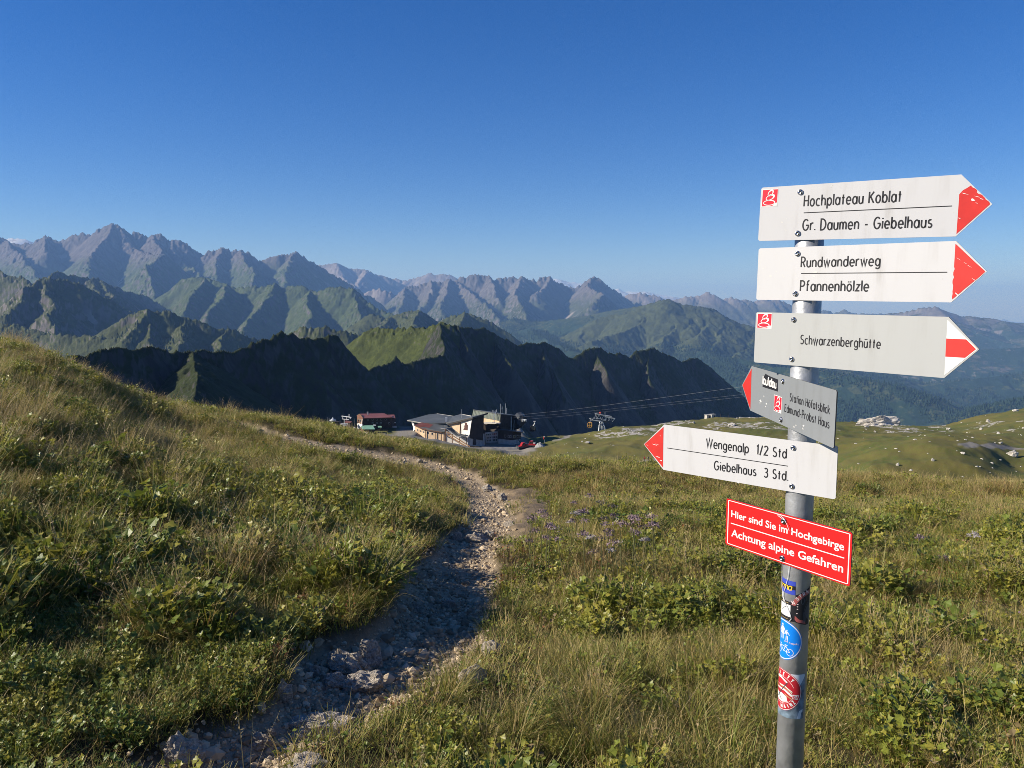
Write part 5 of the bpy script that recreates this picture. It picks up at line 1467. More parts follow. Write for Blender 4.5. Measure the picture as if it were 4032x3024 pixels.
def V3(p): return Vector(p)
def wall(mb, top, bottom, th=.3, mi=0):
    """upright panel: top and bottom are point lists of the same length; thickness goes away from the viewer"""
    for i in range(len(top) - 1):
        a, b, c, d = V3(bottom[i]), V3(bottom[i + 1]), V3(top[i + 1]), V3(top[i])
        n = (b - a).cross(d - a).normalized()
        if n.y < 0: n = -n
        o = n * th
        mb.hexa([a, b, b + o, a + o, d, c, c + o, d + o], mi)
def plate(mb, pts, th, mi=0):
    """roof slab: polygon thickened downwards"""
    n = len(pts); vs = [tuple(p) for p in pts] + [(p[0], p[1], p[2] - th) for p in pts]
    mb.add(vs, [tuple(range(n)), tuple(range(2 * n - 1, n - 1, -1))] + [(i, n + i, n + (i + 1) % n, (i + 1) % n) for i in range(n)], mi)
def panel_on(mb, quad, fx0, fx1, fy0, fy1, proud=.06, mi=0):
    """small box on a wall quad (bl, br, tr, tl) at fractions, standing proud towards the viewer"""
    bl, br, tr, tl = [V3(p) for p in quad]
    def P(s, t): return (bl * (1 - s) + br * s) * (1 - t) + (tl * (1 - s) + tr * s) * t
    n = (br - bl).cross(tl - bl).normalized()
    if n.y > 0: n = -n
    q = [P(fx0, fy0), P(fx1, fy0), P(fx1, fy1), P(fx0, fy1)]
    mb.hexa([q[0] - n * .12, q[1] - n * .12, q[1] + n * proud, q[0] + n * proud, q[3] - n * .12, q[2] - n * .12, q[2] + n * proud, q[3] + n * proud], mi)
def window(parent, quad, fx0, fx1, fy0, fy1, frame=M_FRAMEW, muntin=1, name="window"):
    w = MB(); panel_on(w, quad, fx0, fx1, fy0, fy1, .05); f = w.build(name, frame, parent)
    g_ = MB(); dx = (fx1 - fx0); dy = (fy1 - fy0)
    for k in range(muntin):
        a = fx0 + dx * (.08 + .92 * k / muntin); b = fx0 + dx * (.92 * (k + 1) / muntin)
        panel_on(g_, quad, a, b, fy0 + dy * .12, fy0 + dy * .88, .075)
    g_.build("pane", M_GLASS, f)
    return f

# ---- the cable car station
st = empty("cable_car_station", (0, 0, 0), 0, "large mountain lift station with grey roofs and a white gable wall", "lift station")
m = MB(); plate(m, [SA(100, 282, 309), SA(365, 327, 303), SA(560, 345, 302), SA(800, 330, 302), SA(905, 214, 322), SA(620, 170, 328), SA(480, 183, 326), SA(250, 245, 318)], .5)
m.build("restaurant_roof", M_ROOFG, st)
m = MB(); wall(m, [SA(100, 284, 308.9), SA(365, 328, 302.9)], [SA(100, 292, 308.9), SA(365, 340, 302.9)], .2); wall(m, [SA(620, 169, 327.5), SA(905, 212, 321.5)], [SA(620, 178, 327.5), SA(905, 222, 321.5)], .2); m.build("fascia", M_FASCIA, st)
m = MB(); plate(m, [SA(740, 335, 303), SA(1000, 300, 301), SA(1225, 224, 312), SA(1035, 178, 325), SA(905, 214, 322)], .4); m.build("hall_roof", M_ROOFG, st)
m = MB(); wall(m, [SA(1030, 175, 325), SA(1220, 208, 315)], [SA(1030, 184, 325), SA(1220, 222, 315)], .2); m.build("fascia", M_FASCIA, st)
# timber front under a lower eave
tp = [(235, 385, 300), (420, 450, 297), (590, 480, 295.5), (712, 490, 294.5), (760, 480, 294)]
bt = [(262, 592, 300), (415, 640, 297), (590, 690, 295.5), (705, 720, 294.5), (760, 730, 294)]
T_ = [SA(*p) for p in tp]; B_ = [SA(*p) for p in bt]
m = MB(); wall(m, T_, B_, .4); front = m.build("timber_wall", M_PLANK, st)
m = MB(); wall(m, [SA(262, 585, 299.8), SA(415, 622, 296.8), SA(590, 655, 295.3), SA(705, 678, 294.3)], [SA(262, 640, 299.8), SA(415, 680, 296.8), SA(590, 710, 295.3), SA(705, 740, 294.3)], .3); m.build("plinth", M_CONC, st)
m = MB(); plate(m, [SA(225, 368, 299.5), SA(350, 425, 297.5), SA(480, 452, 296), SA(705, 487, 293.8), SA(775, 475, 293.5), SA(800, 385, 300), SA(640, 358, 302), SA(370, 318, 304)], .35); m.build("lower_roof", M_ROOFG, st)
m = MB(); plate(m, [SA(228, 366, 299.6), SA(350, 421, 297.6), SA(455, 440, 296.6), SA(560, 365, 301), SA(370, 316, 304)], .06); m.build("red_roof_field", M_ROOFR, st)
m = MB(); wall(m, [SA(225, 372, 299.3), SA(350, 430, 297.2), SA(480, 456, 295.8), SA(705, 490, 293.6)], [SA(225, 382, 299.3), SA(350, 442, 297.2), SA(480, 470, 295.8), SA(705, 503, 293.6)], .15); m.build("fascia", M_BTIM, st)
for a, b, x0, x1, y0, y1, n in ((0, 1, .20, .29, .66, .80, 1), (0, 1, .46, .58, .66, .80, 2), (0, 1, .76, .90, .66, .80, 2)):
    window(st, [B_[a], B_[b], T_[b], T_[a]], x0, x1, y0, y1, muntin=n)
for x0, x1 in ((.17, .36), (.62, .80)): window(st, [B_[1], B_[2], T_[2], T_[1]], x0, x1, .66, .85)
m = MB()
for X, Y0, Y1_, d in ((418, 448, 640, 296.5), (592, 478, 680, 295), (703, 488, 700, 294)): m.bar(SA(X, Y0, d), SA(X, Y1_, d), .13)
m.build("post", M_DTIM, st)
m = MB(); wall(m, [SA(205, 395, 303), SA(262, 380, 300.4)], [SA(208, 525, 303), SA(262, 560, 300.4)], .4); cw = m.build("entrance_wall", M_PLASTER, st)
m = MB(); panel_on(m, [SA(208, 525, 303), SA(262, 560, 300.4), SA(262, 380, 300.4), SA(205, 395, 303)], .28, .80, .03, .55, .08); m.build("door", M_DTIM, st)
m = MB(); m.bar(SA(190, 330, 305), SA(215, 400, 302.9), .22); m.bar(SA(215, 345, 304), SA(225, 395, 302.8), .25); m.build("brace", M_PLASTER, st)
# white gable with its brown relief
GL_ = [SA(1035, 525, 296.5), SA(1187, 548, 292.3), SA(1226, 280, 291.5), SA(1040, 315, 296)]
m = MB(); m.hexa([V3(GL_[0]), V3(GL_[1]), V3(GL_[1]) + Vector((1, 5, 0)), V3(GL_[0]) + Vector((1, 5, 0)), V3(GL_[3]), V3(GL_[2]), V3(GL_[2]) + Vector((1, 5, 0)), V3(GL_[3]) + Vector((1, 5, 0))]); gable = m.build("gable_wall", M_PLASTER, st)
def on_gable(X, Y): # point a little in front of the gable
    t = (X - 1035) / 170.0; return SA(X, Y, 296.2 - 4.2 * t - .15)
fig = [(1107, 326), (1120, 330), (1138, 330), (1142, 342), (1134, 362), (1154, 366), (1153, 460), (1079, 453), (1100, 410), (1106, 398), (1088, 394), (1094, 380), (1112, 374), (1104, 345)]
m = MB(); a_ = [on_gable(*p) for p in fig]; n = len(a_)
m.add(a_ + [(p[0] + .04, p[1] + .14, p[2]) for p in a_], [tuple(range(n)), tuple(range(2 * n - 1, n - 1, -1))] + [(i, (i + 1) % n, n + (i + 1) % n, n + i) for i in range(n)]); m.build("relief_figure", M_HORN, gable)
m = MB(); wall(m, [SA(815, 366, 300.5), SA(1038, 318, 296.2)], [SA(880, 410, 300.5), SA(1020, 525, 296.6)], .4); m.build("timber_gable", M_PLANK, st)
m = MB(); m.bar(SA(1030, 320, 296.1), SA(1022, 520, 296.3), .2); m.build("post", M_BTIM, st)
m = MB(); plate(m, [SA(795, 345, 300.2), SA(1240, 232, 290.8), SA(1512, 157, 296), SA(1500, 165, 303), SA(1240, 212, 306), SA(760, 325, 304)], .25); m.build("gable_roof", M_ROOFG, st)
m = MB(); wall(m, [SA(795, 345, 300), SA(1240, 240, 290.6), SA(1512, 157, 295.8)], [SA(800, 368, 300), SA(1240, 268, 290.6), SA(1510, 182, 295.8)], .3); m.build("bargeboard", M_EAVE, st)
m = MB(); wall(m, [SA(1230, 282, 292), SA(1440, 205, 298)], [SA(1190, 600, 292.5), SA(1425, 640, 298)], .4); m.build("shaded_side_wall", M_DTIM, st)  # shade on this side is put into the near-black colour
m = MB(); wall(m, [SA(1180, 545, 292.2), SA(1330, 530, 296), SA(1450, 520, 299)], [SA(1160, 730, 292.2), SA(1330, 740, 296), SA(1450, 740, 299)], .4); m.build("concrete_base", M_CONC, st)
m = MB(); panel_on(m, [SA(1160, 730, 292), SA(1330, 740, 295.8), SA(1330, 530, 295.8), SA(1180, 545, 292)], .55, .82, .10, .72, .1); m.build("door", M_DSTEEL, st)
m = MB(); wall(m, [SA(770, 520, 294.3), SA(905, 520, 293.6), SA(1035, 575, 292.6), SA(1160, 560, 292)], [SA(770, 730, 294.3), SA(905, 735, 293.6), SA(1035, 745, 292.6), SA(1160, 745, 292)], .3); m.build("lower_wall", M_PLASTER, st)
# covered stair
m = MB(); plate(m, [SA(685, 418, 290.5), SA(800, 436, 290), SA(955, 552, 289.3), SA(1045, 565, 289), SA(1150, 590, 289), SA(1105, 535, 291.5), SA(1000, 540, 292), SA(880, 405, 293.5), SA(740, 400, 294)], .3); m.build("stair_roof", M_ROOFG, st)
m = MB(); wall(m, [SA(685, 418, 290.3), SA(800, 438, 289.8), SA(955, 554, 289.1), SA(1045, 566, 288.8)], [SA(685, 434, 290.3), SA(800, 456, 289.8), SA(955, 572, 289.1), SA(1045, 584, 288.8)], .15); m.build("fascia", M_FASCIA, st)
m = MB()
for (x0, y0, x1, y1) in ((795, 490, 1195, 745), (800, 535, 1130, 745)): m.bar(SA(x0, y0, 289.5), SA(x1, y1, 288.2), .22)
m.build("stair_rail", M_RAILT, st)
m = MB(); m.slab([SA(790, 560, 290), SA(1150, 760, 288.6), SA(1160, 755, 290.4), SA(800, 556, 291.8)], .3); m.build("stair_flight", M_CONC, st)
m = MB()
for X, Y0, Y1_ in ((770, 435, 690), (895, 505, 700), (1018, 565, 710), (1140, 590, 715)): m.bar(SA(X, Y0, 289.7), SA(X, Y1_, 289.7), .16)
m.build("post", M_BTIM, st)
m = MB(); m.box(*(lambda p: (p[0] - .45, p[0] + .45, p[1] - .4, p[1] + .4, p[2] - 1.6, p[2] + .1))(SA(783, 240, 304))); m.build("chimney", M_STEEL, st)
m = MB()
for k in range(6): m.bar(SA(745 + 12 * k, 372 + 2 * k, 292.5), SA(745 + 12 * k, 402 + 2 * k, 292.5), .05, 4)
m.bar(SA(740, 372, 292.5), SA(810, 384, 292.5), .05, 4); m.build("railing", M_STEEL, st)
# tall rear block
m = MB(); wall(m, [SA(1252, 100, 318), SA(1732, 178, 306)], [SA(1232, 212, 318), SA(1720, 300, 306)], .4); m.build("cladding", M_CLAD, st)
m = MB()
for k in range(21):
    t = k / 20.0; m.bar(SA(1252 + 480 * t, 100 + 78 * t, 317.9 - 12 * t), SA(1232 + 488 * t, 212 + 88 * t, 317.9 - 12 * t), .07, 4)
m.build("cladding_rib", M_CLAD, st)
m = MB(); plate(m, [SA(1250, 98, 317.7), SA(1735, 176, 305.6), SA(2062, 208, 318), SA(1510, 128, 334)], .3); m.build("block_roof", M_ROOFG, st)
m = MB(); wall(m, [SA(1240, 212, 318), SA(1715, 296, 306.2)], [SA(1240, 320, 318), SA(1715, 345, 306.2)], .4); m.build("timber_band", M_PLANK, st)
m = MB(); plate(m, [SA(1440, 335, 309), SA(1722, 343, 304.5), SA(1730, 325, 306), SA(1450, 312, 312)], .3); m.build("ledge", M_FASCIA, st)
m = MB(); wall(m, [SA(1735, 180, 306), SA(2060, 212, 318)], [SA(1720, 445, 306), SA(2000, 470, 318)], .4); m.build("shaded_block_wall", M_DTIM, st)  # dark colour stands in for the shade on the block's right side
m = MB(); m.bar(SA(1918, 225, 312.5), SA(1915, 455, 312.5), .35, 4); m.bar(SA(1975, 270, 315), SA(1950, 465, 315), .3, 4); m.bar(SA(2030, 225, 317), SA(2000, 465, 317), .3, 4); m.build("pillar", M_CONC, st)
m = MB(); wall(m, [SA(1235, 320, 317), SA(1715, 345, 306)], [SA(1235, 560, 317), SA(1700, 620, 306)], .4); m.build("shaded_front", M_DTIM, st)  # lower front lies in shade, painted in by the dark colour
m = MB(); wall(m, [SA(1420, 360, 307), SA(1665, 392, 305)], [SA(1430, 470, 307), SA(1665, 430, 305)], .3); m.build("balcony_panel", M_DTIM, st)
gq = [SA(1478, 680, 302), SA(1682, 672, 304), SA(1682, 478, 304), SA(1455, 505, 302)]
m = MB(); m.hexa([V3(gq[0]), V3(gq[1]), V3(gq[1]) + Vector((0, .4, 0)), V3(gq[0]) + Vector((0, .4, 0)), V3(gq[3]), V3(gq[2]), V3(gq[2]) + Vector((0, .4, 0)), V3(gq[3]) + Vector((0, .4, 0))]); m.build("garage_wall", M_CONC, st)
for x0, x1 in ((.06, .47), (.53, .94)):
    for y0, y1 in ((.10, .34), (.38, .60), (.70, .88)): window(st, gq, x0, x1, y0, y1, muntin=3)
# low building on the right
m = MB(); plate(m, [SA(1675, 445, 303.5), SA(2000, 475, 299), SA(2138, 497, 297.5), SA(2100, 478, 305), SA(1750, 436, 309)], .3); m.build("porch_roof", M_ROOFG, st)
m = MB(); wall(m, [SA(2000, 472, 298.6), SA(2138, 490, 297.2)], [SA(2000, 482, 298.6), SA(2138, 500, 297.2)], .15); m.build("fascia", M_FASCIA, st)
aq = [SA(1690, 608, 303), SA(1935, 632, 300), SA(1935, 470, 300), SA(1690, 450, 303)]; bq = [SA(1935, 632, 300), SA(2080, 610, 304), SA(2090, 495, 304), SA(1935, 470, 300)]
m = MB(); wall(m, [aq[3], aq[2], bq[2]], [aq[0], aq[1], bq[1]], .4); m.build("porch_wall", M_DTIM, st)
for x0, x1 in ((.44, .56), (.68, .80), (.82, .93)): window(st, aq, x0, x1, .22, .50)
for x0, x1 in ((.1, .35), (.5, .7), (.84, .94)): window(st, bq, x0, x1, .2, .55)
m = MB(); wall(m, [SA(1690, 610, 303), SA(1935, 634, 300.2), SA(2060, 615, 304)], [SA(1690, 740, 303), SA(1935, 745, 300.2), SA(2060, 745, 304)], .4); m.build("porch_base", M_CONC, st)
m = MB(); m.bar(SA(1985, 530, 299), SA(2060, 660, 298), .16); m.bar(SA(2060, 660, 298), SA(2130, 700, 297), .14); m.build("conveyor_strut", M_DSTEEL, st)
m = MB(); 
for s in (0, 1):
    m.bar(SA(1618 + 28 * s, 130, 307.5), SA(1592 + 28 * s, 335, 305), .09, 4)
for k in range(9):
    t = k / 8; x = 1618 - 26 * t; y = 130 + 205 * t; m.bar(SA(x, y, 307.5 - 2.5 * t), SA(x + 28, y + (12 if k % 2 else -12), 307.5 - 2.5 * t), .06, 4)
m.build("lattice_ladder", M_STEEL, st)
for X, Y0, Y1_, r in ((1728, 0, 170, .07), (1815, -5, 175, .07), (1757, 45, 172, .05), (1832, 75, 170, .06), (1052, 95, 250, .05), (1660, 100, 140, .10), (1585, 108, 136, .12), (1600, 108, 138, .12)):
    m = MB(); m.bar(SA(X, Y0, 311 if X > 1500 else 305), SA(X, Y1_, 311 if X > 1500 else 305), r, 5)
    if X in (1757, 1832):
        for k in range(3): m.bar(SA(X - 8, Y0 + 12 + 14 * k, 311), SA(X + 10, Y0 + 12 + 14 * k, 311), .06, 4)
    m.build("antenna", M_STEEL, st)
m = MB(); m.tube([SA(2060, 250, 316), SA(2100, 280, 313), SA(2060, 345, 313), SA(2010, 420, 314)], [2.6, 2.2, 1.8, .8], 10); m.build("cable_inlet_hood", M_DSTEEL, st)
m = MB(); m.bar(SA(2080, 265, 313), SA(2170, 290, 310), .35, 6)
for k in range(3): m.bar(SA(2110 + 32 * k, 270, 311), SA(2112 + 32 * k, 310, 311), .32, 8)
m.build("cable_wheels", M_STEEL, st)
# grey roof beside the station, and low walls of the yard
gs_ = empty("equipment_shed", (0, 0, 0), 0, "low shed with a flat grey gravelled roof left of the station", "shed")
m = MB(); plate(m, [SB(1415, 672, 287), SB(1690, 765, 279), SB(1840, 752, 280), SB(1950, 672, 289), SB(1985, 610, 297), SB(1800, 565, 303), SB(1690, 600, 296)], .3); m.build("roof", M_GRVL, gs_)
m = MB(); wall(m, [SB(1840, 756, 280.3), SB(1950, 676, 289)], [SB(1840, 840, 280.3), SB(1950, 840, 289)], .3); wall(m, [SB(1415, 676, 287), SB(1690, 768, 279.3), SB(1840, 756, 280.3)], [SB(1415, 760, 287), SB(1690, 860, 279.3), SB(1840, 850, 280.3)], .3); m.build("wall", M_CONC, gs_)
yw = MB(); wall(yw, [SA(1400, 752, 286), SA(2020, 756, 286)], [SA(1400, 800, 286), SA(2020, 800, 286)], .3); o = yw.build("yard_wall", M_CONC); setp(o, "low pale concrete wall along the station yard", "wall")

# ---- the mountain hut with its russet roof
hut = empty("mountain_hut", (0, 0, 0), 0, "dark timber mountain hut with a russet red roof and chimney", "hut")
m = MB(); plate(m, [SB(690, 197, 313), SB(818, 258, 301), SB(1425, 240, 303), SB(1375, 196, 311), SB(1290, 150, 320), SB(762, 160, 314)], .25); rf = m.build("roof", M_HUTROOF, hut)
m = MB(); plate(m, [SB(1360, 182, 316), SB(1428, 232, 303), SB(1532, 258, 306), SB(1505, 178, 316)], .2); m.build("annexe_roof", M_HUTROOF, hut)
m = MB(); wall(m, [SB(688, 195, 312.8), SB(760, 158, 308), SB(822, 256, 300.8)], [SB(688, 207, 312.8), SB(760, 172, 308), SB(822, 270, 300.8)], .2); m.build("bargeboard", M_BTIM, hut)
p = SB(925, 120, 310); m = MB(); m.box(p[0] - .25, p[0] + .3, p[1] - .3, p[1] + .3, p[2] - 1.3, p[2]); m.build("chimney", M_FASCIA, rf)
hq = [SB(822, 440, 302), SB(1430, 470, 304), SB(1425, 240, 304), SB(822, 258, 302)]
m = MB(); wall(m, [hq[3], hq[2], SB(1530, 256, 307)], [hq[0], hq[1], SB(1550, 460, 307)], .4); m.build("front_wall", M_DTIM, hut)
lq = [SB(702, 365, 312), SB(808, 395, 302), SB(820, 258, 302), SB(698, 202, 312)]
m = MB(); wall(m, [lq[3], SB(760, 170, 307), lq[2]], [lq[0], SB(755, 380, 307), lq[1]], .4); m.build("gable_wall", M_BTIM, hut)
m = MB(); wall(m, [SB(700, 360, 312.2), SB(808, 390, 301.8)], [SB(700, 480, 312.2), SB(808, 500, 301.8)], .4); m.build("stone_base", M_PLASTER, hut)
for x in (.155, .32, .47, .63, .79): window(hut, hq, x, x + .06, .74, .88)
for x in (.32, .47, .62, .92): window(hut, hq, x, x + .06, .36, .52)
for x in (.2, .55): window(hut, lq, x, x + .2, .3, .62)
m = MB(); panel_on(m, lq, .9, .99, .1, .85, .1); m.build("corner_trim", M_PLASTER, hut)
tr = empty("terrace_shed", (0, 0, 0), 0, "small timber shed with a pale green sheet roof before the hut", "shed")
m = MB(); plate(m, [SB(775, 432, 298), SB(818, 494, 291), SB(1085, 494, 291), SB(1040, 412, 299), SB(860, 416, 299)], .2); m.build("roof", M_GRN, tr)
m = MB(); wall(m, [SB(822, 494, 291.3), SB(1070, 496, 291.3)], [SB(822, 620, 291.3), SB(1070, 620, 291.3)], .3); m.build("front_wall", M_DTIM, tr)
m = MB(); wall(m, [SB(775, 440, 297.5), SB(820, 496, 291.5)], [SB(775, 560, 297.5), SB(820, 620, 291.5)], .3); m.build("side_wall", M_BTIM, tr)
m = MB(); wall(m, [SB(1045, 396, 296), SB(1098, 398, 296)], [SB(1045, 424, 296), SB(1110, 426, 296)], .12); o = m.build("notice_board", M_WLET); setp(o, "small white sign standing on the green roof", "sign")
o = MB(); plate(o, [SB(1145, 422, 303), SB(1160, 455, 298), SB(1240, 455, 298), SB(1220, 418, 303)], .2); o = o.build("canopy_roof", M_GRN); setp(o, "small pale green canopy roof right of the green shed", "canopy")
bn = MB()
for X in (1440, 1480, 1520, 1545): wall(bn, [SB(X - 14, 425, 305), SB(X + 12, 425, 305)], [SB(X - 14, 468, 305), SB(X + 12, 468, 305)], .12)
o = bn.build("poster_row", M_FRAMEW, hut)
m = MB(); m.lathe([(.01, .0), (.28, .02), (.28, .10), (.01, .12)], (0, 0, 0), 14); o = m.build("clock_disc", M_WLET, hut); o.matrix_local = Matrix.Translation(SB(1525, 352, 306.4)) @ Matrix.Rotation(rad(90), 4, 'X')
# ---- little lift hut and masts left of it
lh = empty("lift_hut", (0, 0, 0), 0, "tiny hut with a red brown roof left of the mountain hut", "hut")
m = MB(); plate(m, [SB(430, 345, 306), SB(555, 352, 304), SB(588, 322, 309), SB(450, 306, 311)], .2); m.build("roof", M_ROOFR, lh)
m = MB(); wall(m, [SB(470, 345, 306), SB(545, 352, 304.5), SB(580, 330, 309)], [SB(470, 520, 306), SB(545, 520, 304.5), SB(580, 520, 309)], .3); m.build("wall", M_DTIM, lh)
m = MB(); panel_on(m, [SB(470, 520, 306), SB(545, 520, 304.5), SB(545, 352, 304.5), SB(470, 345, 306)], .05, .3, .72, .95, .08); m.build("window", M_FRAMEW, lh)
mp = empty("lift_pylon", (0, 0, 0), 0, "slanting T shaped steel lift support behind the tiny hut", "pylon")
m = MB(); m.bar(SB(365, 212, 312), SB(575, 242, 308), .20, 6); m.build("crossbeam", M_STEEL, mp)
m = MB(); m.bar(SB(372, 215, 312), SB(392, 280, 312), .16, 6); m.bar(SB(465, 222, 310), SB(470, 300, 310), .16, 6); m.bar(SB(560, 240, 308), SB(545, 275, 308), .16, 6); m.bar(SB(370, 275, 312), SB(520, 290, 309), .14, 6); m.bar(SB(420, 280, 311), SB(418, 520, 311), .22, 6); m.build("frame", M_STEEL, mp)
m = MB(); m.bar(SB(525, 172, 309), SB(525, 230, 309), .18, 8); m.build("lamp_mast", M_WLET, mp)
mw = empty("bull_wheel_station", (0, 0, 0), 0, "round pale bull wheel cover on a grey post, far left of the huts", "lift terminal")
p = SB(170, 300, 310); m = MB(); m.lathe([(1.25, -.35), (1.35, .0), (1.2, .15), (.6, .3), (.55, .55), (.2, .7), (.15, 1.2)], p, 18); m.build("wheel_cover", M_STEEL, mw)
m = MB(); m.bar(SB(150, 310, 310), SB(152, 500, 310), .28, 8); m.build("post", M_STEEL, mw)
m = MB(); p = SB(215, 430, 311); m.box(p[0] - 1.0, p[0] + 1.6, p[1], p[1] + 2, p[2] - 1.6, p[2] + 1.7); m.build("machine_box", M_DTIM, mw)
def bench_set():
    for k, (X, Y, w_) in enumerate(((400, 385, 130), (430, 415, 80))):
        m = MB(); a = SB(X - w_ / 2, Y, 303); b = SB(X + w_ / 2, Y, 303)
        m.box(a[0], b[0], 302.5, 303.6, a[2] - .12, a[2] + .12)
        for q in (a[0] + .2, b[0] - .3): m.box(q, q + .12, 302.7, 303.4, a[2] - .9, a[2] - .12)
        o = m.build("picnic_table", M_WLET); setp(o, ("long white table top beside the tiny lift hut", "smaller white table below the long one by the lift hut")[k], "table")
bench_set()
for k, (X, Y, d, h_) in enumerate(((45, 235, 312, 2.6), (90, 260, 312, 2.2), (72, 375, 306, 1.6), (632, 265, 309, 2.4))):
    p = SB(X, Y, d); m = MB(); m.bar(p, (p[0], p[1], p[2] - h_ - 1), .07, 5, .09); o = m.build("marker_pole", M_FRAMEW); setp(o, ("thin pole, leftmost beside the bull wheel cover", "thin pole, second from left by the bull wheel cover", "short post in front of the round bull wheel cover", "thin pole between the tiny hut and the mountain hut")[k], "pole")

# ---- gondola tower
tw = empty("lift_tower", (0, 0, 0), 0, "steel lattice gondola tower with an orange ball on its head", "lift tower")
dT = 385.
m = MB()
legs = [((1490, 450), (1510, 260)), ((1555, 440), (1545, 260)), ((1500, 445), (1500, 330)), ((1610, 400), (1560, 265)), ((1480, 330), (1455, 255))]
for (a, b) in legs[:4]: m.bar(SC_(*a, dT), SC_(*b, dT + 1), .22, 5)
zz = [(1492, 445), (1545, 400), (1502, 380), (1552, 340), (1505, 320), (1555, 285), (1512, 265)]
for a, b in zip(zz[:-1], zz[1:]): m.bar(SC_(*a, dT - .3), SC_(*b, dT - .3), .15, 4)
zz = [(1555, 435), (1600, 395), (1555, 360), (1585, 320), (1560, 290)]
for a, b in zip(zz[:-1], zz[1:]): m.bar(SC_(*a, dT + 2), SC_(*b, dT + 2), .15, 4)
m.build("lattice_leg", M_STEEL, tw)
m = MB(); m.bar(SC_(1425, 128, dT), SC_(1715, 178, dT), .30, 6); m.bar(SC_(1605, 183, dT + 3), SC_(1778, 215, dT + 3), .30, 6); m.bar(SC_(1365, 238, dT), SC_(1535, 262, dT), .28, 6); m.bar(SC_(1440, 205, dT + 1), SC_(1620, 230, dT + 1), .2, 5); m.build("crossbeam", M_STEEL, tw)
m = MB()
for (a, b) in (((1440, 135), (1420, 215)), ((1440, 135), (1470, 225)), ((1500, 145), (1455, 225)), ((1500, 145), (1545, 240)), ((1580, 158), (1540, 235)), ((1580, 158), (1625, 235)), ((1650, 170), (1610, 235)), ((1650, 195), (1690, 245)), ((1710, 180), (1730, 270)), ((1765, 215), (1735, 265)), ((1765, 215), (1770, 238)), ((1415, 190), (1370, 240)), ((1690, 205), (1655, 250)), ((1550, 255), (1620, 245)), ((1535, 150), (1520, 120))):
    m.bar(SC_(*a, dT + .5), SC_(*b, dT + .5), .13, 4)
m.build("bracing", M_STEEL, tw)
m = MB(); m.tube([SC_(1555, 255, dT + 2), SC_(1640, 265, dT + 2), SC_(1700, 290, dT + 2), SC_(1745, 345, dT + 2)], .14, 5); m.tube([SC_(1580, 275, dT + 2), SC_(1660, 292, dT + 2), SC_(1720, 320, dT + 2)], .10, 5); m.build("catwalk", M_DSTEEL, tw)
p = SC_(1520, 112, dT); m = MB(); m.lathe([(.02, -.5), (.32, -.38), (.5, 0), (.32, .38), (.02, .5)], p, 12); m.build("marker_ball", mat("orange_red_marker", (.75, .10, .05), .5), tw, smooth=True)
m = MB(); m.bar(SC_(1590, 105, dT), SC_(1590, 150, dT), .06, 4); m.bar(SC_(1606, 103, dT), SC_(1606, 150, dT), .06, 4); m.build("antenna", M_STEEL, tw)

# ---- gondolas
def gondola(cx, cy, d, label, framecol, top):
    c = Vector(SC_(cx, cy, d))
    r = empty("gondola_cabin", c, rad(-15), label, "gondola", "gondolas on the lift")
    m = MB(); m.prism([(-1.0, -.75), (-.8, -1.15), (.8, -1.15), (1.0, -.75), (1.0, .7), (.8, 1.05), (-.8, 1.05), (-1.0, .7)], 'y', -.85, .85); m.build("cabin_body", M_GLASS, r)
    m = MB()
    for y in (-.9, .9):
        q = [(-1.03, -.75), (-.82, -1.18), (.82, -1.18), (1.03, -.75), (1.03, .7), (.82, 1.08), (-.82, 1.08), (-1.03, .7)]
        for a, b in zip(q, q[1:] + q[:1]): m.bar((a[0], y, a[1]), (b[0], y, b[1]), .11, 5)
        m.bar((0, y, -1.15), (0, y, 1.05), .06, 4); m.bar((-1.03, y, -.35), (1.03, y, -.35), .07, 4)
    for q in ((-.82, 1.08), (.82, 1.08), (-.82, -1.18), (.82, -1.18)): m.bar((q[0], -.9, q[1]), (q[0], .9, q[1]), .1, 5)
    m.build("frame", framecol, r)
    t = Vector(top) - c; t = Matrix.Rotation(rad(15), 3, 'Z') @ t
    m = MB(); m.tube([(0, 0, 1.05), (t.x * .55, t.y * .5, 1.6), (t.x * 1.25, t.y, t.z * .72), (t.x, t.y, t.z)], .15, 6); m.build("hanger_arm", M_STEEL, r)
    m = MB(); m.bar((t.x - .55, t.y, t.z), (t.x + .55, t.y, t.z + .1), .17, 6); m.build("cable_grip", M_STEEL, r)
gondola(1340, 320, 383., "amber framed gondola cabin hanging left of the lattice tower", M_GOLDF, SC_(1345, 210, 383.))
gondola(348, 385, 330., "dark gondola cabin hanging just right of the station", M_DSTEEL, SC_(376, 263, 330.))
# ---- the long cables: from the station up over the alp
M_CABLE = mat("steel_cable", (.30, .31, .33), .4, .6)
def cable(pts, r, label):
    P = []
    for a, b in zip(pts[:-1], pts[1:]):
        for k in range(12):
            t = k / 12; P.append(tuple(a[i] + (b[i] - a[i]) * t for i in range(3)))
    P.append(pts[-1]); m = MB(); m.tube(P, r, 5); o = m.build("lift_cable", M_CABLE); setp(o, label, "cable", "long lift cables")
def ZU(x, y): return ((2400 + x * .7378) * K, (1000 + y * .7378) * K)
def line3(u0, v0, u1, v1, u2, v2): return [at(u0, v0, 312.), at(.5 * (u0 + u1), .5 * (v0 + v1) + .6, 290.), at(u1, v1, 268.), at(u2, v2, 228.), at(u2 + 80, v2 - 15, 196.), at(u2 + 165, v2 - 45, 160.)]
cable(line3(513, 415.5, *ZU(0, 805), *ZU(690, 711)), .024, "uppermost and brightest of the long cables above the station")
cable(line3(513, 417.6, *ZU(0, 828), *ZU(710, 750)), .014, "middle cable of the long ones above the station")
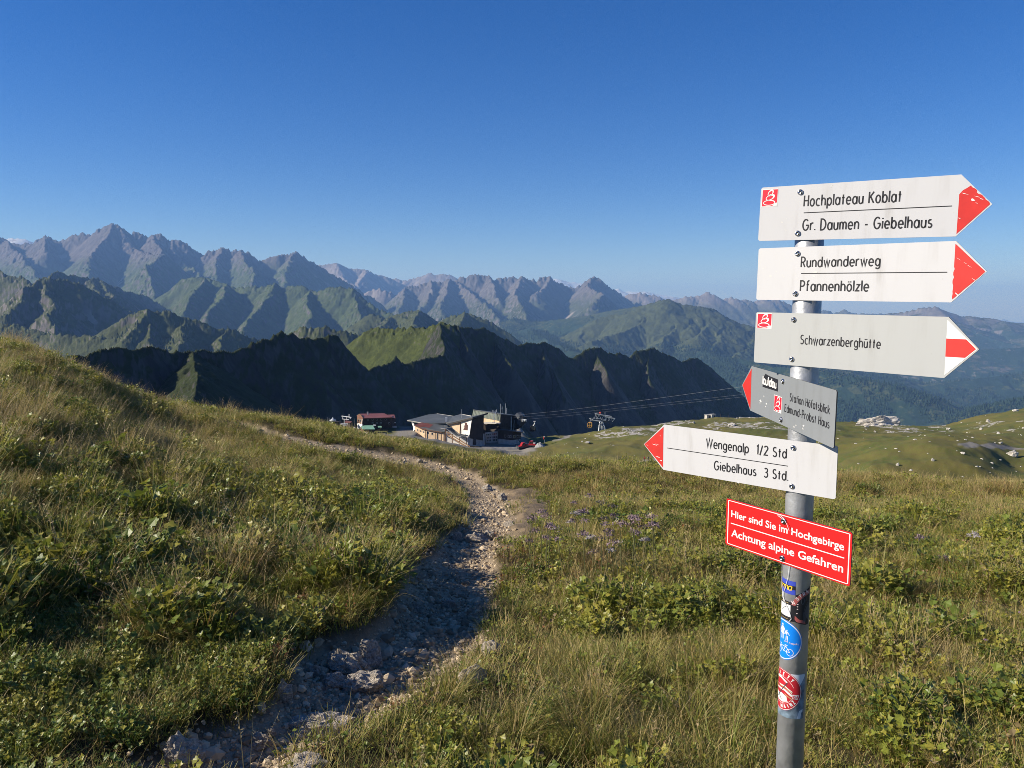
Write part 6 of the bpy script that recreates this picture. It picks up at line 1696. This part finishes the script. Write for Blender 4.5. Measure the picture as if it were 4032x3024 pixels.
cable(line3(513, 420.4, *ZU(0, 839), *ZU(710, 763)), .014, "lowest cable of the long ones above the station")

# ---- snow groomers, gravel heap, windsock, posts, stone sheds
def groomer(X, Y, d, rz, k, label):
    c = Vector(SC_(X, Y, d)); z = gz(c.x, c.y)
    r = empty("snow_groomer", (c.x, c.y, z), rz, label, "snow groomer", "red snow groomers by the station"); r.scale = (.85, .85, .85)
    m = MB()
    for s in (-1, 1): m.prism([(-2.0, .1), (-1.6, 0), (1.6, 0), (2.1, .35), (1.9, .85), (-1.8, .85), (-2.2, .5)], 'y', s * 1.35 - .45, s * 1.35 + .45)
    m.build("track", M_TRACK, r)
    m = MB(); m.prism([(-2.0, .7), (1.9, .7), (2.1, 1.2), (.9, 1.35), (-2.0, 1.5)], 'y', -1.2, 1.2); m.build("chassis", M_MRED, r)
    m = MB(); m.prism([(-.6, 1.3), (1.3, 1.25), (1.0, 2.0), (.55, 2.75), (-.5, 2.75)], 'y', -1.05, 1.05); cb = m.build("cab", M_MRED, r)
    m = MB(); m.prism([(-.35, 1.65), (.95, 1.62), (.75, 2.05), (.45, 2.55), (-.35, 2.55)], 'y', -1.1, -1.06); m.prism([(-.35, 1.65), (.95, 1.62), (.75, 2.05), (.45, 2.55), (-.35, 2.55)], 'y', 1.06, 1.1); m.build("window", M_GLASS, cb)
    m = MB(); m.prism([(2.5, .1), (2.9, .0), (3.0, .6), (2.8, 1.25), (2.6, 1.2), (2.65, .6)], 'y', -2.0, 2.0); m.bar((1.9, -.6, .7), (2.6, -.6, .6), .12); m.bar((1.9, .6, .7), (2.6, .6, .6), .12); m.build("blade", M_MRED if k else M_DSTEEL, r)
    m = MB(); m.box(-3.1, -2.3, -1.9, 1.9, .2, .7); m.bar((-2.4, 0, .5), (-1.9, 0, .8), .15); m.build("tiller", M_TRACK, r)
    m = MB(); m.box(-1.7, -.8, -.9, .9, 1.5, 2.1); m.build("engine_hood", M_MRED if not k else M_FASCIA, r)
groomer(180, 700, 292., rad(200), 0, "red snow groomer nearest the station yard")
groomer(325, 690, 295., rad(165), 1, "red snow groomer with white hood beside the gravel heap")
hp = MB(); c = SC_(462, 700, 294.); z0 = gz(c[0], c[1]); r_ = random.Random(3)
ring = []
vs = [(c[0] + .4, c[1], z0 + 2.0)]; n = 14
for lv, (rr, hh) in enumerate(((.9, 1.45), (1.7, .75), (2.5, -.1))):
    for i in range(n):
        a = 6.283 * i / n; q = rr * r_.uniform(.85, 1.15); vs.append((c[0] + q * math.cos(a), c[1] + q * math.sin(a), z0 + hh * r_.uniform(.85, 1.1)))
fs = [(0, 1 + i, 1 + (i + 1) % n) for i in range(n)] + [(1 + l * n + i, 1 + (l + 1) * n + i, 1 + (l + 1) * n + (i + 1) % n, 1 + l * n + (i + 1) % n) for l in range(2) for i in range(n)]
hp.add(vs, fs); o = hp.build("gravel_heap", M_GRVL); setp(o, "pointed heap of grey gravel beside the snow groomers", "gravel heap")
ws = empty("windsock_pole", (0, 0, 0), 0, "thin pole with a red and white windsock on the green slope", "windsock")
a = SC_(545, 670, 305.); b = SC_(545, 525, 305.); m = MB(); m.bar((a[0], a[1], gz(a[0], a[1]) - .3), b, .07, 6); m.build("pole", M_STEEL, ws)
m = MB(); m.tube([(b[0], b[1], b[2]), (b[0] - .12, b[1], b[2] - .5), (b[0] - .16, b[1], b[2] - 1.1)], [.22, .24, .2], 8); m.build("sock", M_REDS, ws)
m = MB(); m.tube([(b[0] - .0, b[1], b[2] + .05), (b[0] - .02, b[1], b[2] - .28)], [.24, .25], 8); m.build("sock_band", M_WLET, ws)
for k, (X, Y, w_, h_, lb) in enumerate(((818, 225, 2.0, 2.0, "small square stone shed on the knoll, left of the pair"), (905, 230, 2.6, 1.7, "small low stone shed on the knoll, right of the pair"))):
    c = SD(X, Y, 392.); z = gz(c[0], c[1]); r = empty("stone_shed", (c[0], c[1], z), rad(25), lb, "shed", "stone sheds on the knoll")
    m = MB(); m.box(-w_ / 2, w_ / 2, -1, 1, -.5, h_); m.build("wall", M_CONC, r)
    m = MB(); m.box(-w_ / 2 - .2, w_ / 2 + .25, -1.2, 1.2, h_ + .003, h_ + .2); m.build("roof", M_GRVL, r)
    m = MB(); m.box(w_ * .1, w_ * .38, -1.04, -1.003, .0, h_ * .75); m.build("door", M_DTIM, r)
for k, (X, Y, lb) in enumerate(((1048, 215, "thin post on the knoll, nearer the stone sheds"), (1190, 235, "thin post on the knoll, further right of the stone sheds"))):
    c = SD(X, Y, 395.); z = gz(c[0], c[1]); m = MB(); m.bar((c[0], c[1], z - .4), (c[0] + .05, c[1], z + 1.7), .10, 5); o = m.build("fence_post", M_DTIM); setp(o, lb, "post")

# ---- walkers on the track
def person(u, v, d, pose, mats, label):
    x, y, _ = at(u, v, d); z = gz(x, y)
    r = empty("person", (x, y, z), pose, label, "person", "walkers on the track")
    J = {'pel': (0, 0, .95), 'chest': (0, .02, 1.28), 'neck': (0, .03, 1.5), 'head': (0, .0, 1.62), 'top': (0, -.01, 1.74),
         'hl': (-.10, 0, .90), 'kl': (-.12, -.12, .50), 'al': (-.12, .05, .08), 'tl': (-.13, -.14, .04), 'hr': (.10, 0, .90), 'kr': (.11, -.02, .48), 'ar': (.12, .22, .10), 'tr': (.13, .05, .03),
         'sl': (-.19, .02, 1.42), 'el': (-.25, .08, 1.13), 'wl': (-.24, -.10, .93), 'sr': (.19, .02, 1.42), 'er': (.26, -.02, 1.14), 'wr': (.25, -.20, .98)}
    R_ = {'pel': .15, 'chest': .16, 'neck': .06, 'head': .10, 'top': .07, 'hl': .09, 'kl': .065, 'al': .045, 'tl': .035, 'hr': .09, 'kr': .065, 'ar': .045, 'tr': .035, 'sl': .065, 'el': .045, 'wl': .035, 'sr': .065, 'er': .045, 'wr': .035}
    E_ = [('pel', 'chest'), ('chest', 'neck'), ('neck', 'head'), ('head', 'top'), ('pel', 'hl'), ('hl', 'kl'), ('kl', 'al'), ('al', 'tl'), ('pel', 'hr'), ('hr', 'kr'), ('kr', 'ar'), ('ar', 'tr'), ('chest', 'sl'), ('sl', 'el'), ('el', 'wl'), ('chest', 'sr'), ('sr', 'er'), ('er', 'wr')]
    keys = list(J); me = D.meshes.new("body"); me.from_pydata([J[k] for k in keys], [(keys.index(a), keys.index(b)) for a, b in E_], [])
    o = D.objects.new("body", me); COL.objects.link(o)
    sk = o.modifiers.new("skin", 'SKIN'); o.modifiers.new("sub", 'SUBSURF').levels = 1
    for i, k in enumerate(keys): me.skin_vertices[0].data[i].radius = (R_[k], R_[k]); me.skin_vertices[0].data[i].use_root = (k == 'pel')
    nm = bpy.data.meshes.new_from_object(o.evaluated_get(bpy.context.evaluated_depsgraph_get()))
    D.objects.remove(o); nm.name = "body"
    for q in (mats[0], mats[1], M_SKIN): nm.materials.append(q)
    for p in nm.polygons:
        zc = p.center.z; p.material_index = 2 if zc > 1.5 or (abs(p.center.x) > .2 and zc < 1.0) else (0 if zc > .92 else 1); p.use_smooth = True
    o = D.objects.new("body", nm); COL.objects.link(o); o.parent = r
    m = MB(); m.lathe([(.09, 1.62), (.112, 1.68), (.10, 1.75), (.05, 1.79), (.005, 1.80)], (0, .01, 0), 12); m.build("hair", M_HAIR, r)
    m = MB(); m.box(-.15, .15, .16, .34, 1.08, 1.48); m.build("backpack", mats[2], r)
person(644.3, 460.2, 237., rad(200), (M_CLOTH1, M_TROU, M_REDS), "walker in a dark jacket on the track, the left one")
person(648.2, 460.3, 237., rad(170), (M_CLOTH2, M_TROU, M_DSTEEL), "walker in a grey shirt on the track, the right one")
# ------------------------------------------------------------------ rocks along the path, boulders and stones on the knolls
def rock(u, v, wpx, hpx, seed, label, group=None, material=None, name="rock", sub=4, flat_y=.8, sink=.35, rz=0.0, ymin=1.2, fac=6, yfix=None):
    x, y, z = hit(u, v + hpx * .25, GZ, ymin=ymin)
    if yfix: y = yfix; x = y * (u - 512) / FPX
    w = wpx / FPX * y * (.5 if y < 90 else .40); h = max(hpx / FPX * y * (.72 if y < 90 else .62), w * .3)
    me = rock_mesh(name, seed, sub, (1, flat_y, h / w), .42, material or M_STONE, fac)
    o = D.objects.new(name, me); o.location = (x, y, gz(x, y) + h * (1 - sink) * .5); o.scale = (w, w, w); o.rotation_euler = (0, 0, rz)
    COL.objects.link(o)
    return setp(o, label, "rock", group)
P_ = PS
G1 = "rocks along the path"
rock(690 * P_, 1577 * P_, 152 * P_, 50 * P_, 401, "broad sunlit rock at the foot of the path", G1, flat_y=.55, rz=.1)
rock(398 * P_, 1630 * P_, 84 * P_, 72 * P_, 402, "pale rock at the bottom edge left of the path", G1, rz=.5)
rock(562 * P_, 1608 * P_, 50 * P_, 34 * P_, 403, "fist sized stone before the broad sunlit rock", G1, rz=.3)
rock(668 * P_, 1655 * P_, 96 * P_, 34 * P_, 404, "flat pale stone on the bottom edge of the picture", G1)
rock(585 * P_, 1585 * P_, 26 * P_, 18 * P_, 405, "smallest stone left of the broad sunlit rock", G1)
rock(752 * P_, 1438 * P_, 110 * P_, 62 * P_, 406, "largest shaded rock under the left bank", G1, flat_y=.6, rz=-.35)
rock(800 * P_, 1425 * P_, 62 * P_, 62 * P_, 407, "upright shaded rock right of the largest shaded one", G1, rz=.8)
rock(790 * P_, 1478 * P_, 105 * P_, 40 * P_, 408, "flat shaded slab below the largest shaded rock", G1, flat_y=.6, rz=.2)
rock(722 * P_, 1480 * P_, 60 * P_, 34 * P_, 409, "shaded rock at the foot of the left bank", G1)
rock(680 * P_, 1452 * P_, 36 * P_, 34 * P_, 410, "small round shaded rock under hanging grass", G1)
rock(612 * P_, 1500 * P_, 40 * P_, 44 * P_, 411, "narrow shaded rock beside the herbs", G1)
rock(1062 * P_, 1408 * P_, 50 * P_, 32 * P_, 412, "pale rock on the right edge of the path", G1)
rock(1018 * P_, 1470 * P_, 80 * P_, 42 * P_, 413, "long pale rock in the grass right of the path", G1, flat_y=.5, rz=.6)
rock(968 * P_, 1310 * P_, 30 * P_, 22 * P_, 414, "round stone in the middle of the shaded path", G1)
rock(1030 * P_, 1165 * P_, 46 * P_, 22 * P_, 415, "flat light stone on the sunlit path bend", G1)
rock(1055 * P_, 1160 * P_, 30 * P_, 20 * P_, 416, "light stone right of the flat one on the bend", G1)
rock(987 * P_, 1163 * P_, 22 * P_, 22 * P_, 417, "upright light stone on the left edge of the bend", G1)
rock(1085 * P_, 1078 * P_, 22 * P_, 16 * P_, 418, "light stone by the bare earth patch", G1)
rock(1052 * P_, 1058 * P_, 24 * P_, 14 * P_, 419, "light stone at the upper end of the bend", G1)
rock(1100 * P_, 1135 * P_, 26 * P_, 14 * P_, 420, "light stone on the right rim of the bend", G1)
rock(898 * P_, 1316 * P_, 26 * P_, 20 * P_, 421, "small stone on the path near the left bank", G1)
rock(650 * P_, 995 * P_, 32 * P_, 12 * P_, 422, "light stone at the dark upper edge of the path", G1)
rock(786 * P_, 936 * P_, 40 * P_, 18 * P_, 423, "pale boulder in the herbs below the mountain hut", G1, sink=.1, yfix=22.)
rock(906 * P_, 997 * P_, 14 * P_, 8 * P_, 424, "small light stone above the upper path", G1)
G2 = "boulders on the knolls"
rock(937 * P_, 985 * P_, 1, 1, 1, None) if False else None
def zr(x, y): return ((3150 + x * .42201) * K, (1600 + y * .42201) * K)
for k, (x, y, w_, h_, lb) in enumerate(((910, 545, 42, 34, "grey boulder on the hummock slope right of the signpost"), (1240, 505, 36, 34, "grey boulder higher on the hummock"), (1015, 215, 40, 22, "white boulder below the rocky outcrop"), (1755, 138, 44, 30, "white boulder under the right hill crest"), (1870, 342, 46, 26, "pale boulder beside the gravel track"), (1985, 448, 110, 62, "broad white rock patch at the right edge"), (1075, 310, 46, 14, "flat pale boulder in the saddle"), (700, 238, 30, 16, "white boulder left of the saddle"), (1385, 212, 48, 22, "white boulder right of the outcrop"), (1690, 212, 40, 22, "white boulder on the slope below the crest"), (2010, 40, 80, 24, "long white rock on the right hill crest"))):
    u, v = zr(x, y); rock(u, v, w_ * .42201 * K, h_ * .42201 * K, 500 + k, lb, G2, M_STONE_PALE, "boulder", 3, sink=.3, ymin=100)
for k, (X, Y, w_, h_, lb) in enumerate(((1205, 615, 56, 28, "white boulder on the near slope left of the arrow tip"), (1300, 628, 120, 34, "long pale rock beside that white boulder"))):
    rock((2020 + X * .22604) * K, (1600 + Y * .22604) * K, w_ * .22604 * K, h_ * .22604 * K, 530 + k, lb, G2, M_STONE_PALE, "boulder", 3, sink=.3, ymin=100)
for k, (X, Y, w_, h_, lb) in enumerate(((580, 285, 60, 50, "pointed boulder below the stone sheds"), (1250, 325, 180, 60, "wide pale rock below the thin posts"), (1335, 208, 30, 36, "upright boulder on the knoll crest, the left one"), (1390, 200, 40, 30, "upright boulder on the knoll crest, the right one"))):
    rock((2600 + X * .22604) * K, (1600 + Y * .22604) * K, w_ * .22604 * K, h_ * .22604 * K, 540 + k, lb, G2, M_STONE_PALE, "boulder", 3, sink=.3, ymin=100)
u, v = zr(735, 150); rock(u, v - 1, 480 * .42201 * K, 150 * .42201 * K, 551, "broad pale limestone outcrop on the skyline right of the signpost", None, M_STONE_PALE, "outcrop", 5, flat_y=.55, sink=.95, ymin=330, fac=3)
G3 = "white stones beside the hut"
for k, (X, Y, w_) in enumerate(((420, 520, 50), (470, 505, 60), (520, 515, 50), (600, 520, 50), (640, 470, 60), (690, 500, 60), (640, 530, 50), (720, 520, 50))):
    c = SB(X, Y, 298.); w = w_ * .18083 * K / FPX * 298 * .5
    o = D.objects.new("rubble_stone", rock_mesh("rubble_stone", 560 + k, 2, (1, .8, .7), .4, M_STONE_PALE)); o.scale = (w, w, w); o.location = c; COL.objects.link(o)
    setp(o, "white block of the rubble heap left of the green shed", "rock", G3)
# limestone fragments strewn over the knolls
_r2 = np.random.RandomState(77)
n_ = 60000
uu = _r2.uniform(540, 1100, n_); yy = np.exp(_r2.uniform(math.log(120), math.log(430), n_)); xx = yy * (uu - 512) / FPX
rk_ = _grid_lookup(A_ROCK, xx, yy); w_ = fbm(xx / 9., yy / 9., 3, 91)
k_ = (_r2.rand(n_) < np.clip(.006 + rk_ * .16 * sstep(-.1, .4, w_), 0, 1)) & (_grid_lookup(A_TRACK, xx, yy) < .2)
xx, yy = xx[k_], yy[k_]; n_ = len(xx); sc_ = np.exp(_r2.normal(math.log(.26), .5, n_)).clip(.12, 1.5)
C_STONES = collection_of("proto_stones", [D.objects.new("fragment", rock_mesh("fragment", 600 + i, 2, (1, .8, .45), .4, M_STONE_PALE)) for i in range(5)])
scatter("strewn_stones", C_STONES, 5, np.stack([xx, yy, gza(xx, yy) + sc_ * .05], 1), np.stack([_r2.normal(0, .25, n_), _r2.normal(0, .25, n_), _r2.rand(n_) * 6.28], 1), sc_, _r2.rand(n_))

# ---- faded flower heads in the herb bed right of the path
M_STEM = mat("dull_green_stem", (.13, .13, .05), .8); M_HEAD = mat("faded_mauve_flower", (.24, .17, .19), .9, noise=(60., .5, (.13, .095, .10))); M_SEEDG = mat("grey_seed_head", (.30, .27, .26), .9)
def flower_proto(seed, headmat):
    r = random.Random(seed); root = empty("faded_flower", (0, 0, 0))
    for s in range(r.choice((1, 2, 2))):
        h = r.uniform(.30, .46); dx, dy = r.uniform(-.06, .06), r.uniform(-.06, .06)
        m = MB(); m.tube([(dx * .3, dy * .3, -.03), (dx * .6, dy * .6, h * .55), (dx, dy, h)], [.0035, .003, .0022], 5); m.build("stem", M_STEM, root)
        m = MB()
        for k in range(46):
            a = r.uniform(0, 6.283); e = r.uniform(-.25, 1.4); q = r.uniform(.022, .045)
            d = Vector((math.cos(a) * math.cos(e), math.sin(a) * math.cos(e), math.sin(e) * .7)); c = Vector((dx, dy, h)) + d * q
            t = d.orthogonal().normalized() * .0055; b = d.cross(t)
            m.add([c - t, c + b, c + t + d * .010, c - b + d * .004], [(0, 1, 2, 3)]); m.add([Vector((dx, dy, h)), c - t * .2, c + t * .2], [(0, 1, 2)])
        m.build("flower_head", headmat, root)
    return root
fl = [flower_proto(i, (M_HEAD, M_HEAD, M_SEEDG)[i % 3]) for i in range(4)]
used_ = set()
FP = [(1240, 1105), (1262, 1098), (1298, 1112), (1140, 1165), (1168, 1172), (1232, 1155), (1210, 1175), (1262, 1180), (1300, 1178), (1330, 1175), (1345, 1190), (1375, 1165), (1360, 1205), (1402, 1185), (1288, 1200), (1220, 1205), (1180, 1200), (1385, 1215), (1330, 1215), (1425, 1170), (1150, 1190), (1195, 1160), (1250, 1140), (1275, 1160), (1320, 1150), (1355, 1150), (1390, 1195), (1415, 1205), (1300, 1225), (1265, 1215), (1225, 1130), (1310, 1195), (1345, 1225), (1968, 1205), (2080, 1200), (2015, 1250)]
for k, (a, b) in enumerate(FP):
    x, y, z = hit(a * PS, (b + 60) * PS, GZ)
    o = fl[k % 4]
    if k >= 4: o = copy_tree(fl[k % 4])
    o.location = (x, y, gz(x, y)); o.rotation_euler = (0, 0, k * 1.7); s = .95 + .45 * ((k * 7) % 5) / 5; o.scale = (s, s, s)
    setp(o, "withered mauve flower head in the herb bed right of the path" if a < 1500 else "withered mauve flower head in the herbs right of the signpost", "flower", "withered flowers in the herbs")
# small bright blooms in the right meadow
M_LILAC = mat("lilac_bloom", (.42, .25, .50), .8); M_YBLOOM = mat("yellow_bloom", (.70, .50, .05), .8)
for k, (x, y, mt_, lb) in enumerate(((1780, 615, M_LILAC, "small lilac bloom in the bottom right meadow, the lower one"), (2085, 345, M_LILAC, "small lilac bloom at the right edge, the upper one"), (2060, 1500, M_YBLOOM, "yellow bloom near the bottom right corner"), (1770, 450, M_YBLOOM, "small yellow bloom in the right meadow"), (1290, 835, M_YBLOOM, "tiny yellow bloom in the middle of the right meadow"))):
    u = (3100 + x * .4363) * K; v = (2300 + y * .4363) * K
    X, Y, Z = hit(u, v + 6, GZ); r = empty("meadow_flower", (X, Y, gz(X, Y)), k, lb, "flower", "small bright blooms")
    h = .10; m = MB(); m.tube([(0, 0, -.02), (.005, .0, h * .6), (0, 0, h)], .0014, 5); m.build("stem", M_STEM, r)
    m = MB()
    for q in range(14):
        a = q * 2.4; e = .2 + .09 * q; d = Vector((math.cos(a) * math.cos(e), math.sin(a) * math.cos(e), math.sin(e))); t = d.orthogonal().normalized() * .003
        c = Vector((0, 0, h)); m.add([c, c + d * .008 + t, c + d * .013, c + d * .008 - t], [(0, 1, 2, 3)])
    m.build("bloom", mt_, r)

# ---- conifers on the far slopes
M_FIR = mat("dark_fir", (.016, .034, .016), .95)
def fir(seed):
    r = random.Random(seed); m = MB(); n = 7
    vs = []; fs = []
    for t in range(4):
        z0 = .12 + .2 * t; rr = .22 * (1 - t / 4.6); b = len(vs); vs.append((0, 0, z0 + .36 if t < 3 else 1.0))
        for i in range(n): a = 6.283 * i / n + t; q = rr * r.uniform(.7, 1.2); vs.append((q * math.cos(a), q * math.sin(a), z0 + r.uniform(-.04, .04)))
        fs += [(b, b + 1 + i, b + 1 + (i + 1) % n) for i in range(n)]
    me = D.meshes.new("fir"); me.from_pydata(vs, [], fs); me.materials.append(M_FIR); me.update()
    return D.objects.new("fir", me)
C_FIR = collection_of("proto_fir", [fir(i) for i in range(3)])
dg = bpy.context.evaluated_depsgraph_get()
def trees_on(ob, n, zmax, dens_scale, h0, h1, seed, thr=-.1, umin=-100, umax=1150):
    me = ob.data; co = np.empty(len(me.vertices) * 3, np.float32); me.vertices.foreach_get("co", co); co = co.reshape(-1, 3)
    r = np.random.RandomState(seed); u, v = pix(co[:, 0], co[:, 1], co[:, 2])
    nz_ = fbm(co[:, 0] / dens_scale, co[:, 1] / dens_scale, 4, seed)
    ok = np.nonzero((co[:, 2] < zmax + 120 * nz_) & (nz_ > thr) & (u > umin) & (u < umax))[0]
    if not len(ok): return None
    i = r.choice(ok, n); p = co[i] + r.normal(0, 1, (n, 3)) * np.array([10, 10, 0]) - np.array([0, 0, 3])
    return p, r.uniform(h0, h1, n)
fp = [trees_on(D.objects["wooded_slopes"], 26000, -150, 500., 18, 34, 5, -.05), trees_on(D.objects["green_mountain"], 9000, -330, 420., 18, 32, 6, .05), trees_on(D.objects["green_foothill"], 1600, 20, 160., 10, 20, 7, .15), trees_on(D.objects["mid_ridge"], 1200, -60, 200., 12, 22, 8, .1)]
fp = [q for q in fp if q]
P__ = np.concatenate([q[0] for q in fp]); H__ = np.concatenate([q[1] for q in fp]); n_ = len(P__)
scatter("far_conifers", C_FIR, 3, P__, np.stack([np.zeros(n_), np.zeros(n_), _r2.rand(n_) * 6.28], 1), H__, _r2.rand(n_))
# ------------------------------------------------------------------ air
_h = MB().box(-62000, 62000, -3000, 60000, -1300, 1600)
hm = D.materials.new("haze"); hm.use_nodes = True
for _n in list(hm.node_tree.nodes):
    if _n.type == 'BSDF_PRINCIPLED': hm.node_tree.nodes.remove(_n)
_pv = hm.node_tree.nodes.new("ShaderNodeVolumePrincipled")
_pv.inputs["Color"].default_value = (.27, .51, 1.0, 1)
_pv.inputs["Density"].default_value = 4.4e-5
_pv.inputs["Absorption Color"].default_value = (.20, .20, .20, 1)
_pv.inputs["Density Attribute"].default_value = ""
hm.node_tree.links.new(_pv.outputs[0], hm.node_tree.nodes["Material Output"].inputs["Volume"])
haze = _h.build("haze", hm)
setp(haze, kind="stuff")
